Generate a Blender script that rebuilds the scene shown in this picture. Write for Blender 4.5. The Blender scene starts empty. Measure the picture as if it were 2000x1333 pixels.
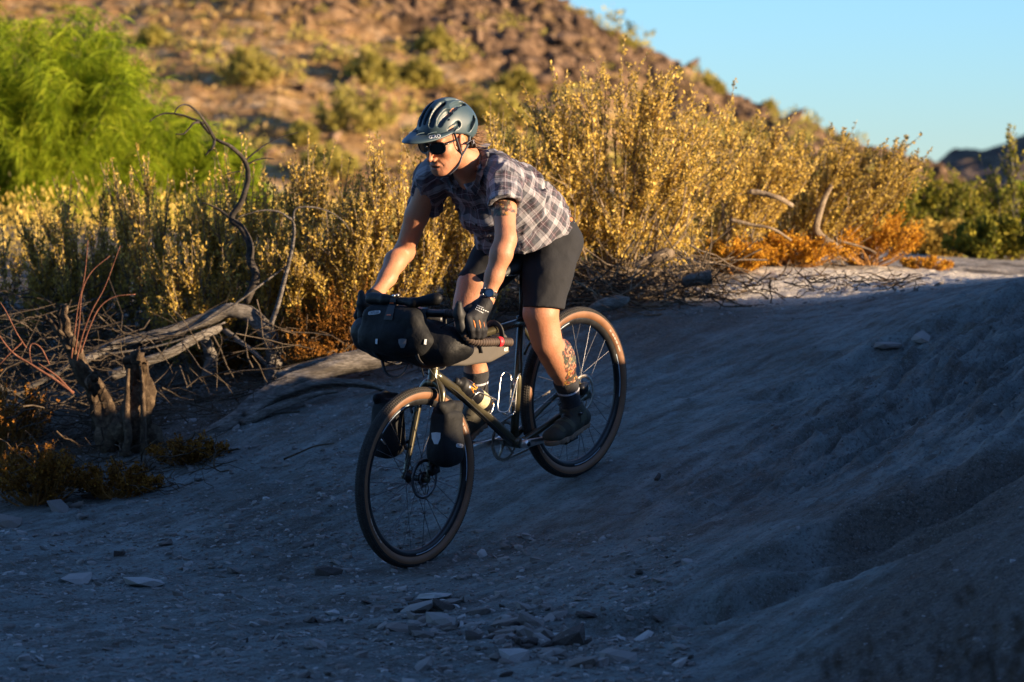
import bpy, math, random
import numpy as np
from mathutils import Matrix, Vector

# ------------------------------------------------------------------ camera, sky, sun, exposure
SC = bpy.context.scene
COL = SC.collection
CAMZ = 1.5
FPX = 6499.3                       # focal length in pixels of a 2000 px wide frame
PITCH = math.atan(266.5 / FPX)
cam_data = bpy.data.cameras.new('camera')
cam_data.lens = FPX * 36.0 / 2000.0
cam_data.sensor_width = 36.0
cam_data.clip_start = 0.1
cam_data.clip_end = 3000.0
cam_data.dof.use_dof = True
cam_data.dof.focus_distance = 13.1
cam_data.dof.aperture_fstop = 4.2
cam = bpy.data.objects.new('camera', cam_data)
COL.objects.link(cam)
cam.location = (0, 0, CAMZ)
cam.rotation_euler = (math.pi / 2 - PITCH, 0, 0)
SC.camera = cam

SUN_EL = math.radians(8.5)
SUN_AZ = math.radians(70.0)        # measured from "behind the camera" towards the right
to_sun = Vector((math.sin(SUN_AZ) * math.cos(SUN_EL), -math.cos(SUN_AZ) * math.cos(SUN_EL), math.sin(SUN_EL)))
world = bpy.data.worlds.new('World')
SC.world = world
world.use_nodes = True
wn, wl = world.node_tree.nodes, world.node_tree.links
wn.clear()
w_out = wn.new('ShaderNodeOutputWorld')
w_bg = wn.new('ShaderNodeBackground')
w_sky = wn.new('ShaderNodeTexSky')
w_sky.sky_type = 'NISHITA'
w_sky.sun_disc = False
w_sky.sun_elevation = SUN_EL
w_sky.sun_rotation = math.atan2(to_sun.x, to_sun.y)
w_sky.altitude = 400
w_sky.air_density = 1.0
w_sky.dust_density = 0.0
w_sky.ozone_density = 6.0
w_bg.inputs['Strength'].default_value = 0.095
w_hsv = wn.new('ShaderNodeHueSaturation')          # thin desert haze: a slightly paler blue
w_hsv.inputs['Saturation'].default_value = 0.88
w_hsv.inputs['Value'].default_value = 1.08
wl.new(w_sky.outputs[0], w_hsv.inputs['Color'])
wl.new(w_hsv.outputs[0], w_bg.inputs[0])
wl.new(w_bg.outputs[0], w_out.inputs[0])

sun_data = bpy.data.lights.new('sun', 'SUN')
sun_data.energy = 5.0
sun_data.angle = math.radians(0.5)
sun_data.color = (1.0, 0.74, 0.46)
sun = bpy.data.objects.new('sun', sun_data)
COL.objects.link(sun)
sun.rotation_euler = to_sun.to_track_quat('Z', 'Y').to_euler()

SC.view_settings.view_transform = 'Standard'
SC.view_settings.look = 'None'
SC.view_settings.exposure = 1.72
SC.view_settings.gamma = 1.0
SC.view_settings.use_curve_mapping = False
SC.render.engine = 'CYCLES'
SC.cycles.use_denoising = True
SC.cycles.max_bounces = 6
SC.cycles.transparent_max_bounces = 6

RNG = np.random.default_rng(7)

# ------------------------------------------------------------------ helpers
def at(u, v, d):
    """the world point that lies d metres in front of the lens along the sight line of photo pixel (u, v)"""
    a, b = (u - 1000) / FPX, -(v - 666.5) / FPX
    k = d / (math.cos(PITCH) + b * math.sin(PITCH))
    return np.array([a * k, d, CAMZ + k * (b * math.cos(PITCH) - math.sin(PITCH))])

def put(o, label=None, cat=None, group=None, kind=None):
    if label: o['label'] = label
    if cat: o['category'] = cat
    if group: o['group'] = group
    if kind: o['kind'] = kind
    return o

def empty(name, matrix=None, loc=None, label=None, cat=None, group=None):
    o = bpy.data.objects.new(name, None)
    COL.objects.link(o)
    o.empty_display_size = 0.1
    if matrix is not None: o.matrix_world = matrix
    if loc is not None: o.location = loc
    return put(o, label, cat, group)

def raw_mesh(name, V, faces, smooth=True):
    """faces: list of integer arrays, each (n,3) or (n,4)"""
    me = bpy.data.meshes.new(name)
    V = np.asarray(V, dtype=np.float32).reshape(-1, 3)
    faces = [np.asarray(f, dtype=np.int32) for f in faces if len(f)]
    me.vertices.add(len(V))
    me.vertices.foreach_set('co', V.ravel())
    if faces:
        li = np.concatenate([f.ravel() for f in faces])
        tot = np.concatenate([np.full(len(f), f.shape[1], np.int32) for f in faces])
        st = np.concatenate([[0], np.cumsum(tot)[:-1]]).astype(np.int32)
        me.loops.add(len(li))
        me.loops.foreach_set('vertex_index', li)
        me.polygons.add(len(tot))
        me.polygons.foreach_set('loop_start', st)
        me.polygons.foreach_set('loop_total', tot)
        me.polygons.foreach_set('use_smooth', np.full(len(tot), bool(smooth)))
    me.update(calc_edges=True)
    return me

def obj(name, me, mat=None, parent=None):
    if mat is not None:
        me.materials.clear(); me.materials.append(mat)
    o = bpy.data.objects.new(name, me)
    COL.objects.link(o)
    if parent is not None: o.parent = parent
    return o

class Geo:
    """collects pieces of geometry for one mesh"""
    def __init__(self): self.V, self.F, self.n = [], [], 0
    def add(self, V, *faces):
        V = np.asarray(V, float).reshape(-1, 3)
        self.V.append(V)
        for f in faces:
            if len(f): self.F.append(np.asarray(f) + self.n)
        self.n += len(V)
        return self
    def box(self, c, s, R=None):
        s = np.asarray(s, float) / 2
        q = np.array([[x, y, z] for x in (-1, 1) for y in (-1, 1) for z in (-1, 1)], float) * s
        if R is not None: q = q @ np.asarray(R).T
        return self.add(q + np.asarray(c, float), [[0, 1, 3, 2], [4, 6, 7, 5], [0, 4, 5, 1], [2, 3, 7, 6], [0, 2, 6, 4], [1, 5, 7, 3]])
    def tube(self, path, r, sides=8, cap=True, closed=False, flat=None):
        V, F, T = tube_geo(path, r, sides, cap, closed, flat)
        return self.add(V, F, T)
    def mesh(self, name, mat, parent=None, smooth=True, off=None):
        V = np.concatenate(self.V) if self.V else np.zeros((0, 3))
        if off is not None: V = V - np.asarray(off)
        o = obj(name, raw_mesh(name, V, self.F, smooth), mat, parent)
        return o

def frames(P, closed=False):
    P = np.asarray(P, float); n = len(P)
    T = np.roll(P, -1, 0) - np.roll(P, 1, 0)
    if not closed:
        T[0] = P[1] - P[0]; T[-1] = P[-1] - P[-2]
    T /= np.linalg.norm(T, axis=1)[:, None] + 1e-12
    a = np.array([0, 0, 1.0]) if abs(T[0][2]) < .9 else np.array([1.0, 0, 0])
    N = np.zeros_like(P)
    N[0] = np.cross(T[0], a); N[0] /= np.linalg.norm(N[0])
    for i in range(1, n):
        v = N[i - 1] - T[i] * np.dot(N[i - 1], T[i])
        N[i] = v / (np.linalg.norm(v) + 1e-12)
    return T, N, np.cross(T, N)

def tube_geo(P, r, sides=8, cap=True, closed=False, flat=None):
    P = np.asarray(P, float); n = len(P)
    r = np.broadcast_to(np.asarray(r, float), (n,))
    T, N, B = frames(P, closed)
    t = np.linspace(0, 2 * np.pi, sides, endpoint=False)
    fb = 1.0 if flat is None else flat
    V = P[:, None] + r[:, None, None] * (np.cos(t)[None, :, None] * N[:, None] + fb * np.sin(t)[None, :, None] * B[:, None])
    V = V.reshape(-1, 3)
    i = np.arange(n if closed else n - 1)[:, None]; j = np.arange(sides)[None]
    i2 = (i + 1) % n; j2 = (j + 1) % sides
    F = np.stack([i * sides + j, i * sides + j2, i2 * sides + j2, i2 * sides + j], -1).reshape(-1, 4)
    tris = np.zeros((0, 3), int)
    if cap and not closed:
        V = np.concatenate([V, P[:1], P[-1:]])
        a = np.arange(sides); b = (a + 1) % sides
        c0, c1 = n * sides, n * sides + 1
        tris = np.concatenate([np.stack([b, a, np.full(sides, c0)], 1), np.stack([(n - 1) * sides + a, (n - 1) * sides + b, np.full(sides, c1)], 1)])
    return V, F, tris

def tubes_batch(P, r, sides=4):
    """many thin twigs at once: P (n,k,3), r (n,k)"""
    n, k, _ = P.shape
    T = np.gradient(P, axis=1); T /= np.linalg.norm(T, axis=2)[..., None] + 1e-9
    a = np.where(np.abs(T[:, :1, 2:3]) < .85, np.array([0, 0, 1.0]), np.array([1.0, 0, 0]))
    N = np.cross(T, np.broadcast_to(a, T.shape)); N /= np.linalg.norm(N, axis=2)[..., None] + 1e-9
    B = np.cross(T, N)
    t = np.linspace(0, 2 * np.pi, sides, endpoint=False)
    V = P[:, :, None] + r[:, :, None, None] * (np.cos(t)[None, None, :, None] * N[:, :, None] + np.sin(t)[None, None, :, None] * B[:, :, None])
    m, i, j = np.meshgrid(np.arange(n), np.arange(k - 1), np.arange(sides), indexing='ij')
    j2 = (j + 1) % sides; b = m * k * sides
    F = np.stack([b + i * sides + j, b + i * sides + j2, b + (i + 1) * sides + j2, b + (i + 1) * sides + j], -1).reshape(-1, 4)
    return V.reshape(-1, 3), F

def spline(pts, n):
    """Catmull-Rom through pts, n samples"""
    P = np.asarray(pts, float)
    Q = np.concatenate([[2 * P[0] - P[1]], P, [2 * P[-1] - P[-2]]])
    s = np.linspace(0, len(P) - 1 - 1e-9, n); i = s.astype(int); f = (s - i)[:, None]
    a, b, c, d = Q[i], Q[i + 1], Q[i + 2], Q[i + 3]
    return .5 * (2 * b + (c - a) * f + (2 * a - 5 * b + 4 * c - d) * f ** 2 + (3 * b - 3 * c + d - a) * f ** 3)

# ---- value noise in numpy
def _h(ix, iy, iz, seed):
    h = (ix.astype(np.int64) * 374761393 + iy.astype(np.int64) * 668265263 + iz.astype(np.int64) * 2147483647 + seed * 974711) & 0xffffffff
    h = ((h ^ (h >> 13)) * 1274126177) & 0xffffffff
    h = ((h ^ (h >> 16)) * 2246822519) & 0xffffffff
    return (h ^ (h >> 15)).astype(np.float64) / 2147483647.5 - 1.0
def noise3(x, y, z, seed=0):
    x, y, z = np.broadcast_arrays(np.asarray(x, float), np.asarray(y, float), np.asarray(z, float))
    ix, iy, iz = np.floor(x), np.floor(y), np.floor(z)
    fx, fy, fz = x - ix, y - iy, z - iz
    sx, sy, sz = [f * f * f * (f * (f * 6 - 15) + 10) for f in (fx, fy, fz)]
    r = 0
    for a in (0, 1):
        for b in (0, 1):
            for c in (0, 1):
                w = (sx if a else 1 - sx) * (sy if b else 1 - sy) * (sz if c else 1 - sz)
                r = r + w * _h(ix + a, iy + b, iz + c, seed)
    return r
def fbm(x, y, z=0.0, oct=4, seed=0, gain=.5):
    r, a, f, s = 0, 1.0, 1.0, 0.0
    for o in range(oct):
        r = r + a * noise3(np.asarray(x) * f + o * 17.3, np.asarray(y) * f - o * 9.1, np.asarray(z) * f, seed + o); s += a
        a *= gain; f *= 2.03
    return r / s
def unit(v): return v / (np.linalg.norm(v, axis=-1, keepdims=True) + 1e-9)
def sstep(a, b, x):
    t = np.clip((x - a) / (b - a), 0, 1); return t * t * (3 - 2 * t)

# ---- material helper
class Mat:
    def __init__(self, name):
        self.m = bpy.data.materials.new(name); self.m.use_nodes = True
        self.t = self.m.node_tree; self.t.nodes.clear()
        self.out = self.t.nodes.new('ShaderNodeOutputMaterial')
        self.b = self.t.nodes.new('ShaderNodeBsdfPrincipled')
        self.t.links.new(self.b.outputs[0], self.out.inputs[0])
    def n(self, kind, **kw):
        x = self.t.nodes.new('ShaderNode' + kind)
        for k, v in kw.items(): setattr(x, k, v)
        return x
    def l(self, a, b): self.t.links.new(a, b)
    def coord(self, kind='Object', scale=None):
        c = self.n('TexCoord'); o = c.outputs[kind]
        if scale is not None:
            mp = self.n('Mapping'); mp.inputs['Scale'].default_value = scale if hasattr(scale, '__len__') else (scale,) * 3
            self.l(o, mp.inputs[0]); o = mp.outputs[0]
        return o
    def noise(self, co, scale, detail=4, rough=.55):
        x = self.n('TexNoise'); x.inputs['Scale'].default_value = scale; x.inputs['Detail'].default_value = detail
        x.inputs['Roughness'].default_value = rough
        if co is not None: self.l(co, x.inputs['Vector'])
        return x.outputs[0]
    def vor(self, co, scale, out='Distance', feature='F1'):
        x = self.n('TexVoronoi'); x.feature = feature; x.inputs['Scale'].default_value = scale
        if co is not None: self.l(co, x.inputs['Vector'])
        return x.outputs[out]
    def ramp(self, fac, stops):
        x = self.n('ValToRGB'); e = x.color_ramp.elements
        while len(e) > 1: e.remove(e[-1])
        e[0].position = stops[0][0]; e[0].color = tuple(stops[0][1]) + (1,)
        for p, c in stops[1:]:
            k = e.new(p); k.color = tuple(c) + (1,)
        self.l(fac, x.inputs[0]); return x.outputs[0]
    def mix(self, fac, a, b, mode='MIX'):
        x = self.n('Mix'); x.data_type = 'RGBA'; x.blend_type = mode
        for s, v in ((x.inputs[0], fac), (x.inputs[6], a), (x.inputs[7], b)):
            if isinstance(v, (int, float)): s.default_value = v
            elif isinstance(v, tuple): s.default_value = v + (1,) if len(v) == 3 else v
            else: self.l(v, s)
        return x.outputs[2]
    def math(self, op, a, b=None, c=None):
        x = self.n('Math'); x.operation = op
        for i, v in enumerate((a, b, c)):
            if v is None: continue
            if isinstance(v, (int, float)): x.inputs[i].default_value = v
            else: self.l(v, x.inputs[i])
        return x.outputs[0]
    def bump(self, h, strength=.5, dist=.01):
        x = self.n('Bump'); x.inputs['Strength'].default_value = strength; x.inputs['Distance'].default_value = dist
        self.l(h, x.inputs['Height'])
        # chain
        if self.b.inputs['Normal'].is_linked:
            self.l(self.b.inputs['Normal'].links[0].from_socket, x.inputs['Normal'])
        self.l(x.outputs[0], self.b.inputs['Normal'])
    def set(self, color=None, rough=None, metal=None, spec=None, coat=None, sheen=None, sss=None):
        b = self.b
        if color is not None:
            if isinstance(color, tuple): b.inputs['Base Color'].default_value = color + (1,)
            else: self.l(color, b.inputs['Base Color'])
        if rough is not None:
            if isinstance(rough, (int, float)): b.inputs['Roughness'].default_value = rough
            else: self.l(rough, b.inputs['Roughness'])
        if metal is not None: b.inputs['Metallic'].default_value = metal
        if spec is not None: b.inputs['Specular IOR Level'].default_value = spec
        if coat is not None: b.inputs['Coat Weight'].default_value = coat; b.inputs['Coat Roughness'].default_value = .12
        if sheen is not None: b.inputs['Sheen Weight'].default_value = sheen
        if sss is not None:
            b.inputs['Subsurface Weight'].default_value = sss
            b.inputs['Subsurface Radius'].default_value = (.012, .005, .0025)
            b.inputs['Subsurface Scale'].default_value = 1.0
        return self
    def translucent(self, color, fac):
        tr = self.n('BsdfTranslucent')
        if isinstance(color, tuple): tr.inputs[0].default_value = color + (1,)
        else: self.l(color, tr.inputs[0])
        mx = self.n('MixShader'); mx.inputs[0].default_value = fac
        self.l(self.b.outputs[0], mx.inputs[1]); self.l(tr.outputs[0], mx.inputs[2]); self.l(mx.outputs[0], self.out.inputs[0])
        return self
def lin(r, g, b):
    f = lambda c: (c / 255 / 12.92) if c / 255 <= .04045 else ((c / 255 + .055) / 1.055) ** 2.4
    return (f(r), f(g), f(b))
def plain(name, color, rough=.6, metal=0.0, spec=.5, var=.25, scale=40, bump=0.0, coat=None, sheen=None):
    """a plain surface whose tone wavers a little with wear and dust"""
    M = Mat(name); co = M.coord('Object')
    f = M.noise(co, scale, 5, .6)
    c2 = tuple(min(1, c * (1 + var) + .004) for c in color); c1 = tuple(c * (1 - var) for c in color)
    M.set(color=M.ramp(f, [(.3, c1), (.7, c2)]), metal=metal, spec=spec, coat=coat, sheen=sheen)
    M.set(rough=M.math('MULTIPLY_ADD', f, .25, rough - .12))
    if bump: M.bump(M.noise(co, scale * 6, 3), bump, .002)
    return M.m

# ------------------------------------------------------------------ the ground
CTRL_PX = [  # photo pixel and distance of ground points
    (-300, 1333, 10.4), (200, 1333, 10.4), (700, 1333, 10.4), (1100, 1333, 10.4), (1400, 1333, 10.35), (1700, 1333, 10.1), (2000, 1320, 9.75), (2300, 1250, 9.4),
    (0, 1180, 12.2), (400, 1180, 12.2), (620, 1130, 12.9), (-300, 1180, 12.2), (1000, 1200, 11.7), (1250, 1180, 11.65),
    (0, 1045, 14.1), (-400, 1045, 14.1), (300, 940, 15.0), (470, 835, 15.7), (620, 860, 15.1), (600, 1000, 14.0), (760, 745, 16.3), (1200, 605, 17.2), (1000, 670, 16.8),
    (1400, 590, 17.5), (1650, 560, 18.2), (1350, 780, 15.1), (1400, 700, 15.8), (1400, 900, 13.75), (1400, 1090, 12.0),
    (1700, 900, 13.0), (2000, 900, 12.0), (2000, 700, 13.8), (1700, 700, 15.0), (1700, 1100, 11.35), (2000, 1100, 10.7), (2000, 560, 15.6), (1800, 590, 16.4), (2250, 640, 13.2), (2250, 900, 11.3),
    (200, 860, 15.9), (50, 900, 15.9), (-300, 900, 15.9), (300, 700, 17.6), (0, 720, 17.6), (-400, 720, 17.6), (700, 620, 18.0)]
CTRL = [at(*c) for c in CTRL_PX]
CTRL += [np.array(p, float) for p in [(-.338, 13.123, .081), (.300, 13.926, .372), (-6, 21, 1.15), (-2, 21, 1.15), (1, 20, 1.12), (3, 20.5, 1.08), (5, 20, 1.1),
         (-6, 30, 1.3), (0, 30, 1.25), (6, 30, 1.0), (7, 17, 1.1), (5, 14, 1.5), (7.4, 14.6, 1.3), (4, 11, 1.1), (6, 11, 1.45), (9, 12, 1.5), (9, 20, .95), (9, 30, .9),
         (-4, 8, 0), (0, 7, 0), (3, 7, .25), (6, 7, 1.0), (9, 7, 1.4), (-6, 14, .1), (-6, 10, 0)]]
CTRL = np.array(CTRL)
def _tps(X, Y):
    A, B = X[:, None, :], Y[None, :, :]
    r2 = ((A - B) ** 2).sum(-1)
    return .5 * r2 * np.log(r2 + 1e-9)
_K = _tps(CTRL[:, :2], CTRL[:, :2]) + np.eye(len(CTRL)) * 2e-3
_P = np.c_[np.ones(len(CTRL)), CTRL[:, :2]]
_S = np.linalg.solve(np.block([[_K, _P], [_P.T, np.zeros((3, 3))]]), np.r_[CTRL[:, 2], np.zeros(3)])
def ground_base(x, y):
    x, y = np.broadcast_arrays(np.asarray(x, float), np.asarray(y, float))
    sh = x.shape
    xc, yc = np.clip(x.ravel(), -6, 9), np.clip(y.ravel(), 7, 30)
    z = np.empty(len(xc))
    for s in range(0, len(xc), 40000):
        q = np.c_[xc[s:s + 40000], yc[s:s + 40000]]
        z[s:s + 40000] = _tps(q, CTRL[:, :2]) @ _S[:-3] + np.c_[np.ones(len(q)), q] @ _S[-3:]
    return z.reshape(sh)
PATH = np.array([.622, .783])      # the trail's uphill direction
CROSS = np.array([.783, -.622])
def ground_detail(x, y):
    a = x * PATH[0] + y * PATH[1]; c = x * CROSS[0] + y * CROSS[1]
    bank = sstep(-.2, 1.2, c + 8.35 - .0 * a) * sstep(10.2, 11.5, a + 0 * c) * (.12 + .88 * sstep(17.4, 16.0, y))   # the eroded bank on the right
    wx = fbm(x * .7, y * .7, 3, 3, 21) * .5
    groove = fbm((c + wx * .35) * 5.2, a * .75, 1, 4, 5)
    groove = -np.abs(groove) * 2 + .5
    lump = fbm(x * 1.3, y * 1.3, 2, 4, 11)
    grit = fbm(x * 9, y * 9, 2, 3, 31)
    streak = fbm((c + wx * .2) * 16, a * 3.2, 4, 3, 41)
    z = bank * (.10 * groove + .045 * lump) + (1 - bank) * .03 * lump + (.007 + .006 * bank) * grit + (.4 + .9 * bank) * .013 * streak
    z = z + (.25 + .75 * bank) * (.055 * np.maximum(0, fbm(x * 9, y * 9, 7, 3, 61) - .16) + .05 * np.maximum(0, fbm(x * 24, y * 24, 8, 2, 62) - .2))
    cm_ = sstep(17.3, 18.7, y) * sstep(.5, 1.5, x) * sstep(23, 20, y)
    z = z + cm_ * (.10 - .05 * np.clip(x - .8, 0, 3))
    # two crumbling ledges across the bank
    for (cx, cy, dx, dy, hgt) in ((1.65, 12.2, .9, .42, .16), (1.05, 11.6, .95, .25, .11), (1.75, 15.2, .8, .55, .08), (1.2, 13.4, .75, .65, .06)):
        u = (x - cx) * dx + (y - cy) * dy; w = -(x - cx) * dy + (y - cy) * dx + .09 * fbm(x * 3, y * 3, 5, 3, 51)
        z = z - hgt * sstep(.10, -.02, w) * sstep(-.45, -.05, w) * sstep(1.0, .5, np.abs(u))
    d1 = np.hypot(x + .338, y - 13.123); d2 = np.hypot(x - .300, y - 13.926)
    t = np.clip(((x + .338) * .622 + (y - 13.123) * .783), -.6, 1.6)
    dl = np.hypot(x + .338 - t * .622, y - 13.123 - t * .783)
    calm = 1 - .9 * sstep(.55, .08, dl)
    return z * calm + .010 * (1 - calm)
def ground_z(x, y):
    return ground_base(x, y) + ground_detail(np.asarray(x, float), np.asarray(y, float))

def graded(lo, a, b, hi, step, growth=1.22):
    core = np.arange(a, b + step / 2, step)
    def out(d):
        r, s, p = [], step, 0.0
        while p < d:
            s *= growth; p += s; r.append(p)
        return np.array(r)
    return np.concatenate([a - out(a - lo)[::-1], core, core[-1] + out(hi - b)])
gx = graded(-500, -2.75, 2.75, 500, .0165)
gy1 = graded(-60, 9.6, 9.6, 9.6, .02)[:-1]
core_y, yy = [], 9.6
while yy < 20.5:
    core_y.append(yy); yy += .016 + .0026 * max(0, yy - 12)
gy = np.concatenate([gy1, np.array(core_y), yy + np.cumsum(.035 * 1.2 ** np.arange(40))])
gy = gy[gy < 900]
GX, GY = np.meshgrid(gx, gy)
GZ = ground_base(GX, GY) + ground_detail(GX, GY)
ny, nx = GX.shape
i, j = np.meshgrid(np.arange(ny - 1), np.arange(nx - 1), indexing='ij')
gf = np.stack([i * nx + j, i * nx + j + 1, (i + 1) * nx + j + 1, (i + 1) * nx + j], -1).reshape(-1, 4)

M = Mat('dusty_ground'); co = M.coord('Object')
big = M.noise(co, .9, 5, .6); mid = M.noise(co, 7, 6, .65); fine = M.noise(co, 60, 5, .7)
mp = M.n('Mapping'); mp.inputs['Rotation'].default_value = (0, 0, math.radians(51.5)); mp.vector_type = 'TEXTURE'; mp.inputs['Scale'].default_value = (.8, .13, .5)
M.l(co, mp.inputs[0])
stk = M.noise(mp.outputs[0], 1.4, 6, .7)
c = M.ramp(big, [(.3, (.106, .122, .115)), (.5, (.178, .208, .200)), (.72, (.255, .295, .287))])
c = M.mix(M.math('MULTIPLY', M.ramp(mid, [(.42, (0, 0, 0)), (.60, (1, 1, 1))]), .65), c, (.105, .080, .060))
c = M.mix(M.ramp(stk, [(.48, (0, 0, 0)), (.72, (.75, .75, .75))]), c, (.32, .345, .33))
c = M.mix(M.ramp(stk, [(.30, (.8, .8, .8)), (.46, (0, 0, 0))]), c, (.085, .070, .056))
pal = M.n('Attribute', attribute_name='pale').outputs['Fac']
c = M.mix(M.math('MULTIPLY', pal, M.ramp(fine, [(.35, (.25, .25, .25)), (.5, (.95, .95, .95))])), c, (.80, .71, .58))  # sunlight on the crest put into the ground colour as a lighter strip
brn = M.n('Attribute', attribute_name='brown').outputs['Fac']
c = M.mix(M.math('MULTIPLY', brn, M.ramp(mid, [(.3, (1, 1, 1)), (.65, (.35, .35, .35))])), c, M.ramp(fine, [(.35, (.055, .040, .030)), (.6, (.15, .112, .085))]))
lit = M.n('Attribute', attribute_name='litter').outputs['Fac']
c = M.mix(M.math('MULTIPLY', lit, M.ramp(mid, [(.38, (1, 1, 1)), (.62, (.25, .25, .25))])), c, M.ramp(fine, [(.35, (.022, .015, .009)), (.6, (.085, .055, .028))]))
c = M.mix(M.ramp(fine, [(.3, (.85, .85, .85)), (.48, (0, 0, 0))]), c, (.065, .058, .05))
c = M.mix(M.ramp(M.noise(co, 140, 4, .8), [(.55, (0, 0, 0)), (.68, (.7, .7, .7))]), c, (.34, .35, .335))
peb = M.vor(co, 55, 'Distance'); pc = M.vor(co, 55, 'Color')
sel = M.math('LESS_THAN', peb, .28)
sx = M.n('SeparateColor'); M.l(pc, sx.inputs[0])
sel = M.math('MULTIPLY', sel, M.math('GREATER_THAN', sx.outputs[0], .80))
c = M.mix(sel, c, M.ramp(sx.outputs[1], [(0, (.07, .065, .06)), (.6, (.17, .165, .155)), (1, (.27, .265, .25))]))
M.set(color=c, rough=.95, spec=.15)
M.bump(stk, .8, .03); M.bump(mid, .8, .03); M.bump(M.vor(co, 24, 'Distance'), .55, .035); M.bump(fine, 1.0, .016); M.bump(M.noise(co, 150, 4, .75), .7, .006)
hgt = M.math('MULTIPLY', sel, M.math('SUBTRACT', .28, peb)); M.bump(hgt, .8, .03)
MAT_GROUND = M.m
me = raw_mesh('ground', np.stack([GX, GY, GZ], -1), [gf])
EDGE = np.array([at(*q)[:2] for q in [(-900, 1075, 13.6), (0, 1035, 14.2), (200, 1005, 14.6), (330, 930, 15.1), (470, 832, 15.75), (620, 800, 15.9), (760, 742, 16.35), (1000, 668, 16.8), (1200, 604, 17.25), (1400, 572, 18.1), (1600, 556, 18.75), (1850, 543, 19.6)]] + [(9, 25)])
yb = np.interp(GX, EDGE[:, 0], EDGE[:, 1])
lit_ = sstep(-.12, .45, GY - yb + .35 * fbm(GX * 2.2, GY * 2.2, 0, 3, 63)) * (GY < 60)
brown_ = sstep(-.15, .25, fbm(GX * 1.1, GY * 1.1, 3, 4, 66) + .9 * sstep(.55, 1.5, GX) * sstep(13.0, 11.9, GY) + .35 * sstep(11.3, 10.6, GY) - .45) * (GY < 17)
ba = me.attributes.new('brown', 'FLOAT', 'POINT'); ba.data.foreach_set('value', brown_.astype(np.float32).ravel())
sun_pale_mask = sstep(17.0, 17.7, GY) * sstep(.5, 1.3, GX) * (GY < 40)  # mask of the crest strip whose colour is lightened to look sunlit
pa = me.attributes.new('pale', 'FLOAT', 'POINT'); pa.data.foreach_set('value', sun_pale_mask.astype(np.float32).ravel())
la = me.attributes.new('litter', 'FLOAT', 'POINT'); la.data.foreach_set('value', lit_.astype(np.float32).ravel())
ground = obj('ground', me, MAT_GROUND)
put(ground, 'pale dusty desert trail running down a rutted eroded slope', 'ground', kind='structure')

# ---- the bank beside the trail to the right, outside the frame, that keeps the low sun off the trail
H2 = np.array([math.sin(SUN_AZ), -math.cos(SUN_AZ)]); E2 = np.array([math.cos(SUN_AZ), math.sin(SUN_AZ)])
TAN = math.tan(SUN_EL); S0 = 4.5
HP = np.array([(3, .9), (4.5, 1.5), (7, 1.8), (11.2, 1.75), (11.8, 1.55), (12.05, 1.28), (12.25, 1.15), (12.45, 1.12), (12.58, .97), (12.70, 1.0), (12.8, 1.10), (12.92, .95), (13.02, .98), (13.12, 1.08), (13.45, 1.26), (13.8, 1.40), (14.5, 1.5), (15.2, 1.65), (15.8, 2.0), (16.2, 2.12), (16.5, 1.9), (16.9, 1.74), (17.2, 1.64), (17.5, 1.42), (18.0, 1.05), (19, .7), (30, .6)])
pp = np.concatenate([np.arange(3, 4, .4), np.arange(4, 19, .06), np.arange(19, 30, 1.0)])
ss = np.concatenate([np.linspace(-4.5, -.6, 14), np.linspace(-.5, .5, 11), np.linspace(.7, 9, 20)])
PP, SS = np.meshgrid(pp, ss, indexing='ij')
hx = PP * E2[0] + (SS + S0) * H2[0]; hy = PP * E2[1] + (SS + S0) * H2[1]
crest = np.interp(PP, HP[:, 0], HP[:, 1]) + S0 * TAN + .035 * fbm(PP * 5, 0, 0, 3, 77)
bz = crest - .62 * np.maximum(0, np.abs(SS) - .15) ** .9 * np.where(SS > 0, .75, 1) + .05 * fbm(hx * 2, hy * 2, 0, 3, 9) * np.clip(np.abs(SS), 0, 1)
bz = np.where((SS == ss[0]) | (SS == ss[-1]), -1.5, bz)
nn, mm = PP.shape
i, j = np.meshgrid(np.arange(nn - 1), np.arange(mm - 1), indexing='ij')
bf = np.stack([i * mm + j, (i + 1) * mm + j, (i + 1) * mm + j + 1, i * mm + j + 1], -1).reshape(-1, 4)
bank = obj('hill_spur', raw_mesh('hill_spur', np.stack([hx, hy, bz], -1), [bf]), MAT_GROUND)
put(bank, 'low bare earth spur beside the trail that throws the long shadow', 'hill', kind='structure')

# ---- unseen hill added behind the camera, blocking sky light to darken the foreground
a = np.radians(np.arange(-168, -38, 2.0)); q = np.array([0, .25, .6, 1.2, 2.0, 3.2, 5, 8, 12, 18.0])
AA, QQ = np.meshgrid(a, q, indexing='ij'); R0 = 7.5 + 1.4 * fbm(AA * 3, 0, 0, 3, 14)
fade = sstep(-168, -150, np.degrees(AA)) * sstep(-38, -56, np.degrees(AA))
wx, wy = np.cos(AA) * (R0 + QQ), np.sin(AA) * (R0 + QQ) + 1.0
wz = -.3 + fade * 14.0 * (1 - np.exp(-QQ / 2.6)) * (1 + .25 * fbm(AA * 6, QQ * .4, 0, 3, 15)) + .25 * fbm(wx, wy, 0, 3, 16)
nn, mm = AA.shape
i, j = np.meshgrid(np.arange(nn - 1), np.arange(mm - 1), indexing='ij')
wall = obj('sky_block_hill', raw_mesh('sky_block_hill', np.stack([wx, wy, wz], -1), [np.stack([i * mm + j, i * mm + j + 1, (i + 1) * mm + j + 1, (i + 1) * mm + j], -1).reshape(-1, 4)]), MAT_GROUND)
put(wall, 'added unseen earth slope behind the camera that blocks sky light', 'hill', kind='structure')

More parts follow.
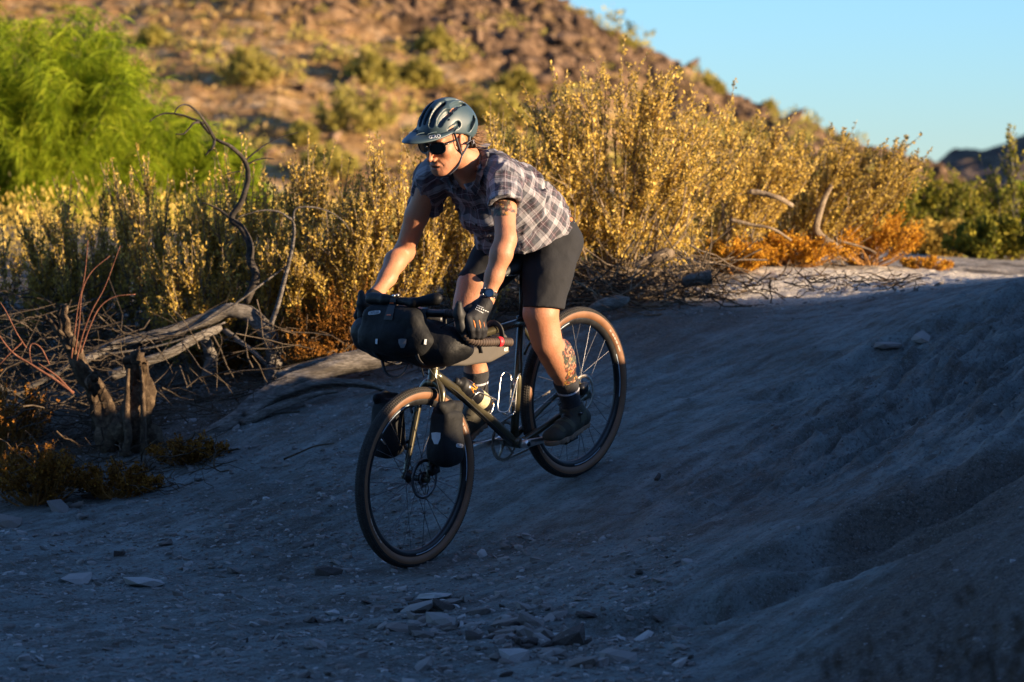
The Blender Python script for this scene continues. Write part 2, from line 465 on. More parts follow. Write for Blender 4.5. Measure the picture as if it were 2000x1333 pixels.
# ------------------------------------------------------------------ hills
def hill_mesh(name, SK, base_v, d0, d1, u0, u1, nu, nt, amp, seed, mat, rock=None):
    u = np.linspace(u0, u1, nu); t = np.concatenate([np.linspace(0, 1, nt), np.linspace(1.06, 2.2, 18)])
    U, T = np.meshgrid(u, t, indexing='ij')
    D = d0 + (d1 - d0) * T
    X = (U - 1000) / FPX * D
    SV = np.interp(U, SK[:, 0], SK[:, 1]); BV = np.interp(U, base_v[:, 0], base_v[:, 1])
    Ds = d0 + (d1 - d0)
    zt = CAMZ + (400 - SV) / FPX * Ds; zb = CAMZ + (400 - BV) / FPX * d0
    f = np.where(T <= 1, T ** 1.08, 1 - .55 * (T - 1) ** 1.3)
    Z = zb + (zt - zb) * f
    sc = d1 / 100.0
    env = sstep(0, .12, T) 
    n = fbm(X / (6 * sc), D / (6 * sc), 0, 4, seed); r = 1 - 2 * np.abs(fbm(X / (2.2 * sc), D / (3 * sc), 2, 4, seed + 3))
    rk = rock(U, T) if rock else .5
    fine = fbm(X / (.5 * sc), D / (.8 * sc), Z / (.5 * sc), 3, seed + 8)
    Z = Z + env * amp * (.5 * n + (.10 + .5 * rk) * r + (.07 + .32 * rk) * fine) * np.where(T > .9, .55, 1)
    m, k = U.shape
    i, j = np.meshgrid(np.arange(m - 1), np.arange(k - 1), indexing='ij')
    F = np.stack([i * k + j, (i + 1) * k + j, (i + 1) * k + j + 1, i * k + j + 1], -1).reshape(-1, 4)
    me = raw_mesh(name, np.stack([X, D, Z], -1), [F])
    at_ = me.attributes.new('rocky', 'FLOAT', 'POINT'); at_.data.foreach_set('value', np.broadcast_to(rk, U.shape).astype(np.float32).ravel())
    o = obj(name, me, mat)
    return o, (U, T, X, D, Z)

def rock_zone(U, T):
    n = fbm(U / 260, T * 3.2, 0, 3, 91)
    lim = np.interp(U, [-400, 100, 300, 600, 900, 1300, 1800], [1.05, .95, .80, .63, .52, .42, .3])
    return sstep(-.12, .12, T - lim + .30 * n)
M = Mat('hill_soil'); co = M.coord('Object')
a = M.n('Attribute', attribute_name='rocky').outputs['Fac']
n1 = M.noise(co, .35, 6, .65); n2 = M.noise(co, 2.2, 6, .7); n3 = M.noise(co, .12, 4, .6)
soil = M.ramp(n2, [(.28, (.13, .066, .024)), (.42, (.28, .155, .064)), (.56, (.43, .265, .12)), (.75, (.56, .385, .21))])
soil = M.mix(M.ramp(n1, [(.5, (0, 0, 0)), (.62, (.8, .8, .8))]), soil, (.40, .235, .085))
rockc = M.ramp(n2, [(.3, (.03, .019, .013)), (.46, (.12, .072, .042)), (.6, (.30, .19, .11)), (.8, (.48, .33, .20))])
rockc = M.mix(M.ramp(M.noise(co, .75, 5, .7), [(.5, (0, 0, 0)), (.57, (.9, .9, .9))]), rockc, (.030, .019, .013))
soil = M.mix(M.ramp(M.noise(co, .55, 5, .7), [(.52, (0, 0, 0)), (.62, (.8, .8, .8))]), soil, (.60, .43, .25))
soil = M.mix(M.ramp(M.noise(co, 1.3, 4, .7), [(.56, (0, 0, 0)), (.62, (.8, .8, .8))]), soil, (.12, .07, .035))
rockc = M.mix(M.ramp(n3, [(.5, (0, 0, 0)), (.66, (.8, .8, .8))]), rockc, (.26, .16, .06))
M.set(color=M.mix(a, soil, rockc), rough=.95, spec=.1)
M.bump(n2, .8, .5); M.bump(M.noise(co, 7, 4, .7), .6, .15)
SK1 = np.array([(-2500, 300), (-1200, -60), (-300, -230), (500, -190), (900, -75), (1010, -30), (1075, 3), (1130, 25), (1180, 65), (1230, 108), (1300, 135), (1390, 182), (1470, 215), (1590, 270), (1680, 310), (1775, 352), (1900, 420), (2600, 500)], float)
BV1 = np.array([(-2500, 430), (2600, 430)], float)
hill, HG = hill_mesh('hillside', SK1, BV1, 88.0, 128.0, -1500, 2300, 860, 230, 1.3, 3, M.m, rock_zone)
put(hill, 'sunlit rocky desert hillside with dry grass and dark outcrops', 'hill', kind='structure')
M = Mat('far_hill_soil'); co = M.coord('Object')
n2 = M.noise(co, .5, 6, .75); n1 = M.noise(co, .16, 4, .6)
c = M.ramp(n2, [(.3, (.05, .042, .04)), (.5, (.12, .088, .068)), (.62, (.23, .155, .10)), (.8, (.34, .225, .14))])
M.set(color=M.mix(M.ramp(n1, [(.52, (0, 0, 0)), (.66, (.7, .7, .7))]), c, (.10, .095, .045)), rough=.95, spec=.1)
M.bump(n2, 1, 1.0)
SK2 = np.array([(600, 420), (1500, 385), (1700, 352), (1770, 334), (1825, 322), (1850, 304), (1885, 294), (1930, 298), (1965, 282), (2010, 262), (2060, 245), (2200, 205), (2600, 260), (3500, 380)], float)
fhill, FH = hill_mesh('distant_hill', SK2, np.array([(600, 430), (3500, 430)], float), 230.0, 330.0, 700, 3400, 420, 90, 2.2, 17, M.m)
put(fhill, 'dark distant hill under the sky beyond the bend', 'hill', kind='structure')

# boulders and slabs strewn over the hillside: too many and too far to count
def stone_verts(n, seed, flat=.6):
    """n rough low-poly stones round the origin, unit size: (n, 14, 3) and the faces of one"""
    r = np.random.default_rng(seed)
    base = np.array([[x, y, z] for x in (-1, 1) for y in (-1, 1) for z in (-1, 1)] + [[1.35, 0, 0], [-1.35, 0, 0], [0, 1.35, 0], [0, -1.35, 0], [0, 0, 1.3], [0, 0, -1.3]], float) * .62
    V = base[None] * (1 + r.uniform(-.28, .28, (n, 14, 1))) + r.normal(0, .07, (n, 14, 3))
    V *= np.stack([r.uniform(.75, 1.3, n), r.uniform(.6, 1.0, n), r.uniform(flat * .6, flat * 1.25, n)], -1)[:, None]
    a = r.uniform(0, 2 * np.pi, n); ca, sa = np.cos(a)[:, None], np.sin(a)[:, None]
    x, y = V[..., 0] * ca - V[..., 1] * sa, V[..., 0] * sa + V[..., 1] * ca
    t = r.normal(0, .25, (n, 1)); z = V[..., 2] * np.cos(t) + x * np.sin(t)
    V = np.stack([x, y, z], -1)
    q = []
    cub = {8: (4, 6, 7, 5), 9: (0, 1, 3, 2), 10: (2, 3, 7, 6), 11: (0, 4, 5, 1), 12: (1, 5, 7, 3), 13: (0, 2, 6, 4)}
    for c_, l in cub.items():
        for k in range(4): q.append((l[k], l[(k + 1) % 4], c_))
    return V, np.array(q)
r = np.random.default_rng(5)
U, T, X, D, Z = HG
sel = np.flatnonzero((T.ravel() < 1) & (T.ravel() > .05) & (U.ravel() > -80) & (U.ravel() < 1760))
rk = rock_zone(U.ravel()[sel], T.ravel()[sel])
pk = sel[r.random(len(sel)) < (.006 + .055 * rk) * .55]
V, q = stone_verts(len(pk), 8, .75)
size = r.lognormal(-2.0, .55, len(pk)); size = np.clip(size, .05, .55)
ctr = np.stack([X.ravel()[pk], D.ravel()[pk], Z.ravel()[pk] + size * .1], -1)
V = V * size[:, None, None] + ctr[:, None]
F = (q[None] + (np.arange(len(pk)) * 14)[:, None, None]).reshape(-1, 3)
M = Mat('hill_rock'); co = M.coord('Object')
n2 = M.noise(co, 1.1, 5, .7)
M.set(color=M.ramp(n2, [(.32, (.04, .026, .018)), (.5, (.12, .075, .046)), (.7, (.29, .19, .12))]), rough=.9, spec=.15)
MAT_HROCK = M.m
o = obj('hillside_rocks', raw_mesh('hillside_rocks', V, [F], False), MAT_HROCK)
put(o, 'brown boulders and rubble strewn over the sunlit hillside', 'rubble', kind='stuff')
# ------------------------------------------------------------------ plants
def leaf_mat(name, stops, trans=.3, scale=9, rough=.6):
    """leaf colour differs from clump to clump and from leaf to leaf"""
    M = Mat(name); co = M.coord('Object')
    f = M.noise(co, scale, 3, .7); g = M.n('NewGeometry').outputs['Random Per Island']
    k = M.math('ADD', M.math('MULTIPLY', f, .65), M.math('MULTIPLY', g, .42))
    c = M.ramp(k, stops)
    M.set(color=c, rough=.75, spec=.12)
    M.translucent(c, trans)
    return M.m
def bark_mat(name, a, b, c, scale=30, stretch=(1, 1, 1), bump=.6):
    M = Mat(name); co = M.coord('Object', stretch)
    n = M.noise(co, scale, 6, .7); n2 = M.noise(co, scale * .22, 4, .6)
    M.set(color=M.mix(M.ramp(n2, [(.4, (0, 0, 0)), (.65, (.75, .75, .75))]), M.ramp(n, [(.3, a), (.5, b), (.72, c)]), a), rough=.9, spec=.2)
    M.bump(n, bump, .012)
    return M.m
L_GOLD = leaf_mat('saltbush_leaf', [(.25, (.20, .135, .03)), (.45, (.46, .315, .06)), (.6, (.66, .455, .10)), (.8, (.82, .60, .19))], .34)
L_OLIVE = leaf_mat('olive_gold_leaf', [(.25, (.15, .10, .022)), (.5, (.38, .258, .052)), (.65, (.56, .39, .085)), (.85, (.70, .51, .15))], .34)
L_PALO = leaf_mat('green_twig_leaf', [(.25, (.08, .13, .007)), (.5, (.23, .31, .014)), (.7, (.38, .43, .025)), (.9, (.54, .52, .05))], .38, 2.2)
L_CREO = leaf_mat('creosote_leaf', [(.25, (.05, .06, .010)), (.5, (.16, .16, .020)), (.7, (.30, .25, .03)), (.9, (.42, .33, .05))], .3, 4)
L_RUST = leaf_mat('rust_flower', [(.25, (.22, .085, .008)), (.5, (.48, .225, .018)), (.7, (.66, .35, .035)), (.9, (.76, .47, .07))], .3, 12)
L_HILL = leaf_mat('hill_shrub_leaf', [(.25, (.17, .15, .03)), (.5, (.34, .29, .06)), (.7, (.46, .38, .09)), (.9, (.54, .43, .13))], .3, .8)
L_STRAW = leaf_mat('straw_grass', [(.25, (.20, .13, .045)), (.6, (.40, .27, .10)), (.9, (.54, .40, .19))], .3, .7)
B_TWIG = bark_mat('twig_bark', (.12, .085, .055), (.22, .17, .115), (.36, .29, .21), 60)
B_DTWIG = bark_mat('dark_twig_bark', (.035, .026, .018), (.085, .065, .045), (.17, .135, .10), 60)
B_GREY = bark_mat('weathered_wood', (.045, .038, .032), (.17, .15, .13), (.34, .31, .28), 30, (1, 1, 5), 1.0)
B_DARK = bark_mat('charred_bark', (.018, .015, .012), (.05, .042, .035), (.12, .10, .085), 40)
B_BROWN = bark_mat('brown_bark', (.025, .016, .010), (.085, .058, .036), (.22, .16, .10), 34, (1, 1, 1), 1.0)
B_RED = bark_mat('red_twig_bark', (.09, .035, .022), (.20, .085, .052), (.30, .15, .095), 50)
B_RUST = bark_mat('rust_stem', (.16, .07, .02), (.32, .16, .045), (.46, .26, .09), 50)
B_PALO = bark_mat('green_bark', (.05, .05, .015), (.13, .13, .04), (.2, .19, .07), 20)

def leaf_quads(P, A, L, W, r):
    """diamond leaves at P with axis A, length L, width W"""
    n = len(P)
    S = unit(np.cross(A, unit(r.normal(size=(n, 3)))))
    V = np.stack([P, P + A * (L * .45)[:, None] + S * (W * .5)[:, None], P + A * L[:, None], P + A * (L * .45)[:, None] - S * (W * .5)[:, None]], 1)
    return V.reshape(-1, 3), np.arange(4 * n).reshape(-1, 4)

def grow_stems(r, base, H, W, ns, lean, k=7, low=.1, shape=1.0, depth=None):
    """curved stems from the base to an uneven envelope; returns (ns,k,3)"""
    a = r.uniform(0, 2 * np.pi, ns); rad = np.sqrt(r.uniform(0.02, 1, ns))
    dpt = (W if depth is None else depth)
    top = np.stack([np.cos(a) * rad * W * .5, np.sin(a) * rad * dpt * .5, H * (low + (1 - low) * (1 - .72 * rad ** 2.0 * shape)) * r.uniform(.68, 1.06, ns)], 1)
    top += np.array(lean) * H * r.uniform(.5, 1.2, (ns, 1))
    root = np.stack([r.normal(0, .05 * W, ns), r.normal(0, .05 * dpt, ns), np.full(ns, -.03)], 1)
    mid = root + (top - root) * .5 + np.stack([r.normal(0, .07, ns) * W + .12 * top[:, 0], r.normal(0, .07, ns) * W, -.06 * H * np.ones(ns)], 1)
    t = np.linspace(0, 1, k)[None, :, None]
    P = root[:, None] * (1 - t) ** 2 + 2 * mid[:, None] * t * (1 - t) + top[:, None] * t ** 2
    P[:, 1:-1] += r.normal(0, .012 * H, (ns, k - 2, 3))
    return P

def shrub(name, label, cat, group, u, vb, vt, wpx, d, seed, leaf, bark=None, ns=26, nsh=260, nl=14, ll=.0205, lw=.0115, lean=(0, 0, 0), up=.9, tuft=.2,
          low=.15, spike=.35, shape=1.0, start=.3, depth=None, thread=0, droop=0.0, spread=.012, top=None, twig_r=.0035):
    """u, vb, vt, wpx: photo column, foot row, top row and width in pixels; d: distance"""
    r = np.random.default_rng(seed)
    b = at(u, vb, d); gz = float(ground_z(b[0], b[1])) if d < 60 else b[2]
    if top is None: H = at(u, vt, d)[2] - gz
    else: H = top
    W = wpx / FPX * d; Dp = W * .8 if depth is None else depth
    base = np.array([b[0], b[1], gz])
    e = empty(name, loc=base, label=label, cat=cat, group=group)
    st = grow_stems(r, base, H, W, ns, lean, low=low, shape=shape, depth=Dp)
    k = st.shape[1]
    rr = np.linspace(1, .25, k)[None] * r.uniform(.6, 1.3, (ns, 1)) * .0075 * max(.7, H)
    Vs, Fs = tubes_batch(st, rr, 5)
    # shoots
    si = r.integers(0, ns, nsh); tt = start + (1 - start) * r.random(nsh) ** .75
    tip = r.random(nsh) < spike; tt = np.where(tip, 1.0 - .25 * r.random(nsh) ** 2, tt)
    f = tt * (k - 1); i0 = np.minimum(f.astype(int), k - 2); fr = (f - i0)[:, None]
    O = st[si, i0] * (1 - fr) + st[si, i0 + 1] * fr
    sd = unit(st[si, i0 + 1] - st[si, i0])
    out = unit(O * np.array([1, 1, .2]) + 1e-3)
    dr = unit(sd * .5 + np.array([0, 0, 1]) * up + out * .45 + r.normal(0, .42, (nsh, 3)) + np.array(lean) * .8)
    ln = H * tuft * r.uniform(.45, 1.25, nsh) * np.where(tip, 1.15, .85)
    t = np.linspace(0, 1, 4)[None, :, None]
    SH = O[:, None] + dr[:, None] * ln[:, None, None] * t + np.array([0, 0, 1.0]) * (ln[:, None, None] * t ** 2 * (.22 * up - droop))
    Vt, Ft = tubes_batch(SH, np.linspace(1, .4, 4)[None] * np.full((nsh, 1), twig_r), 3)
    g = Geo().add(Vs, Fs); g.add(Vt, Ft)
    stem = g.mesh('stem', bark or B_TWIG, e)
    # leaves
    m = nsh * nl
    ls = np.repeat(np.arange(nsh), nl); lt = r.random(m) ** .85
    q = lt * 3; j0 = np.minimum(q.astype(int), 2); fq = (q - j0)[:, None]
    LP = SH[ls, j0] * (1 - fq) + SH[ls, j0 + 1] * fq
    ax = unit(SH[ls, j0 + 1] - SH[ls, j0])
    if thread:
        n3 = 4
        L = thread * r.uniform(.5, 1.25, m)
        d0 = unit(ax * .55 + r.normal(0, .75, (m, 3)) + np.array([0, 0, -.35]) * (droop > 0))
        tq = np.linspace(0, 1, n3)[None, :, None]
        TP = LP[:, None] + d0[:, None] * L[:, None, None] * tq + np.array([0, 0, -1.0]) * L[:, None, None] * droop * tq ** 2
        sd_ = unit(np.cross(d0, np.broadcast_to(np.array([.3, 1, .2]), d0.shape)) + r.normal(0, .3, (m, 3)))
        w = lw * np.array([1, .9, .7, .15])[None, :, None]
        Va = TP - sd_[:, None] * w * .5; Vb = TP + sd_[:, None] * w * .5
        V = np.stack([Va, Vb], 2).reshape(m, n3 * 2, 3)
        fi = np.array([[2 * i, 2 * i + 1, 2 * i + 3, 2 * i + 2] for i in range(n3 - 1)])
        F = (fi[None] + (np.arange(m) * n3 * 2)[:, None, None]).reshape(-1, 4); V = V.reshape(-1, 3)
    else:
        LP = LP + r.normal(0, spread, (m, 3)) * (1.15 - lt)[:, None]
        A = unit(ax * .8 + r.normal(0, .65, (m, 3)))
        V, F = leaf_quads(LP, A, ll * r.uniform(.6, 1.35, m), lw * r.uniform(.6, 1.3, m), r)
    fo = obj('foliage', raw_mesh('foliage', V, [F], False), leaf, e)
    put(fo, kind='stuff'); 
    return e

GB = 'golden saltbushes behind the trail'
#      u    vb   vt   w    d   seed
shrub('saltbush', 'tall dense golden saltbush right behind the rider with pale dead wood at its foot', 'bush', GB, 1200, 585, 158, 440, 17.7, 11, L_GOLD, up=.6, shape=.85, ns=54, nsh=899, nl=39, tuft=.2, lean=(.0, 0, .0), start=.22, low=.3)
shrub('saltbush', 'golden saltbush in the gap between the tallest bush and the one leaning over the trail', 'bush', GB, 1405, 555, 235, 320, 19.0, 12, L_GOLD, up=.6, shape=.85, ns=44, nsh=522, nl=35, start=.2, low=.3)
shrub('saltbush', 'golden saltbush leaning right over the trail bend with feathery tips against the sky', 'bush', GB, 1545, 540, 275, 340, 19.5, 13, L_OLIVE, up=.6, shape=.85, ns=46, nsh=609, nl=35, lean=(.33, 0, .06), tuft=.22, start=.3, low=.25)
shrub('saltbush', 'small golden bush with long wispy bare tips behind the leaning bush', 'bush', GB, 1570, 540, 300, 190, 20.2, 14, L_OLIVE, ns=20, nsh=246, nl=28, tuft=.3, lean=(.05, 0, 0))
shrub('saltbush', 'golden bush standing directly behind the shoulders of the rider', 'bush', GB, 1040, 580, 262, 240, 17.6, 15, L_GOLD, ns=26, nsh=478, nl=32, low=.3)
shrub('saltbush', 'spiky golden bush seen just left of the helmet', 'bush', GB, 770, 595, 330, 230, 17.0, 16, L_GOLD, ns=30, nsh=435, nl=32, tuft=.24, up=1.3, low=.4)
shrub('saltbush', 'golden bush rising behind the back of the helmet', 'bush', GB, 930, 595, 290, 230, 17.1, 17, L_OLIVE, ns=26, nsh=406, nl=32, tuft=.24, up=1.3, low=.4)
shrub('saltbush', 'spiky pale gold bush just right of the curved bare branch', 'bush', GB, 630, 600, 355, 240, 17.25, 18, L_GOLD, ns=30, nsh=435, nl=32, tuft=.24, up=1.3, low=.4)
shrub('saltbush', 'pale gold bush behind the curved bare branch', 'bush', GB, 480, 600, 372, 240, 17.35, 19, L_GOLD, ns=28, nsh=377, nl=32, tuft=.26, up=1.3, low=.4)
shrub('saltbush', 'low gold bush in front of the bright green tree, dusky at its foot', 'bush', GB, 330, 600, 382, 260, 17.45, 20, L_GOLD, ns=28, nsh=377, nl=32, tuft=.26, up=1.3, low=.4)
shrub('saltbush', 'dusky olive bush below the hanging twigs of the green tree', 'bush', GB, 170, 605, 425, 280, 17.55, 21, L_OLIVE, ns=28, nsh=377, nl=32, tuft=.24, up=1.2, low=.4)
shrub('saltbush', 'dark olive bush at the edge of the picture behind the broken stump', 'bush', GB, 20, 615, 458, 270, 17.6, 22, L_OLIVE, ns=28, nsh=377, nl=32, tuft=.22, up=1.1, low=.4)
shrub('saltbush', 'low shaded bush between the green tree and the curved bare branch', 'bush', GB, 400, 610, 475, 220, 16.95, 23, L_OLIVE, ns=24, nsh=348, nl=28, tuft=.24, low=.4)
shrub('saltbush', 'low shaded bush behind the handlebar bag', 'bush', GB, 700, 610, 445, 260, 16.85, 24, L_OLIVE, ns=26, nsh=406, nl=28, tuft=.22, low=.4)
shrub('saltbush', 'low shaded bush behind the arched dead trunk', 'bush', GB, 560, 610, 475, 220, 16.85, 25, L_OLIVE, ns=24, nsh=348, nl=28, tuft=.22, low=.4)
# rust coloured dry flowers
GR = 'rust coloured dry plants along the trail'
L_RUST_SHADE = leaf_mat('shaded_rust_flower', [(.25, (.07, .028, .006)), (.5, (.17, .068, .010)), (.7, (.30, .13, .018)), (.9, (.40, .20, .03))], .25, 12)  # darker copy of the rust colours: shade painted into the left plants
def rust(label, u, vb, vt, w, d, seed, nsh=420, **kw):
    return shrub('rust_plant', label, 'dry plant', GR, u, vb, vt, w, d, seed, L_RUST_SHADE if u < 900 else L_RUST, bark=B_RUST, ns=60, nsh=nsh, nl=11, ll=.014, lw=.012, tuft=.3, up=.5, low=.25, start=.35, spread=.010, shape=.9, twig_r=.0016, **kw)
rust('large bright orange mound of dry flowers at the trail bend', 1690, 537, 425, 240, 19.7, 31, 1000)
rust('orange dry plant at the foot of the leaning bush', 1545, 541, 465, 190, 19.1, 32, 560)
rust('orange dry plant beside the pale dead wood', 1440, 552, 474, 160, 18.5, 33, 500)
rust('small orange tuft at the right end of the sunlit trail edge', 1805, 536, 503, 110, 20.2, 34, 170)
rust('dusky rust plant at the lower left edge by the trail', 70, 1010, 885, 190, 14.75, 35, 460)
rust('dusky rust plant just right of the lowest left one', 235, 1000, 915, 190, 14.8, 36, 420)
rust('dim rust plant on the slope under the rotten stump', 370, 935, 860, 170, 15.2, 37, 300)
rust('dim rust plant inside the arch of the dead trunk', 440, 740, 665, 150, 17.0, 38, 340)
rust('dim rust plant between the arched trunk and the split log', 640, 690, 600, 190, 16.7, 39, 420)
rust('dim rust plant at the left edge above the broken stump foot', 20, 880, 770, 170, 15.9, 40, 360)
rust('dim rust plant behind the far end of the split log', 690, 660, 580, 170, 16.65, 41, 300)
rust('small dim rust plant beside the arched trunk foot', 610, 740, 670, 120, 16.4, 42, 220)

# ---- bright green trees on the left
GT = 'green twig trees below the hill'
def palo(label, u, vb, vt, w, d, seed, ns=46, nsh=900, nl=9, leaf=L_PALO, **kw):
    kw.setdefault('thread', .14); kw.setdefault('droop', .35)
    return shrub('palo_verde_tree', label, 'tree', GT, u, vb, vt, w, d, seed, leaf, bark=B_PALO, ns=ns, nsh=nsh, nl=nl, lw=.0065, tuft=.17, up=.30, low=.12, start=.2, spike=.2, **kw)
palo('tall bright green tree with hanging twigs filling the upper left corner', 40, 580, 15, 520, 27.0, 51, 90, 3000, 22, shape=.7, droop=.4)
palo('lower bright green tree right of the tall one, its crown sloping down', 285, 570, 215, 420, 28.0, 52, 60, 1900, 18, shape=.8)
palo('small green tree between the tall green tree and the golden bushes', 420, 560, 335, 240, 29.0, 53, 30, 800, 16)
# greenery to the right, beyond the bend
GC = 'green bushes beyond the bend'
def creo(label, u, vb, vt, w, d, seed, leaf=L_CREO, ns=46, nsh=700, nl=18, **kw):
    return shrub('creosote_bush', label, 'bush', GC, u, vb, vt, w, d, seed, leaf, bark=B_TWIG, ns=ns, nsh=nsh, nl=nl, ll=.04, lw=.02, tuft=.24, up=.9, low=.3, start=.25, spread=.03, **kw)
creo('bushy olive green shrub beyond the orange mound', 1790, 545, 370, 260, 26.0, 61)
creo('yellow green shrub beyond the sunlit stretch of trail', 1905, 545, 360, 270, 27.0, 62)
creo('green shrub at the right edge beyond the trail crest', 2010, 545, 385, 190, 27.0, 63, L_PALO)
creo('brown shaded shrub low behind the orange mound', 1830, 545, 440, 150, 25.0, 64, L_OLIVE)
creo('dull olive shrub low beyond the crest at the right edge', 1950, 545, 440, 220, 24.0, 67)
creo('pale green shrub right behind the leaning golden bush', 1700, 540, 390, 190, 30.0, 65, L_PALO)
e = shrub('thin_tree', 'thin sparse tree with a pale trunk at the right edge of the picture', 'tree', None, 1992, 545, 262, 120, 24.0, 66, L_CREO, bark=B_GREY, ns=9, nsh=150, nl=9, ll=.03, lw=.016, tuft=.16, up=.7, low=.45, start=.55)
# shrubs on the hill
GH = 'shrubs on the hillside'
def on_hill(u, v):
    """distance at which the sight line of (u, v) meets the hillside"""
    Uq, Tq, Xq, Dq, Zq = HG
    i = int(np.argmin(np.abs(Uq[:, 0] - u))); tt = Tq[i] <= 1
    vv = 400 - (Zq[i][tt] - CAMZ) / Dq[i][tt] * FPX
    return float(Dq[i][tt][int(np.argmin(np.abs(vv - v)))])
HILLS = [('round green shrub in the middle of the sunlit slope above the curved branch', 482, 168, 105, 95), ('large green shrub on the slope left of the helmet', 692, 262, 180, 130),
         ('green shrub high on the slope above the large one', 722, 165, 108, 70), ('green shrub on the slope just right of the helmet', 955, 250, 180, 110),
         ('pale shrub on the rocky slope straight above the helmet', 850, 105, 62, 45), ('shrub on the skyline where the ridge drops', 1212, 103, 74, 34),
         ('shrub on the skyline above the golden bushes', 1387, 182, 150, 36), ('small shrub on the lower skyline', 1500, 232, 205, 28), ('green shrub on the slope above the tall golden bush', 1010, 190, 140, 60),
         ('dry shrub half way up the slope left of the helmet', 590, 282, 245, 36), ('small dry shrub on the bare slope above the green tree', 300, 90, 55, 40), ('dry shrub on the slope at the foot of the rocks', 820, 170, 120, 60),
         ('olive shrub low on the slope behind the spiky bush', 640, 350, 290, 90), ('olive shrub low on the slope left of the curved branch', 340, 262, 215, 60), ('green shrub low on the slope behind the helmet', 1000, 320, 255, 100)]
for k, (lb, u, vb, vt, w) in enumerate(HILLS):
    sky = 'skyline' in lb
    d = 127.0 if sky else on_hill(u, vb)
    shrub('hill_shrub', lb, 'shrub', GH, u, vb + (6 if sky else 0), vt, w * 1.2, d, 70 + k, L_HILL, ns=30, nsh=340, nl=14, ll=.12, lw=.07, tuft=.32, up=.4, low=.1, shape=1.2, start=.2, spread=.06, twig_r=.012)
# tufts of dry grass and low scrub over the hill
r = np.random.default_rng(90)
U, T, X, D, Z = HG
ok = np.flatnonzero((T.ravel() < 1.0) & (T.ravel() > .02) & (U.ravel() > -100) & (U.ravel() < 1800))
rk = rock_zone(U.ravel()[ok], T.ravel()[ok])
pk = ok[r.random(len(ok)) < .030 * (1.15 - rk)]
n = len(pk); nb = 16
C0 = np.stack([X.ravel()[pk], D.ravel()[pk], Z.ravel()[pk]], -1); sz = np.clip(r.lognormal(-1.75, .55, n), .06, .6)
o3 = unit(np.abs(r.normal(0, 1, (n, nb, 3))) * np.array([1, 1, .9]) * np.where(r.random((n, nb, 3)) < .5, -1, 1) * np.array([1, 1, 0]) + np.array([0, 0, 1]) * r.uniform(.2, 1.2, (n, nb, 1)))
P = C0[:, None] + o3 * (sz[:, None, None] * r.uniform(.1, .6, (n, nb, 1)))
V, F = leaf_quads(P.reshape(-1, 3), o3.reshape(-1, 3), np.repeat(sz, nb) * .5, np.repeat(sz, nb) * .28, r)
o = obj('hillside_grass', raw_mesh('hillside_grass', V, [F], False), L_STRAW)
put(o, 'straw coloured tufts and low scrub over the hillside', 'grass', kind='stuff')
pk = ok[(r.random(len(ok)) < .006) & (fbm(X.ravel()[ok] / 4, D.ravel()[ok] / 4, 0, 3, 44) > -.02)]; n = len(pk); nb = 60
C0 = np.stack([X.ravel()[pk], D.ravel()[pk], Z.ravel()[pk]], -1); sz = np.clip(r.lognormal(-.75, .45, n), .2, 1.3)
o3 = unit(r.normal(0, 1, (n, nb, 3)) * np.array([1, 1, .6]) + np.array([0, 0, .7]))
P = C0[:, None] + o3 * (sz[:, None, None] * r.random((n, nb, 1)) ** .5 * .8)
V, F = leaf_quads(P.reshape(-1, 3), o3.reshape(-1, 3), np.repeat(sz, nb) * .24, np.repeat(sz, nb) * .15, r)
put(obj('hillside_scrub', raw_mesh('hillside_scrub', V, [F], False), L_HILL), 'soft olive scrub scattered over the hillside', 'scrub', kind='stuff')

r = np.random.default_rng(95); n = 5200
y = 19.2 + 34 * r.random(n) ** 1.6; x = r.uniform(-.20, .18, n) * y
keep = (fbm(x * .5, y * .5, 0, 3, 96) > -.2) & (x < .07 * y); x, y = x[keep], y[keep]; n = len(x); nb = 26
C0 = np.stack([x, y, ground_z(x, y)], -1); sz = np.clip(r.lognormal(-1.35, .35, n), .12, .5)
d3 = unit(r.normal(0, .45, (n, nb, 3)) * np.array([1, 1, .3]) + np.array([0, 0, 1.0]))
P = C0[:, None] + r.normal(0, .10, (n, nb, 3)) * np.array([1, 1, 0]) + d3 * (sz[:, None, None] * r.uniform(0, .8, (n, nb, 1)))
V, F = leaf_quads(P.reshape(-1, 3), d3.reshape(-1, 3), np.repeat(sz, nb) * .11, np.repeat(sz, nb) * .03, r)
put(obj('dry_grass', raw_mesh('dry_grass', V, [F], False), L_GOLD), 'golden dry grass and low weeds between the bushes and the hill', 'grass', kind='stuff')

# ------------------------------------------------------------------ dead wood
def ppath(pts): return np.array([at(*p) for p in pts])
def limb(g, pts, r0, r1, n=26, sides=9, seed=0, rough=.12, world=False, rs=None):
    P = spline(pts if world else ppath(pts), n)
    rr = np.linspace(r0, r1, n) if rs is None else np.interp(np.linspace(0, 1, n), np.linspace(0, 1, len(rs)), rs)
    rg = np.random.default_rng(seed)
    tt_ = np.linspace(0, 1, n) * max(3.0, n * .16)
    P = P + np.stack([fbm(tt_, seed * 3.1 + q_, 0, 2, seed + 7 * q_) for q_ in range(3)], 1) * rr[:, None] * rough * 2.2
    V, F, T = tube_geo(P, rr, sides)
    m = n * sides
    ang = np.tile(np.arange(sides), n)
    gr = np.random.default_rng(seed + 99).normal(0, 1, sides)[None].repeat(n, 0).ravel()
    k = 1 + rough * .75 * gr + rough * 1.1 * noise3(ang * 1.3, np.repeat(np.arange(n), sides) * .10, seed, seed) + rough * .16 * rg.normal(0, 1, m)
    c = np.repeat(P, sides, 0); V[:m] = c + (V[:m] - c) * k[:, None]
    g.add(V, F, T); return P
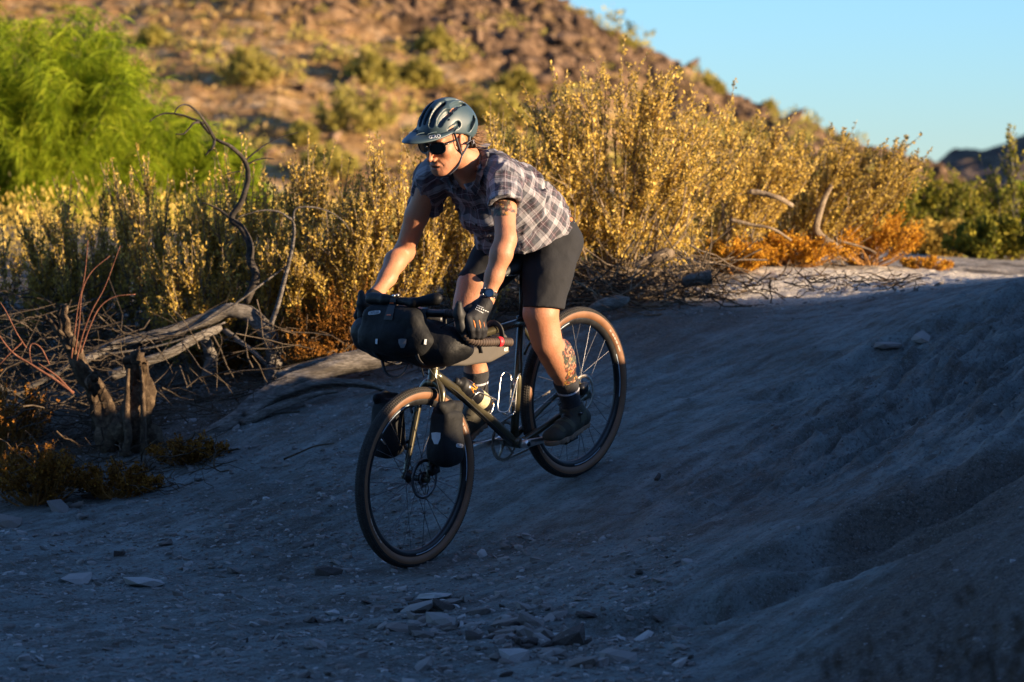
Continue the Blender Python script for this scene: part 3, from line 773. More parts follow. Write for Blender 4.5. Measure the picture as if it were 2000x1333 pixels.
def dead(name, label, cat, parts, mat, group=None, base=None):
    """parts: list of (part name, material or None, [limb kwargs...])"""
    b = at(*base); z = float(ground_z(b[0], b[1])); off = np.array([b[0], b[1], z])
    e = empty(name, loc=off, label=label, cat=cat, group=group)
    for pn, pm, limbs in parts:
        g = Geo()
        for k, L in enumerate(limbs): limb(g, *L[0:3], **(L[3] if len(L) > 3 else {}))
        g.mesh(pn, pm or mat, e, off=off)
    return e
dead('dead_branch', 'bare dark dead branch curving up into an S against the hill', 'dead branch', [
    ('main_branch', None, [([(478, 590, 16.68), (500, 540, 16.68), (488, 510, 16.68), (489, 478, 16.68), (472, 445, 16.68), (452, 427, 16.68), (470, 395, 16.68), (485, 350, 16.68), (481, 318, 16.68), (462, 295, 16.63), (445, 283, 16.58), (420, 272, 16.58)], .021, .008, dict(n=44, seed=1, sides=8))]),
    ('side_branch', None, [([(420, 272, 16.58), (405, 245, 16.53), (388, 222, 16.48), (368, 206, 16.43), (350, 208, 16.38), (340, 222, 16.38)], .009, .003), ]),
    ('side_branch', None, [([(412, 262, 16.58), (390, 238, 16.58), (375, 232, 16.58), (355, 225, 16.58), (325, 222, 16.58), (305, 228, 16.58), (292, 238, 16.58)], .008, .003)]),
    ('side_branch', None, [([(402, 240, 16.58), (380, 240, 16.48), (368, 252, 16.48), (358, 262, 16.48), (342, 262, 16.48)], .007, .003)]),
    ('side_branch', None, [([(420, 272, 16.58), (416, 288, 16.48), (408, 296, 16.48), (402, 304, 16.48)], .009, .004)]),
    ('side_branch', None, [([(478, 316, 16.68), (495, 300, 16.68), (520, 282, 16.68), (550, 268, 16.68), (582, 259, 16.68)], .006, .002)]),
    ('side_branch', None, [([(482, 322, 16.68), (500, 313, 16.68), (518, 310, 16.68), (536, 311, 16.68)], .006, .002)]),
    ('side_branch', None, [([(452, 427, 16.68), (432, 412, 16.68), (412, 402, 16.68), (396, 396, 16.68)], .009, .003)]),
    ('side_branch', None, [([(470, 335, 16.68), (455, 337, 16.68), (440, 342, 16.68)], .004, .002)])], B_DARK, base=(480, 600, 16.68))
dead('dead_branch', 'thin grey dead branch with two arching twigs beside the curved one', 'dead branch', [
    ('main_branch', None, [([(530, 640, 16.58), (545, 590, 16.58), (562, 520, 16.58), (572, 475, 16.58), (574, 440, 16.58), (566, 425, 16.58)], .014, .006)]),
    ('side_branch', None, [([(568, 428, 16.58), (545, 414, 16.58), (515, 411, 16.58), (485, 418, 16.58), (466, 424, 16.58)], .006, .002)]),
    ('side_branch', None, [([(574, 432, 16.58), (578, 408, 16.58), (610, 405, 16.58), (645, 415, 16.58), (670, 432, 16.58), (682, 448, 16.58)], .006, .002)])], B_GREY, base=(530, 645, 16.58))
dead('fallen_trunk', 'arched grey dead trunk bowing down to the ground', 'dead trunk', [
    ('trunk', None, [([(155, 712, 16.55), (230, 672, 16.65), (330, 648, 16.65), (410, 622, 16.65), (455, 606, 16.65), (500, 622, 16.65), (528, 660, 16.65), (536, 705, 16.65), (527, 765, 16.55)], .030, .055, dict(n=46, sides=12, seed=5, rs=[.02, .027, .034, .038, .043, .045, .042]))]),
    ('side_branch', None, [([(215, 735, 16.45), (270, 712, 16.45), (330, 690, 16.45), (385, 660, 16.55), (430, 640, 16.65)], .024, .020, dict(seed=6))]),
    ('side_branch', None, [([(440, 645, 16.65), (470, 668, 16.55), (500, 692, 16.45), (520, 712, 16.45)], .016, .008)]),
    ('side_branch', None, [([(405, 660, 16.65), (412, 700, 16.65), (408, 735, 16.65)], .03, .035)])], B_GREY, base=(440, 720, 16.65))
dead('broken_stump', 'broken pale tree stump forked at the top, catching the sun', 'tree stump', [
    ('trunk', None, [([(235, 885, 15.7), (215, 815, 15.8), (185, 755, 15.8), (155, 705, 15.8), (138, 665, 15.8), (128, 630, 15.8), (124, 597, 15.8)], .075, .02, dict(n=44, sides=16, seed=8, rough=.32, rs=[.085, .06, .045, .04, .036, .028, .024, .02]))]),
    ('side_branch', None, [([(140, 668, 15.8), (122, 652, 15.8), (105, 634, 15.8), (86, 617, 15.8)], .022, .014, dict(seed=9, rough=.2))]),
    ('side_branch', None, [([(150, 695, 15.8), (142, 675, 15.7), (146, 655, 15.7)], .016, .006, dict(seed=10))]),
    ('side_branch', None, [([(190, 765, 15.7), (178, 745, 15.65), (188, 730, 15.65)], .026, .02, dict(seed=11, rough=.3))])], B_BROWN, base=(235, 880, 15.7))
dead('rotten_stump', 'short rotten upright stump with splintered bark beside the broken one', 'tree stump', [
    ('trunk', None, [([(270, 905, 15.6), (268, 850, 15.6), (266, 790, 15.6), (264, 735, 15.6), (262, 700, 15.6)], .1, .06, dict(n=44, sides=22, seed=12, rough=.34, rs=[.13, .075, .062, .055, .05, .052, .045]))]),
    ('bark_strip', None, [([(285, 900, 15.5), (282, 850, 15.52), (281, 780, 15.54), (277, 715, 15.55)], .022, .008, dict(seed=13, rough=.3))]),
    ('bark_strip', None, [([(250, 890, 15.5), (246, 830, 15.52), (247, 770, 15.54), (249, 720, 15.55)], .02, .008, dict(seed=14, rough=.3))])], B_BROWN, base=(268, 905, 15.6))
dead('split_log', 'split weathered grey log lying along the trail edge behind the front wheel', 'log', [
    ('log', None, [([(372, 872, 15.5), (440, 832, 15.7), (500, 792, 15.9), (560, 752, 16.1), (640, 722, 16.2), (700, 704, 16.25), (770, 690, 16.3)], .03, .05, dict(n=60, sides=18, seed=15, rough=.2, rs=[.02, .038, .045, .040, .044, .050, .034]))]),
    ('splinter', None, [([(480, 812, 15.75), (540, 772, 15.9), (610, 752, 15.95), (680, 747, 15.95), (730, 755, 15.95), (772, 772, 15.95)], .03, .01, dict(n=44, sides=12, seed=16, rough=.2, rs=[.025, .026, .024, .02, .016, .006]))]),
    ('splinter', None, [([(470, 828, 15.7), (540, 796, 15.8), (610, 772, 15.9), (660, 764, 15.95)], .026, .008, dict(seed=17, rough=.2))]),
    ('splinter', None, [([(540, 735, 16.2), (610, 712, 16.25), (680, 697, 16.3)], .02, .03, dict(seed=18, rough=.2))])], B_GREY, base=(520, 800, 15.9))
def stick(label, pts, r0, r1, mat=B_GREY, cat='stick', name='dead_stick', group='dead sticks and logs by the trail', **kw):
    P = ppath(pts); off = P.mean(0)
    g = Geo(); limb(g, P, r0, r1, world=True, **kw)
    o = g.mesh(name, mat, None, off=off); o.location = off
    return put(o, label, cat, group)
stick('pale flat piece of driftwood beside the top of the rear wheel', [(1135, 618, 16.9), (1170, 602, 16.9), (1205, 592, 16.95), (1228, 585, 17.0)], .03, .02, rs=[.02, .034, .036, .012], name='driftwood', seed=20)
stick('sunlit pale log end lying under the tallest golden bush', [(1240, 518, 17.4), (1270, 507, 17.4), (1300, 499, 17.4), (1318, 497, 17.4)], .02, .02, rs=[.012, .026, .032, .014], mat=B_TWIG, name='driftwood', seed=21)
stick('grey rounded chunk of wood between the tallest bush and the orange plants', [(1335, 552, 17.2), (1362, 545, 17.2), (1390, 540, 17.2)], .03, .03, rs=[.03, .036, .04], name='driftwood', seed=22)
stick('short straw stick leaning on the sunlit gravel', [(1478, 553, 17.2), (1492, 543, 17.2), (1506, 533, 17.2)], .005, .004, mat=B_TWIG)
stick('thick bent branch under the leaning golden bush', [(1640, 490, 19.1), (1615, 470, 19.1), (1595, 450, 19.1), (1600, 420, 19.1), (1612, 385, 19.1), (1625, 360, 19.1)], .028, .012, mat=B_TWIG, seed=23)
stick('pale thin branch running out over the orange mound', [(1640, 470, 19.2), (1690, 485, 19.2), (1712, 495, 19.2)], .008, .005, mat=B_TWIG)
stick('pale dead limb half hidden in the golden bushes', [(1465, 373, 18.5), (1490, 378, 18.5), (1520, 387, 18.5), (1548, 402, 18.6)], .016, .012, mat=B_TWIG, seed=24)
stick('pale dead limb reaching right under the leaning bush', [(1425, 430, 18.4), (1470, 440, 18.4), (1510, 448, 18.4), (1545, 470, 18.5)], .011, .007, mat=B_TWIG, seed=25)
stick('grey forked stick pointing at the handlebar bag', [(575, 702, 16.6), (620, 685, 16.6), (660, 675, 16.6), (700, 665, 16.6)], .008, .005)
stick('long thin stick lying across the arched trunk', [(210, 672, 16.6), (300, 662, 16.6), (380, 640, 16.6), (450, 600, 16.6), (505, 560, 16.6), (560, 520, 16.7)], .009, .004, n=34)
stick('long stick lying low in front of the arched trunk', [(205, 692, 16.4), (290, 680, 16.4), (370, 658, 16.4), (440, 630, 16.5)], .006, .004)
stick('dark branch lying level behind the broken stump', [(300, 568, 17.6), (345, 560, 17.6), (390, 552, 17.6), (412, 548, 17.6)], .012, .009, mat=B_DARK)
stick('dark crooked branch on the ground at the left edge', [(0, 755, 16.4), (30, 768, 16.4), (60, 755, 16.4), (110, 730, 16.4), (150, 705, 16.4)], .016, .012)
stick('small brown stick lying on the trail left of the front wheel', [(555, 897, 14.75), (585, 884, 14.8), (615, 872, 14.85), (652, 866, 14.9)], .005, .003, mat=B_BROWN)
stick('short dark stick on the shaded bank right of the rear wheel', [(1680, 757, 14.45), (1725, 750, 14.5), (1775, 741, 14.55)], .004, .003, mat=B_BROWN)
# red twigs round the broken stump
GRT = 'red twigs around the broken stump'
RT = [([(140, 700, 15.7), (146, 650, 15.7), (152, 600, 15.7), (165, 540, 15.7), (172, 470, 15.7)], 'upright red twig nearest to the broken stump'), ([(147, 690, 15.7), (155, 630, 15.7), (160, 570, 15.7), (180, 530, 15.7), (215, 500, 15.7)], 'red twig bending right behind the first upright one'),
      ([(150, 705, 15.7), (160, 660, 15.7), (178, 610, 15.7), (205, 560, 15.7), (235, 480, 15.7)], 'long red twig slanting up to the right'), ([(158, 690, 15.7), (175, 640, 15.7), (195, 600, 15.7), (225, 580, 15.7), (265, 575, 15.7)], 'red twig leaning furthest to the right'),
      ([(145, 768, 15.5), (105, 740, 15.5), (60, 712, 15.5), (25, 690, 15.5), (0, 658, 15.5), (-20, 620, 15.5)], 'thick red branch sweeping down left to the picture edge'), ([(135, 760, 15.5), (110, 735, 15.5), (75, 710, 15.5)], 'short red branch below the thick sweeping one'),
      ([(97, 712, 15.5), (80, 680, 15.5), (62, 672, 15.5), (58, 690, 15.5), (62, 710, 15.5)], 'hooked red twig bent over at its tip'), ([(52, 680, 15.5), (32, 650, 15.5), (12, 610, 15.5), (0, 590, 15.5)], 'red twig rising out of the left edge'),
      ([(45, 668, 15.5), (20, 690, 15.5), (0, 712, 15.5)], 'thin red twig drooping at the left edge')]
for pts, lb in RT:
    stick(lb, pts, .009 if 'thick' in lb else .0045, .002, mat=B_RED, cat='twig', name='red_twig', group=GRT)
# tangles of dry brush under the bushes
def tangle(label, boxes, n, seed, mat, r0=.0035, L=(.15, .6)):
    r = np.random.default_rng(seed); PP_ = []
    for (u0, u1, v0, v1, d0, d1), k in zip(boxes, np.array(n)):
        c = np.array([at(u, v, d) for u, v, d in zip(r.uniform(u0, u1, k), r.uniform(v0, v1, k), r.uniform(d0, d1, k))])
        gz = ground_z(c[:, 0], c[:, 1]); c[:, 2] = np.maximum(c[:, 2], gz + .01)
        a = unit(r.normal(0, 1, (k, 3)) * np.array([1, .7, .45])); ln = r.uniform(*L, k)
        t = np.linspace(-.5, .5, 6)[None, :, None]
        P = c[:, None] + a[:, None] * ln[:, None, None] * t + r.normal(0, .08, (k, 1, 3)) * ln[:, None, None] * (t * t * 4) + r.normal(0, .006, (k, 6, 3))
        PP_.append(P)
    P = np.concatenate(PP_)
    g2 = ground_z(P[..., 0], P[..., 1]); P[..., 2] = np.maximum(P[..., 2], g2 + .004)
    rr = np.linspace(1.2, .5, 6)[None] * r.uniform(.5, 1.9, (len(P), 1)) * r0
    V, F = tubes_batch(P, rr, 4)
    o = obj('dry_brush', raw_mesh('dry_brush', V, [F]), mat)
    return put(o, label, 'brush', kind='stuff')
tangle('tangle of grey dead twigs under the golden bushes behind the rider', [(1090, 1420, 500, 590, 17.2, 17.9), (1090, 1260, 555, 610, 16.9, 17.5), (1400, 1640, 450, 535, 19.0, 19.6), (820, 1100, 530, 640, 17.1, 18.2)], [120, 40, 50, 70], 101, B_TWIG, .0026)
tangle('tangle of dark dead twigs low under the golden bushes', [(1080, 1400, 520, 600, 17.1, 17.9), (820, 1110, 540, 650, 17.1, 18.2)], [170, 150], 104, B_DTWIG, .0026)
tangle('tangle of dark dead twigs around the arched trunk', [(430, 830, 540, 680, 17.3, 18.2), (180, 480, 560, 720, 17.3, 18.2), (-40, 240, 600, 800, 16.3, 17.6), (-40, 300, 780, 900, 15.7, 16.4)], [260, 210, 260, 150], 102, B_DTWIG, .0022)
tangle('loose dark twigs and sticks between the stumps and the log', [(150, 560, 640, 860, 15.8, 17.0), (-40, 400, 560, 700, 17.0, 18.2)], [150, 160], 105, B_DTWIG, .0024, (.15, .6))
tangle('straw litter along the foot of the bushes', [(1200, 1800, 540, 575, 17.0, 18.3), (500, 900, 640, 740, 16.3, 17.2), (0, 420, 860, 1000, 14.6, 15.6)], [180, 130, 160], 103, B_BROWN, .0022, (.06, .3))

# ------------------------------------------------------------------ stones
M = Mat('trail_stone'); co = M.coord('Object'); ri = M.n('ObjectInfo').outputs['Random']; ra = M.n('NewGeometry').outputs['Random Per Island']
n2 = M.noise(co, 14, 5, .7)
c = M.ramp(M.math('FRACT', M.math('ADD', ri, ra)), [(0, (.13, .115, .105)), (.25, (.22, .20, .185)), (.5, (.30, .285, .27)), (.75, (.20, .165, .145)), (.95, (.42, .41, .40))])
M.set(color=M.mix(M.math('MULTIPLY', n2, .8), c, M.mix(.5, c, (.05, .045, .04))), rough=.85, spec=.25)
M.bump(n2, .5, .01)
MAT_STONE = M.m
M = Mat('dark_stone'); co = M.coord('Object'); n2 = M.noise(co, 18, 5, .7)
M.set(color=M.ramp(n2, [(.35, (.03, .024, .022)), (.7, (.085, .07, .06))]), rough=.8, spec=.3); M.bump(n2, .5, .01)
MAT_DSTONE = M.m
def pebbles(label, n, u_rng, v_rng, seed, smin, smax, sig):
    r = np.random.default_rng(seed)
    u, v = r.uniform(*u_rng, n), r.uniform(*v_rng, n)
    # march each sight line to the ground
    d = np.full(n, 9.0)
    B_ = np.array([at(a, b, 1.0) for a, b in zip(u, v)]); x1, z1 = B_[:, 0], B_[:, 2] - CAMZ
    for it in range(60):
        gap = CAMZ + z1 * d - ground_base(x1 * d, d)
        d = d + np.clip(gap / .16, -.4, .4) * .6
    x, y = x1 * d, d
    ok = (y < 17.5) & (y > 9.2) & (fbm(x * 1.1, y * 1.1, 0, 3, seed + 1) > -.25 - .3 * (x < -.6))
    x, y = x[ok], y[ok]; k = len(x)
    V, q = stone_verts(k, seed + 2, .6)
    s = np.clip(r.lognormal(math.log(smin), sig, k), smin * .5, smax)
    V = V * s[:, None, None] + np.stack([x, y, ground_z(x, y) + s * .12], -1)[:, None]
    F = (q[None] + (np.arange(k) * 14)[:, None, None]).reshape(-1, 3)
    o = obj('gravel', raw_mesh('gravel', V, [F], False), MAT_STONE)
    return put(o, label, 'gravel', kind='stuff')
pebbles('loose gravel over the flat trail in front', 8000, (-80, 1350), (1040, 1345), 201, .0058, .034, .6)
pebbles('washed gravel on the slope left of the front wheel', 3600, (150, 900), (740, 1060), 202, .006, .035, .5)
pebbles('sparse grit over the shaded bank', 900, (850, 2050), (600, 1340), 203, .0045, .022, .5)
pebbles('sunlit gravel along the far edge of the trail', 800, (1150, 2000), (545, 620), 204, .008, .03, .4)
PROTO = []
r = np.random.default_rng(300)
for k in range(12):
    V, q = stone_verts(1, 310 + k, .62)
    PROTO.append(raw_mesh('stone', V[0], [q], False)); PROTO[-1].materials.append(MAT_STONE)
def ground_hit(u, v, lo=9.0, hi=19.0):
    d = np.linspace(lo, hi, 900); b = at(u, v, 1.0)
    gap = CAMZ + (b[2] - CAMZ) * d - ground_base(b[0] * d, d)
    i = int(np.argmax(gap < 0)) if (gap < 0).any() else len(d) - 1
    return b[0] * d[i], d[i]
def stone(u, v, px, flat=.6, label='loose grey stone lying on the trail', group='loose stones on the trail', mat=None, name='stone', proto=None):
    x, y = ground_hit(u, v); s = px / FPX * y * .62
    me = PROTO[r.integers(0, 12) if proto is None else proto]
    if mat is not None:
        me = me.copy(); me.materials.clear(); me.materials.append(mat)
    o = bpy.data.objects.new(name, me); COL.objects.link(o)
    o.location = (x, y, float(ground_z(x, y)) + s * flat * .28)
    o.scale = (s, s * r.uniform(.75, 1.1), s * flat * 1.3); o.rotation_euler = (r.uniform(-.15, .15), r.uniform(-.15, .15), r.uniform(0, 6.28))
    return put(o, label, 'stone', group)
GP = 'stones of the loose heap in front'
stone(848, 1178, 58, .45, 'pale flat slab on top at the back of the stone heap', GP, name='rock', proto=2)
stone(872, 1195, 44, .7, 'dark blocky stone under the pale flat slab', GP, MAT_DSTONE, 'rock')
stone(815, 1190, 30, .7, 'small dark stone left of the pale flat slab', GP, MAT_DSTONE, 'rock')
stone(1108, 1262, 66, .8, 'largest dark rounded boulder at the right of the stone heap', GP, MAT_DSTONE, 'rock', 4)
stone(1062, 1252, 46, .8, 'pale angular stone left of the largest dark boulder', GP, None, 'rock')
stone(1005, 1293, 46, 1.0, 'brownish upright stone at the front of the stone heap', GP, None, 'rock')
stone(995, 1222, 66, .45, 'long pale slab in the middle of the stone heap', GP, None, 'rock', 7)
stone(970, 1240, 36, .9, 'dark block in front of the long pale slab', GP, MAT_DSTONE, 'rock')
stone(1210, 1300, 60, .5, 'low grey stone right of the heap', GP, None, 'rock')
for k in range(190):
    u = 950 + r.normal(0, 135); v = 1232 + (u - 950) * .16 + r.normal(0, 34)
    if v < 1165 or v > 1330: continue
    stone(u, v, np.clip(r.lognormal(3.0, .45), 12, 50), r.uniform(.45, .95), 'small angular stone of the loose heap in front', GP, MAT_DSTONE if r.random() < .22 else None)
GS = 'loose stones on the trail'
stone(280, 1138, 62, .35, 'flat pale stone in the trail at left', GS, None, 'rock'); stone(150, 1128, 60, .3, 'broad flat stone sunk in the trail far left', GS, None, 'rock')
stone(458, 1112, 32, .8, 'rounded brownish stone left of the front wheel', GS, None, 'rock'); stone(232, 1086, 22, .8, 'dark stone in the sunlit streak', GS, MAT_DSTONE); stone(315, 1066, 34, .5, 'pale pointed stone in the sunlit streak', GS)
stone(642, 1125, 44, .5, 'dark crumbled clod in front of the front wheel', GS, MAT_DSTONE, 'rock', 9); stone(1285, 942, 18, .8, 'small dark stone right of the rear wheel', GS, MAT_DSTONE)
stone(115, 1005, 46, .8, 'brown rock at the foot of the lower left rust plant', GS, None, 'rock'); stone(150, 998, 36, .7, 'smaller brown rock beside the one under the rust plant', GS, None, 'rock'); stone(10, 1030, 60, .6, 'grey rock at the left edge of the trail', GS, None, 'rock')
stone(1735, 665, 50, .5, 'crumbling clod high on the shaded bank', GS, None, 'rock'); stone(1800, 640, 46, .6, 'second clod on the shaded bank nearer the crest', GS, None, 'rock'); stone(1280, 1062, 30, .5, 'brown clod on the bank below the rear wheel', GS, None, 'rock')
for k in range(90):
    u = r.uniform(0, 1350); v = r.uniform(1075, 1330) if r.random() < .7 else r.uniform(800, 1060)
    if v < 1060 and u > 700: continue
    stone(u, v, np.clip(r.lognormal(2.45, .4), 10, 30), r.uniform(.4, .8), 'loose grey stone lying on the trail', GS, MAT_DSTONE if r.random() < .15 else None)
for k in range(16):
    stone(r.uniform(1180, 1950), r.uniform(552, 580), r.uniform(10, 20), .7, 'small pale stone on the sunlit edge of the trail', 'small stones on the sunlit trail edge')
# out of focus dry stalks close to the lens at the lower right
def stalks(label, u0, u1, d, seed, vt, n=26):
    r = np.random.default_rng(seed); S = []
    for k in range(n):
        u = r.uniform(u0, u1); b = at(u, 1400, d); z = float(ground_z(b[0], d)); h = max(.1, at(u, r.uniform(vt, vt + 160), d)[2] - z)
        t = np.linspace(0, 1, 6)[:, None]
        S.append(np.array([b[0], d + r.normal(0, .12), z]) + t * np.array([0, 0, h]) + t ** 2 * np.array([r.normal(0, .07), r.normal(0, .05), 0]))
    S = np.array(S)
    V, F = tubes_batch(S, np.linspace(1.2, .4, 6)[None] * np.full((n, 1), .0022), 4)
    off = np.array([S[:, 0, 0].mean(), d, S[:, 0, 2].min()])
    e = empty('dry_weed', loc=off, label=label, cat='dry plant', group='blurred dry weeds close to the lens')
    Geo().add(V, F).mesh('stalk', B_BROWN, e, off=off)
    P = (S[:, 2:, :] + r.normal(0, .02, S[:, 2:, :].shape)).reshape(-1, 3); P = np.repeat(P, 7, 0) + r.normal(0, .018, (len(P) * 7, 3))
    V, F = leaf_quads(P - off, unit(r.normal(size=P.shape)), np.full(len(P), .02), np.full(len(P), .01), r)
    put(obj('seed_heads', raw_mesh('seed_heads', V, [F], False), B_BROWN, e), kind='stuff')
stalks('blurred brown weed in the lower right corner', 1830, 2060, 5.2, 401, 1190, 34)
stalks('blurred thin weed left of the one in the lower right corner', 1700, 1850, 5.6, 402, 1240, 22)
# ------------------------------------------------------------------ bicycle frame of reference: X forward, Y rider's left, Z up, origin at the rear tyre's contact
BO = np.array([.300, 13.926, .376])
_hd, _pi, _le = 4.041, .276, -.072
_hv = np.array([math.cos(_hd), math.sin(_hd), 0.0])
_fw = np.array([math.cos(_pi) * _hv[0], math.cos(_pi) * _hv[1], -math.sin(_pi)])
_l0 = np.array([-_hv[1], _hv[0], 0.0]); _u0 = np.cross(_fw, _l0)
_lf = math.cos(_le) * _l0 + math.sin(_le) * _u0
BM = np.stack([_fw, _lf, np.cross(_fw, _lf)], 1)
def bike_empty(name, base, label, cat, group=None):
    base = np.asarray(base, float); w = BO + BM @ base
    m = Matrix([[*BM[0], w[0]], [*BM[1], w[1]], [*BM[2], w[2]], [0, 0, 0, 1]])
    e = empty(name, matrix=m, label=label, cat=cat, group=group)
    e['base'] = [float(v) for v in base]
    return e
def pixel_ray(u, v):
    """camera position and sight line of a photo pixel in bicycle coordinates"""
    p = at(u, v, 10.0) - np.array([0, 0, CAMZ])
    return BM.T @ (np.array([0, 0, CAMZ]) - BO), BM.T @ (p / np.linalg.norm(p))
def on_plane(u, v, Y):
    o, d = pixel_ray(u, v); t = (Y - o[1]) / d[1]; return o + t * d

# ---- signed distance modelling and surface nets
class Sdf:
    def __init__(self, lo, hi, h):
        self.lo = np.asarray(lo, float); self.h = h
        self.n = np.ceil((np.asarray(hi, float) - self.lo) / h).astype(int) + 1
        self.f = np.full(self.n, 1.0, np.float32)
    def _blk(self, lo, hi):
        a = np.clip(np.floor((np.asarray(lo) - self.lo) / self.h).astype(int), 0, self.n); b = np.clip(np.ceil((np.asarray(hi) - self.lo) / self.h).astype(int) + 1, 0, self.n)
        if (b <= a).any(): return None, None
        g = [self.lo[i] + self.h * np.arange(a[i], b[i]) for i in range(3)]
        X, Y, Z = np.meshgrid(*g, indexing='ij')
        return tuple(slice(a[i], b[i]) for i in range(3)), (X, Y, Z)
    def put(self, lo, hi, fn, k=.0, op='add'):
        pad = k * 1.5 + self.h * 3 + .012
        sl, P = self._blk(np.asarray(lo, float) - pad, np.asarray(hi, float) + pad)
        if sl is None: return self
        d = fn(*P).astype(np.float32); f = self.f[sl]
        if op == 'sub': d = -d
        if k > 0:
            if op == 'add':
                hh = np.clip(.5 + .5 * (f - d) / k, 0, 1); self.f[sl] = f * (1 - hh) + d * hh - k * hh * (1 - hh)
            else:
                hh = np.clip(.5 - .5 * (f - d) / k, 0, 1); self.f[sl] = f * (1 - hh) + d * hh + k * hh * (1 - hh)
        else:
            self.f[sl] = np.minimum(f, d) if op == 'add' else np.maximum(f, d)
        return self
    def cone(self, a, b, r1, r2, k=.02, op='add'):
        """a rounded cone between a and b"""
        a, b = np.asarray(a, float), np.asarray(b, float); ba = b - a; l2 = ba @ ba + 1e-12
        def fn(X, Y, Z):
            t = np.clip(((X - a[0]) * ba[0] + (Y - a[1]) * ba[1] + (Z - a[2]) * ba[2]) / l2, 0, 1)
            return np.sqrt((X - a[0] - t * ba[0]) ** 2 + (Y - a[1] - t * ba[1]) ** 2 + (Z - a[2] - t * ba[2]) ** 2) - (r1 + (r2 - r1) * t)
        R = max(r1, r2)
        return self.put(np.minimum(a, b) - R, np.maximum(a, b) + R, fn, k, op)
    def chain(self, pts, rs, k=.02, op='add'):
        for i in range(len(pts) - 1): self.cone(pts[i], pts[i + 1], rs[i], rs[i + 1], k, op)
        return self
    def ell(self, c, r, k=.02, R=None, op='add'):
        c, r = np.asarray(c, float), np.asarray(r, float); Rm = np.eye(3) if R is None else np.asarray(R)
        def fn(X, Y, Z):
            q = [(X - c[0]) * Rm[0, i] + (Y - c[1]) * Rm[1, i] + (Z - c[2]) * Rm[2, i] for i in range(3)]
            k0 = np.sqrt(sum((q[i] / r[i]) ** 2 for i in range(3))); k1 = np.sqrt(sum((q[i] / r[i] ** 2) ** 2 for i in range(3)))
            return k0 * (k0 - 1) / np.maximum(k1, 1e-6)
        m = r.max() if R is not None else r
        return self.put(c - m, c + m, fn, k, op)
    def box(self, c, s, rad, k=.01, R=None, op='add', taper=None):
        """rounded box, s half sizes; taper: scale of x,y at the top against the bottom"""
        c, s = np.asarray(c, float), np.asarray(s, float); Rm = np.eye(3) if R is None else np.asarray(R)
        def fn(X, Y, Z):
            q = [(X - c[0]) * Rm[0, i] + (Y - c[1]) * Rm[1, i] + (Z - c[2]) * Rm[2, i] for i in range(3)]
            if taper is not None:
                w = 1 + (taper - 1) * np.clip((q[2] / s[2] + 1) / 2, 0, 1); q[0] = q[0] / w; q[1] = q[1] / w
            e = [np.abs(q[i]) - s[i] + rad for i in range(3)]
            return np.sqrt(sum(np.maximum(v, 0) ** 2 for v in e)) + np.minimum(np.maximum(np.maximum(e[0], e[1]), e[2]), 0) - rad
        m = np.linalg.norm(s) if R is not None else s * (1.0 if taper is None else max(1, taper))
        return self.put(c - m, c + m, fn, k, op)
    def grid(self):
        return np.meshgrid(*[self.lo[i] + self.h * np.arange(self.n[i]) for i in range(3)], indexing='ij')
    def warp(self, fn, band=.03):
        """add fn(x,y,z) to the distance near the surface"""
        m = np.abs(self.f) < band; i = np.argwhere(m); p = self.lo + self.h * i
        self.f[m] += fn(p[:, 0], p[:, 1], p[:, 2]).astype(np.float32)
        return self
    def at(self, P):
        q = (np.asarray(P, float) - self.lo) / self.h; q = np.clip(q, 0, self.n - 1.001); i = q.astype(int); w = q - i; r = 0
        for a in (0, 1):
            for b in (0, 1):
                for c in (0, 1):
                    r = r + self.f[i[..., 0] + a, i[..., 1] + b, i[..., 2] + c] * (w[..., 0] if a else 1 - w[..., 0]) * (w[..., 1] if b else 1 - w[..., 1]) * (w[..., 2] if c else 1 - w[..., 2])
        return r
    def nets(self, relax=1):
        f = self.f; n = self.n
        f = np.pad(f, 1, constant_values=1.0); lo = self.lo - self.h
        s = f < 0; N = np.array(f.shape) - 1
        cnt = np.zeros(N, np.int8); sm = np.zeros(tuple(N) + (3,), np.float32)
        cn = [(a, b, c) for a in (0, 1) for b in (0, 1) for c in (0, 1)]
        def sub(A, o): return A[o[0]:o[0] + N[0], o[1]:o[1] + N[1], o[2]:o[2] + N[2]]
        for i in range(8):
            for ax in range(3):
                if cn[i][ax]: continue
                o2 = list(cn[i]); o2[ax] = 1
                x = sub(s, cn[i]) != sub(s, tuple(o2)); idx = np.nonzero(x)
                if not len(idx[0]): continue
                fa, fb = sub(f, cn[i])[idx], sub(f, tuple(o2))[idx]
                t = fa / (fa - fb); p = np.tile(np.array(cn[i], np.float32), (len(t), 1)); p[:, ax] += t
                sm[idx] += p; cnt[idx] += 1
        act = np.nonzero(cnt); ids = -np.ones(N, np.int64); ids[act] = np.arange(len(act[0]))
        V = (np.stack(act, 1) + sm[act] / cnt[act][:, None]) * self.h + lo
        F = []
        for ax in range(3):
            sl0 = [slice(1, N[i]) for i in range(3)]; sl0[ax] = slice(0, N[ax])
            a = s[tuple(sl0)]; sl1 = list(sl0); sl1[ax] = slice(1, N[ax] + 1); b = s[tuple(sl1)]
            p, q = (ax + 1) % 3, (ax + 2) % 3
            idx = np.argwhere(a != b); off = np.ones(3, int); off[ax] = 0; idx = idx + off
            flip = a[tuple((idx - off).T)]
            def cid(dp, dq):
                e = idx.copy(); e[:, p] -= dp; e[:, q] -= dq; return ids[tuple(e.T)]
            qd = np.stack([cid(0, 0), cid(1, 0), cid(1, 1), cid(0, 1)], 1)
            qd = np.where(flip[:, None], qd, qd[:, ::-1]); F.append(qd)
        F = np.concatenate(F); F = F[(F >= 0).all(1)]
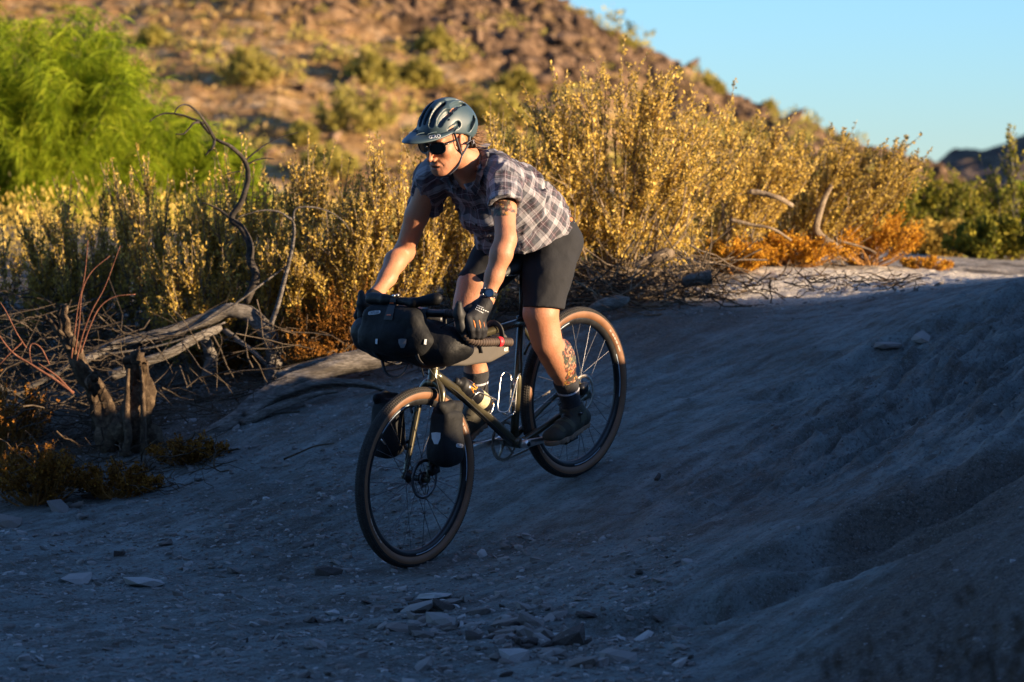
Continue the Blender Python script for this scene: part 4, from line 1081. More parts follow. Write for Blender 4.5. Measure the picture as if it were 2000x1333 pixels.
        for _ in range(relax):
            acc = np.zeros_like(V); c = np.zeros(len(V))
            for k in range(4):
                np.add.at(acc, F[:, k], V[F[:, (k + 1) % 4]]); np.add.at(acc, F[:, k], V[F[:, (k + 3) % 4]]); np.add.at(c, F[:, k], 2)
            V = V * .5 + .5 * acc / np.maximum(c, 1)[:, None]
        return V, F
    def mesh(self, name, mat, parent, off, relax=1):
        V, F = self.nets(relax)
        self.V, self.F = V, F
        return obj(name, raw_mesh(name, V - np.asarray(off), [F]), mat, parent)

from mathutils.bvhtree import BVHTree
def bvh(V, F): return BVHTree.FromPolygons([tuple(v) for v in V], [tuple(int(i) for i in f) for f in F])
def cast(tree, u, v):
    o, d = pixel_ray(u, v)
    h = tree.ray_cast(Vector(o), Vector(d))
    if h[0] is None: return None, None
    n = np.array(h[1])
    return np.array(h[0]), (-n if n @ d > 0 else n)
def decal(tree, name, uv, faces, mat, parent, off, lift=.0015):
    """flat print: a patch whose outline points (photo pixels) are laid on a surface"""
    P, last = [], None
    for (u, v) in uv:
        p, n = cast(tree, u, v)
        if p is None: p, n = last if last is not None else (on_plane(u, v, 0), np.array([0, 0, 1.0]))
        last = (p, n); P.append(p + n * lift)
    return obj(name, raw_mesh(name, np.array(P) - np.asarray(off), [np.array(f)[None] if np.ndim(f) == 1 else np.array(f) for f in faces], False), mat, parent)
def quad_patch(tree, name, corners, nu, nv, mat, parent, off, lift=.0015):
    a, b, c, d = [np.array(q, float) for q in corners]
    uv = [tuple((a * (1 - s) + b * s) * (1 - t) + (d * (1 - s) + c * s) * t) for t in np.linspace(0, 1, nv) for s in np.linspace(0, 1, nu)]
    F = [[j * nu + i, j * nu + i + 1, (j + 1) * nu + i + 1, (j + 1) * nu + i] for j in range(nv - 1) for i in range(nu - 1)]
    return decal(tree, name, uv, [np.array(F)], mat, parent, off, lift)
def text_geo(body):
    """the outline of some lettering as a flat mesh, scaled to height 1"""
    cu = bpy.data.curves.new('lettering', 'FONT'); cu.body = body; cu.resolution_u = 2
    o = bpy.data.objects.new('lettering', cu); COL.objects.link(o)
    bpy.context.view_layer.update()
    me = bpy.data.meshes.new_from_object(o.evaluated_get(bpy.context.evaluated_depsgraph_get()))
    V = np.array([v.co[:] for v in me.vertices]); F = [list(p.vertices) for p in me.polygons]
    bpy.data.objects.remove(o); bpy.data.meshes.remove(me); bpy.data.curves.remove(cu)
    lo, hi = V.min(0), V.max(0); V = (V - lo)[:, :2]; 
    return V / (hi[1] - lo[1]), F, (hi[0] - lo[0]) / (hi[1] - lo[1])
def letter_decal(tree, name, body, corners, mat, parent, off, lift=.002):
    """lettering laid on a surface inside the photo-pixel quad (top-left, top-right, bottom-right, bottom-left)"""
    V, F, asp = text_geo(body); a, b, c, d = [np.array(q, float) for q in corners]
    s, t = V[:, 0] / asp, 1 - V[:, 1]
    uv = (a[None] * (1 - s[:, None]) + b[None] * s[:, None]) * (1 - t[:, None]) + (d[None] * (1 - s[:, None]) + c[None] * s[:, None]) * t[:, None]
    g = [f for f in F]
    P, last = [], (on_plane(*uv[0], 0), np.zeros(3))
    for q in uv:
        p, n = cast(tree, *q)
        if p is None: p, n = last
        last = (p, n); P.append(p + n * lift)
    me = bpy.data.meshes.new(name); me.from_pydata([tuple(p) for p in np.array(P) - np.asarray(off)], [], g); me.update()
    return obj(name, me, mat, parent)

# ------------------------------------------------------------------ bicycle
F_OLIVE = plain('olive_frame_paint', (.058, .050, .027), rough=.30, metal=.45, var=.18, scale=18, coat=.35)
BLACK = plain('black_metal', (.012, .012, .013), rough=.38, metal=.4, var=.2, scale=30)
RUBBER = plain('tyre_rubber', (.030, .027, .024), rough=.85, var=.35, scale=50, spec=.3)
TAN = plain('tan_sidewall', (.155, .068, .028), rough=.6, var=.22, scale=14)
SILVER = plain('worn_silver', (.60, .58, .55), rough=.32, metal=.95, var=.22, scale=40)
STEEL = plain('spoke_steel', (.10, .10, .11), rough=.35, metal=.8, var=.1)
CHROME = plain('bright_wire', (.52, .51, .49), rough=.3, metal=.9, var=.08)
DIRTY = plain('dirty_alloy', (.30, .27, .23), rough=.5, metal=.75, var=.35, scale=60)
TAPE = plain('brown_bar_tape', (.045, .027, .018), rough=.75, var=.3, scale=60)
RED = plain('red_band', (.75, .02, .03), rough=.5, var=.08)
PLAST = plain('black_plastic', (.009, .0095, .011), rough=.6, var=.2, spec=.35)
LABELW = plain('pale_print', (.62, .66, .70), rough=.5, var=.1)
SADDLE = plain('saddle_cover', (.018, .017, .017), rough=.6, var=.2)

BIKE = bike_empty('gravel_bicycle', (.5, 0, 0), 'olive green drop bar bicycle with tan wall tyres ridden down the slope', 'bicycle')
BB_ = np.array([.5, 0, 0])
def part(g, name, mat, parent=None, smooth=True, off=BB_):
    return g.mesh(name, mat, parent or BIKE, smooth, off)
bbk = np.array([.436, 0, .288]); HB = np.array([.887, 0, .708]); HT = np.array([.838, 0, .850]); ST = np.array([.290, 0, .770])
g = Geo()
g.tube([HB - (HT - HB) * .02, HB, HT, HT + (HT - HB) * .02], [.0225, .021, .021, .0225], 20)
g.tube(spline([HT + (HB - HT) * .22, (.60, 0, .795), ST + np.array([0, 0, -.012])], 12), [.0165] * 12, 16)
g.tube(spline([HB + (HT - HB) * .16, (.66, 0, .528), bbk], 14), np.linspace(.0185, .0205, 14), 18)
g.tube([bbk, ST + (ST - bbk) * .02], [.0172, .0165], 16)
g.tube([bbk - [0, .037, 0], bbk + [0, .037, 0]], [.022, .022], 18)
for s in (1, -1):
    g.tube(spline([(.288, .014 * s, .752), (.22, .034 * s, .672), (.10, .055 * s, .50), (.012, .066 * s, .378)], 14), np.linspace(.0095, .0075, 14), 10)
    g.tube(spline([(.418, .030 * s, .288), (.33, .040 * s, .300), (.24, .052 * s, .316), (.10, .064 * s, .340), (.012, .067 * s, .356)], 16), [.0165, .016, .0155, .015, .0145, .014, .0135, .013, .0125, .012, .0115, .011, .0105, .010, .0095, .009], 12)
    g.box((.005, .067 * s, .362), (.045, .008, .05))
g.tube(spline([(.30, 0, .62), (.26, 0, .655), (.24, .036, .70), ], 4), [.006] * 4, 6)
FRAME = part(g, 'frame', F_OLIVE)
g = Geo()
g.tube([(.293, 0, .755), (.272, 0, .835), (.249, 0, .955)], [.0138] * 3, 14); g.tube([(.2945, 0, .762), (.289, 0, .782)], [.021, .021], 14)
g.box((.25, 0, .962), (.05, .036, .022))
part(g, 'seat_post', BLACK)
S = Sdf((.06, -.1, .94), (.46, .1, 1.06), .006)
S.box((.185, 0, .995), (.085, .066, .016), .015, .01).chain([(.21, 0, .994), (.30, 0, .992), (.41, 0, .988)], [.036, .026, .018], .03).ell((.13, 0, 1.0), (.06, .07, .02), .02)
S.put((.06, -.1, .9), (.46, .1, .985), lambda X, Y, Z: Z - .978, 0, 'sub')
sd = S.mesh('saddle', SADDLE, BIKE, BB_)
g = Geo()
for s in (1, -1): g.tube(spline([(.11, .02 * s, .985), (.17, .022 * s, .968), (.31, .022 * s, .968), (.38, .008 * s, .982)], 12), [.0035] * 12, 6)
g.mesh('saddle_rail', CHROME, sd, True, BB_)
# headset, stem, handlebar
g = Geo(); ax = (HT - HB) / np.linalg.norm(HT - HB)
g.tube([HT + ax * .002, HT + ax * .06], [.021, .019], 18); g.tube([HB - ax * .022, HB - ax * .002], [.0235, .0235], 18)
for k in range(3): g.tube([HT + ax * (.012 + .014 * k), HT + ax * (.013 + .014 * k)], [.0222, .0222], 16)
part(g, 'headset', plain('dusty_headset', (.22, .16, .09), rough=.5, metal=.6))
SM = HT + ax * .085
g = Geo(); g.tube([HT + ax * .062, HT + ax * .108], [.0205, .0205], 16); g.tube([SM, (.875, 0, .968), (.896, 0, .985)], [.0185, .0165, .019], 14); g.box((.9, 0, .986), (.03, .05, .036))
part(g, 'stem', BLACK)
BAR = [(.895, 0, .985), (.896, .06, .988), (.897, .12, .994), (.905, .19, 1.0), (.93, .222, 1.003), (.955, .236, 1.0), (.967, .248, .968), (.960, .262, .928), (.928, .272, .905), (.885, .284, .889), (.817, .296, .870), (.752, .303, .848)]
for s in (1, -1):
    P = spline([(x, y * s, z) for x, y, z in BAR], 60)
    g = Geo(); g.tube(P[:14], [.0158] * 14, 12)
    hb = part(g, 'handlebar', BLACK)
    Q = spline([(x, y * s, z) for x, y, z in BAR[2:]], 240); L = np.r_[0, np.cumsum(np.linalg.norm(np.diff(Q, axis=0), axis=1))]
    ph = (L / .0125) % 1.0
    rr = .0158 + .0032 * np.clip(1 - np.abs(ph - .4) * 2.4, 0, 1)
    g = Geo(); V, F, T = tube_geo(Q, rr, 12); g.add(V, F, T)
    part(g, 'bar_tape', TAPE)
    bd = spline([(.842, .292 * s, .8755), (.832, .2935 * s, .8735), (.826, .2945 * s, .872)], 5) if s > 0 else None
    bd = spline([(x, y * s, z) for x, y, z in [(.823, .2951, .8713), (.812, .2968, .8688), (.806, .2976, .8672)]], 5)
    part(Geo().tube(bd, [.0195, .0202, .0202, .0202, .0195], 16), 'tape_band', RED)
    S = Sdf((.88, .19 if s > 0 else -.30, .93), (1.04, .30 if s > 0 else -.19, 1.10), .005)
    S.chain([(.915, .226 * s, 1.004), (.955, .234 * s, 1.010), (.970, .241 * s, 1.030), (.966, .245 * s, 1.066)], [.0185, .0195, .0175, .0130], .02).chain([(.955, .240 * s, 1.0), (.968, .249 * s, .972), (.962, .259 * s, .940)], [.020, .0195, .0175], .015).box((.972, .246 * s, .995), (.014, .012, .03), .008, .02)
    hd = S.mesh('brake_hood', PLAST, BIKE, BB_)
    g = Geo(); g.tube(spline([(.978, .247 * s, 1.012), (.982, .253 * s, .965), (.950, .264 * s, .925), (.912, .270 * s, .905), (.876, .274 * s, .880)], 18), np.linspace(.009, .0055, 18), 8, flat=.55)
    part(g, 'brake_lever', BLACK)
g = Geo()
for s, k in ((1, 0), (-1, .02)):
    g.tube(spline([(.95, .225 * s, 1.0), (.99, .16 * s, .97), (1.0, .06 * s, .90), (.95, .03 * s + k, .80), (.905, .03 * s, .72)], 20), [.0026] * 20, 6)
g.tube(spline([(.905, .03, .72), (.925, .056, .66), (.96, .068, .56), (1.03, .066, .42)], 16), [.0026] * 16, 6)
g.tube(spline([(.90, -.01, .715), (.80, .014, .645), (.66, .018, .503), (.50, .018, .33), (.44, .02, .268)], 24), [.0026] * 24, 6)
g.tube(spline([(.905, -.02, .74), (.80, -.004, .635), (.66, -.002, .497), (.50, 0, .325)], 20), [.0026] * 20, 6)
part(g, 'cable', PLAST)
# fork
g = Geo(); g.tube([HB - ax * .03, HB - ax * .004], [.021, .021], 16)
for s in (1, -1):
    g.tube(spline([(.892, 0, .694), (.893, .022 * s, .695), (.900, .046 * s, .672), (.915, .055 * s, .635), (.975, .057 * s, .52), (1.040, .057 * s, .40), (1.062, .057 * s, .362)], 26), np.interp(np.linspace(0, 1, 26), [0, .25, 1], [.0185, .0165, .0098]), 14)
    g.tube([(1.064, .062 * s, .358), (1.064, .050 * s, .358)], [.016, .016], 14)
part(g, 'fork', F_OLIVE)
g = Geo(); g.box((1.035, .072, .392), (.05, .022, .04)).box((1.02, .070, .41), (.03, .028, .03)); part(g, 'brake_caliper', BLACK)
g = Geo(); g.box((.035, .072, .395), (.05, .022, .04)); part(g, 'brake_caliper', BLACK)

def ring(g, c, r0, r1, y0, y1, n=72):
    t = np.linspace(0, 2 * np.pi, n, endpoint=False); V = []
    for r_, y in ((r0, y0), (r1, y0), (r1, y1), (r0, y1)):
        V.append(np.stack([c[0] + r_ * np.cos(t), np.full(n, c[1] + y), c[2] + r_ * np.sin(t)], 1))
    V = np.concatenate(V); i = np.arange(n); k = (i + 1) % n; F = []
    for a in range(4):
        b = (a + 1) % 4; F.append(np.stack([a * n + i, a * n + k, b * n + k, b * n + i], 1))
    return g.add(V, np.concatenate(F))
def prof_ring(c, prof, n=128, closed=False):
    """sweep a profile of (radius, y) round the axle"""
    pr = np.asarray(prof, float); m = len(pr); t = np.linspace(0, 2 * np.pi, n, endpoint=False)
    V = np.stack([c[0] + pr[None, :, 0] * np.cos(t)[:, None], np.broadcast_to(c[1] + pr[None, :, 1], (n, m)), c[2] + pr[None, :, 0] * np.sin(t)[:, None]], -1).reshape(-1, 3)
    i, j = np.meshgrid(np.arange(n), np.arange(m if closed else m - 1), indexing='ij'); i2 = (i + 1) % n; j2 = (j + 1) % m
    return V, np.stack([i * m + j, i * m + j2, i2 * m + j2, i2 * m + j], -1).reshape(-1, 4)
SPK = None
RPRINT = plain('dim_rim_print', (.30, .36, .42), rough=.4, var=.3, scale=60)
TPRINT = plain('faint_tyre_print', (.34, .27, .22), rough=.6, var=.4, scale=60)
def wheel(name, c, label, seed):
    global SPK
    w = bpy.data.objects.new(name, None); COL.objects.link(w); w.parent = BIKE; w.location = np.asarray(c) - BB_; w.empty_display_size = .05
    w['label'] = label
    c = np.asarray(c, float); z = np.zeros(3); rg = np.random.default_rng(seed)
    ta = lambda a: (.3325 + .0245 * math.cos(a), .0235 * math.sin(a))
    g = Geo(); V, F = prof_ring(z, [ta(a) for a in np.radians(np.linspace(-74, 74, 15))], 160); g.add(V, F)
    # tread blocks: two centre rows, two shoulder rows
    nk = 210; kv = []
    for k in range(nk):
        th = 2 * np.pi * k / nk
        for a0, hw, hl in ((-.22, .0034, .0029), (.22, .0034, .0029), (-.62, .0028, .0026), (.62, .0028, .0026), (-1.0, .0028, .0028), (1.0, .0028, .0028)):
            t2 = th + (.5 * 2 * np.pi / nk if abs(a0) > .5 else 0); da = hw / .0245; dt = hl / .358
            for rr_ in (.0235, .0256):
                for (sa, st_) in ((-1, -1), (1, -1), (1, 1), (-1, 1)):
                    a = a0 + sa * da; R_ = .3325 + rr_ * math.cos(a); q = t2 + st_ * dt
                    kv.append((R_ * math.cos(q), rr_ * math.sin(a), R_ * math.sin(q)))
    kv = np.array(kv); nb = len(kv) // 8; b = np.arange(nb)[:, None] * 8
    q = np.array([[4, 5, 6, 7], [0, 4, 7, 3], [1, 2, 6, 5], [0, 1, 5, 4], [3, 7, 6, 2]])
    g.add(kv, (q[None] + b[:, :, None]).reshape(-1, 4))
    g.mesh('tyre', RUBBER, w)
    for s in (1, -1):
        V, F = prof_ring(z, [ta(math.radians(a * s)) for a in np.linspace(72, 156, 10)], 160)
        V = V.copy(); V[:, 1] += .0006 * s
        Geo().add(V, F if s > 0 else F[:, ::-1]).mesh('sidewall', TAN, w)
    V, F = prof_ring(z, [(.3145, -.0135), (.3145, .0135), (.309, .0142), (.296, .0125), (.288, .006), (.288, -.006), (.296, -.0125), (.309, -.0142)], 128, True)
    Geo().add(V, F[:, ::-1]).mesh('rim', BLACK, w)
    for a0 in (-1.95, .95, 2.9):
        t = np.linspace(a0, a0 + .62, 20); V = []
        for r_ in (.3025, .3065):
            V.append(np.stack([r_ * np.cos(t), np.full(20, .0150 if r_ > .30 else .0138), r_ * np.sin(t)], 1))
        i = np.arange(19); Geo().add(np.concatenate(V), np.stack([i, i + 1, i + 21, i + 20], 1)[i > -1]).mesh('rim_label', RPRINT, w)
    for a0 in (-.55, 2.5):
        for k, (da, wd) in enumerate([(.0, .05), (.075, .06), (.15, .045), (.21, .06), (.29, .10)]):
            t = np.linspace(a0 + da, a0 + da + wd, 5); V = []
            for an in (104, 120): 
                R_, y_ = ta(math.radians(an)); V.append(np.stack([R_ * np.cos(t), np.full(5, y_ + .0014), R_ * np.sin(t)], 1))
            i = np.arange(4); Geo().add(np.concatenate(V), np.stack([i, i + 1, i + 6, i + 5], 1)).mesh('tyre_print', TPRINT, w)
    g = Geo(); t = np.linspace(-.055, .055, 12)
    V, F = prof_ring(z, [(.004, -.056), (.010, -.055), (.012, -.040), (.027, -.034), (.027, -.030), (.016, -.024), (.014, 0), (.016, .024), (.027, .030), (.027, .034), (.014, .040), (.010, .055), (.004, .056)], 28)
    g.add(V, F[:, ::-1]).mesh('hub', BLACK, w)
    g = Geo(); ring(g, z, .066, .080, .0425, .0445, 60)
    ring(g, z, .018, .030, .0425, .0445, 30)
    for k in range(6):
        a = 2 * np.pi * k / 6; b2 = a + .5
        g.tube([(.027 * math.cos(a), .0435, .027 * math.sin(a)), (.048 * math.cos(a + .12), .0435, .048 * math.sin(a + .12)), (.069 * math.cos(b2), .0435, .069 * math.sin(b2))], [.0034, .0026, .0034], 6, flat=.4)
    g.mesh('disc_rotor', DIRTY if 'rear' in name else STEEL, w)
    if SPK is None:
        g = Geo().tube([(0, 0, 0), (0, 0, 1)], [.00135, .00135], 5, cap=False); SPK = raw_mesh('spoke', np.concatenate(g.V), g.F); SPK.materials.append(STEEL)
    n = 28; ph = rg.uniform(0, 1)
    for k in range(n):
        a = 2 * np.pi * (k + ph) / n; s = 1 if k % 2 else -1; dirn = 1 if (k // 2) % 2 else -1
        ha = a + dirn * 1.15
        p0 = Vector((.0255 * math.cos(ha), .032 * s, .0255 * math.sin(ha))); p1 = Vector((.289 * math.cos(a), .003 * s, .289 * math.sin(a)))
        o = bpy.data.objects.new('spoke', SPK); COL.objects.link(o); o.parent = w
        d = p1 - p0; o.location = p0; o.rotation_mode = 'QUATERNION'; o.rotation_quaternion = d.to_track_quat('Z', 'Y'); o.scale = (1, 1, d.length)
    a = .9; Geo().tube([(.29 * math.cos(a), 0, .29 * math.sin(a)), (.245 * math.cos(a), 0, .245 * math.sin(a))], [.0028, .0024], 6).mesh('valve', SILVER, w)
    return w
wheel('rear_wheel', (0, 0, .358), 'rear wheel with tan wall tyre behind the left leg', 1)
wheel('front_wheel', (1.065, 0, .358), 'front wheel with tan wall tyre between the two fork bags', 2)
# drivetrain
cdir = np.array([.985, 0, .170]); cdir /= np.linalg.norm(cdir)
def crank(side, sgn):
    y = .062 * side; c = bbk + [0, y, 0]; e_ = c + cdir * .1725 * sgn + [0, .012 * side, 0]
    g = Geo(); g.tube([bbk + [0, .038 * side, 0], c + [0, .014 * side, 0]], [.019, .0175], 20)
    P = np.array([c + (e_ - c) * t for t in np.linspace(-.02, 1.03, 8)]); up = np.cross(cdir, [0, 1, 0]); V = []
    wv = [.012, .0165, .0150, .0138, .0130, .0128, .0140, .0105]
    for p, w_ in zip(P, wv):
        for (a, b) in ((-1, -.6), (-1, .6), (-.7, 1), (.7, 1), (1, .6), (1, -.6), (.7, -1), (-.7, -1)): V.append(p + up * w_ * a + np.array([0, .0065, 0]) * b)
    F = [[i * 8 + j, i * 8 + (j + 1) % 8, (i + 1) * 8 + (j + 1) % 8, (i + 1) * 8 + j] for i in range(7) for j in range(8)]
    g.add(V, F, ); g.add(V[:8], [[0, 1, 2, 3], [0, 3, 4, 7], [4, 5, 6, 7]]); g.add(V[-8:], [[3, 2, 1, 0], [7, 4, 3, 0], [7, 6, 5, 4]])
    o = part(g, 'crank_arm', SILVER, None, True)
    Geo().tube([c + [0, .0155 * side, 0], c + [0, .019 * side, 0]], [.0105, .009], 16).mesh('crank_bolt', BLACK, o, True, BB_)
    pc = e_ + np.array([0, .055 * side, 0])
    g = Geo(); g.tube([e_, e_ + np.array([0, .095 * side, 0])], [.0055, .0045], 8)
    for yy_ in (-.034, .034): g.box(pc + [0, yy_, 0], (.085, .012, .013))
    for xx in (-.038, .038): g.box(pc + [xx, 0, 0], (.010, .075, .013))
    part(g, 'pedal', PLAST)
    return e_
CL = crank(1, -1); CR = crank(-1, 1)
g = Geo(); cr = bbk + [0, -.047, 0]
ring(g, cr, .070, .080, -.0015, .0015, 80)
for k in range(40):
    a = 2 * np.pi * k / 40; g.box(cr + np.array([.0815 * math.cos(a), 0, .0815 * math.sin(a)]), (.008, .002, .005), [[math.cos(a), 0, -math.sin(a)], [0, 1, 0], [math.sin(a), 0, math.cos(a)]])
for k in range(5):
    a = 2 * np.pi * k / 5 + .4; g.tube([cr, cr + np.array([.072 * math.cos(a), 0, .072 * math.sin(a)])], [.010, .006], 6, flat=.4)
part(g, 'chainring', DIRTY)
g = Geo(); hb_ = np.array([0, -.046, .358])
for k in range(10): ring(g, hb_ + [0, .0035 * k - .016, 0], .012, .020 + .0034 * k, -.0008, .0008, 36)
part(g, 'cassette', DIRTY)
rj, rt = np.array([.022, -.050, .285]), np.array([.030, -.050, .205])
g = Geo(); ring(g, rj, .004, .018, -.003, .003, 20); ring(g, rt, .004, .020, -.003, .003, 20)
g.box((rj + rt) / 2 + [0, .007, 0], (.016, .002, .10)); g.box((rj + rt) / 2 + [0, -.007, 0], (.016, .002, .10)); g.tube([(-.002, -.068, .335), (.015, -.066, .305), rj], [.014, .016, .01], 10)
part(g, 'derailleur', BLACK)
def arc(c, r_, a0, a1, n): return [np.array([c[0] + r_ * math.cos(a), c[1], c[2] + r_ * math.sin(a)]) for a in np.linspace(a0, a1, n)]
loop = arc(cr, .0815, 1.45, -1.75, 26) + arc(rt, .0205, -1.75, -3.6, 8) + arc(rj, .0185, -.2, 1.4, 6) + arc(hb_, .042, -1.9 + 6.28, 1.6, 14)
loop = np.array(loop); seg = np.linalg.norm(np.diff(np.r_[loop, loop[:1]], axis=0), axis=1); Lc = np.r_[0, np.cumsum(seg)]; nl_ = int(Lc[-1] / .0127)
s_ = np.arange(nl_) * Lc[-1] / nl_; lp = np.stack([np.interp(s_, Lc, np.r_[loop, loop[:1]][:, k]) for k in range(3)], 1)
g = Geo()
for k in range(nl_):
    a, b = lp[k], lp[(k + 1) % nl_]; d = (b - a) / np.linalg.norm(b - a); R_ = np.stack([d, [0, 1, 0], np.cross(d, [0, 1, 0])], 1)
    g.box((a + b) / 2, (.0125, .0065 if k % 2 else .0045, .0085 if k % 2 else .0065), R_)
put(part(g, 'chain', DIRTY, None, False), kind='stuff')
# bottle cages
dt = (HB - bbk) / np.linalg.norm(HB - bbk); dn = np.array([-dt[2], 0, dt[0]])
def cage(c0, d, nrm, name='bottle_cage'):
    """wire cage: c0 on the tube, d up the tube, nrm away from it"""
    y = np.array([0, 1.0, 0]); g = Geo()
    L = lambda a, b, c: c0 + d * a + nrm * b + y * c
    for s in (1, -1):
        g.tube(spline([L(-.075, .012, .014 * s), L(.055, .012, .016 * s), L(.078, .020, .034 * s), L(.070, .040, .040 * s), L(.040, .052, .040 * s), L(-.060, .070, .030 * s), L(-.078, .074, .014 * s), L(-.080, .075, 0)], 34), [.0030] * 34, 6)
    g.tube(spline([L(-.075, .012, .014), L(-.090, .020, .010), L(-.092, .05, .008), L(-.080, .074, .004)], 10), [.0030] * 10, 6)
    g.tube(spline([L(-.075, .012, -.014), L(-.090, .020, -.010), L(-.092, .05, -.008), L(-.080, .074, -.004)], 10), [.0030] * 10, 6)
    g.box(L(.03, .010, 0), (.035, .028, .004), np.stack([d, y, nrm], 1)).box(L(-.04, .010, 0), (.035, .028, .004), np.stack([d, y, nrm], 1))
    return part(g, name, CHROME)
cage(bbk + dt * .305 + dn * .015, dt, dn)
sdv = (ST - bbk) / np.linalg.norm(ST - bbk); sn = np.array([sdv[2], 0, -sdv[0]])
cage(bbk + sdv * .205 + sn * .012, sdv, sn)
Vf = np.array([v.co[:] for v in FRAME.data.vertices]) + BB_; Ff = [list(p.vertices) for p in FRAME.data.polygons]
TF = bvh(Vf, Ff)
letter_decal(TF, 'frame_lettering', 'TZZL', [(896, 644), (913, 641.5), (915, 651), (898, 654)], plain('cream_print', (.75, .68, .45), rough=.4, var=.05), BIKE, BB_)

# ---- bottle
bo = bbk + dt * .245 + dn * .056
BOT = bike_empty('water_bottle', bo, 'black water bottle with orange lettering in the down tube cage', 'bottle')
def lathe(g, c, d, prof, n=28):
    d = np.asarray(d, float); a = np.array([0, 1.0, 0]); b = np.cross(d, a); t = np.linspace(0, 2 * np.pi, n, endpoint=False); m = len(prof)
    V = np.array([[c + d * h + (a * math.cos(q) + b * math.sin(q)) * r_ for q in t] for r_, h in prof]).reshape(-1, 3)
    i, j = np.meshgrid(np.arange(m - 1), np.arange(n), indexing='ij'); j2 = (j + 1) % n
    return g.add(V, np.stack([i * n + j, (i + 1) * n + j, (i + 1) * n + j2, i * n + j2], -1).reshape(-1, 4))
bt = plain('bottle_black', (.010, .010, .012), rough=.28, var=.1, coat=.2)
g = lathe(Geo(), bo, dt, [(.0, 0), (.030, 0), (.0365, .006), (.0370, .03), (.0370, .095), (.0345, .104), (.0330, .112), (.0345, .120), (.0368, .128), (.0370, .165), (.0340, .182), (.0315, .186)])
bott = g.mesh('body', bt, BOT, True, bo)
g = lathe(Geo(), bo, dt, [(.0335, .186), (.0335, .200), (.027, .208), (.015, .213), (.013, .226), (.0145, .228), (.013, .240), (.0, .241)]); g.mesh('cap', PLAST, BOT, True, bo)
g = lathe(Geo(), bo, dt, [(.0374, .034), (.0376, .035), (.0376, .078), (.0374, .079)]); g.mesh('label_band', plain('cream_band', (.40, .36, .22), rough=.5, var=.35, scale=90), BOT, True, bo)
Vb = np.array([v.co[:] for v in bott.data.vertices]) + bo; TB = bvh(Vb, [list(p.vertices) for p in bott.data.polygons])
ORANGE = plain('orange_print', (.80, .27, .015), rough=.5, var=.06)
letter_decal(TB, 'lettering', 'ADAI', [(916, 759), (936, 737), (943, 744), (924, 768)], ORANGE, BOT, bo)
letter_decal(TB, 'lettering', 'SHRE', [(961, 789), (971.5, 776.5), (974.5, 780), (964.5, 793)], ORANGE, BOT, bo)

# ------------------------------------------------------------------ bags
def fabric(name, col, rough=.72, scale=14, bump=.35, sheen=.0):
    M = Mat(name); co = M.coord('Object'); n = M.noise(co, scale, 5, .6); d = M.noise(co, scale * .35, 4, .6)
    M.set(color=M.mix(M.ramp(d, [(.45, (0, 0, 0)), (.75, (.5, .5, .5))]), col, tuple(min(1, c * 1.9 + .008) for c in col)), rough=rough, spec=.2, sheen=sheen)
    M.bump(n, bump, .012)
    return M.m
BAGF = fabric('black_bag_fabric', (.0075, .008, .009), .7, 16, .6)
BAGK = fabric('black_dry_bag', (.0040, .0044, .0055), .55, 14, .6)
BAGG = fabric('grey_frame_bag', (.072, .064, .056), .7, 10, .3)
REFL = plain('grey_reflector', (.36, .38, .42), rough=.35, var=.08)
STRAP = plain('strap_webbing', (.02, .02, .022), rough=.7, var=.2)
GREYP = plain('grey_print', (.40, .42, .44), rough=.5, var=.1)
def wrinkle(sx, amp, seed, ax=(1, 1, 1)):
    return lambda X, Y, Z: amp * (fbm(X * sx * ax[0], Y * sx * ax[1], Z * sx * ax[2], 3, seed) + .7 * (1 - 2 * np.abs(fbm(X * sx * .7 * ax[0] + 9, Y * sx * .7 * ax[1], Z * sx * .7 * ax[2], 2, seed + 4))))
def pill(tree, name, corners, mat, parent, off, text=None, tmat=None):
    a, b, c, d = [np.array(q, float) for q in corners]; o = []
    for t in np.linspace(0, 2 * np.pi, 28, endpoint=False):
        x = np.sign(math.cos(t)) * abs(math.cos(t)) ** .35; y = np.sign(math.sin(t)) * abs(math.sin(t)) ** .8; s, q = (x + 1) / 2, (y + 1) / 2
        o.append(tuple((a * (1 - s) + b * s) * (1 - q) + (d * (1 - s) + c * s) * q))
    ct = tuple((a + b + c + d) / 4)
    p = decal(tree, name, [ct] + o, [np.array([[0, 1 + (i + 1) % 28, 1 + i] for i in range(28)])], mat, parent, off)
    if text:
        ins = [tuple(.76 * np.array(q) + .24 * np.array(ct)) for q in (a, b, c, d)]
        letter_decal(tree, 'lettering', text, ins, tmat, p, off, .003)
    return p
HBAG = bike_empty('handlebar_bag', (1.0, 0, .83), 'large black roll bag with an outer pocket strapped to the handlebar', 'bag')
off = np.array([1.0, 0, .83])
S = Sdf((.84, -.36, .79), (1.16, .36, 1.13), .006)
S.chain([(.985, -.215, .905), (.99, -.12, .902), (.99, .08, .900), (.975, .165, .893)], [.080, .094, .094, .078], .03)
S.chain([(.975, .155, .893), (.940, .195, .872), (.905, .212, .856)], [.066, .044, .028], .03).chain([(.985, -.205, .905), (.97, -.252, .905), (.955, -.268, .905)], [.066, .042, .026], .03)
S.warp(wrinkle(9, .011, 3, (1.4, .8, 1)), .05)
roll = S.mesh('roll', BAGK, HBAG, off); TR = bvh(S.V, S.F)
S = Sdf((.90, -.26, .84), (1.17, .26, 1.13), .0055)
S.box((1.045, -.02, .965), (.062, .175, .095), .05, .02, taper=.78).ell((1.05, -.02, .935), (.082, .19, .075), .03)
S.warp(wrinkle(10, .010, 13, (1, .7, 1.1)), .05)
pock = S.mesh('outer_pocket', BAGF, HBAG, off); TP_ = bvh(S.V, S.F)
S = Sdf((.92, -.29, 1.02), (1.10, .29, 1.13), .0055)
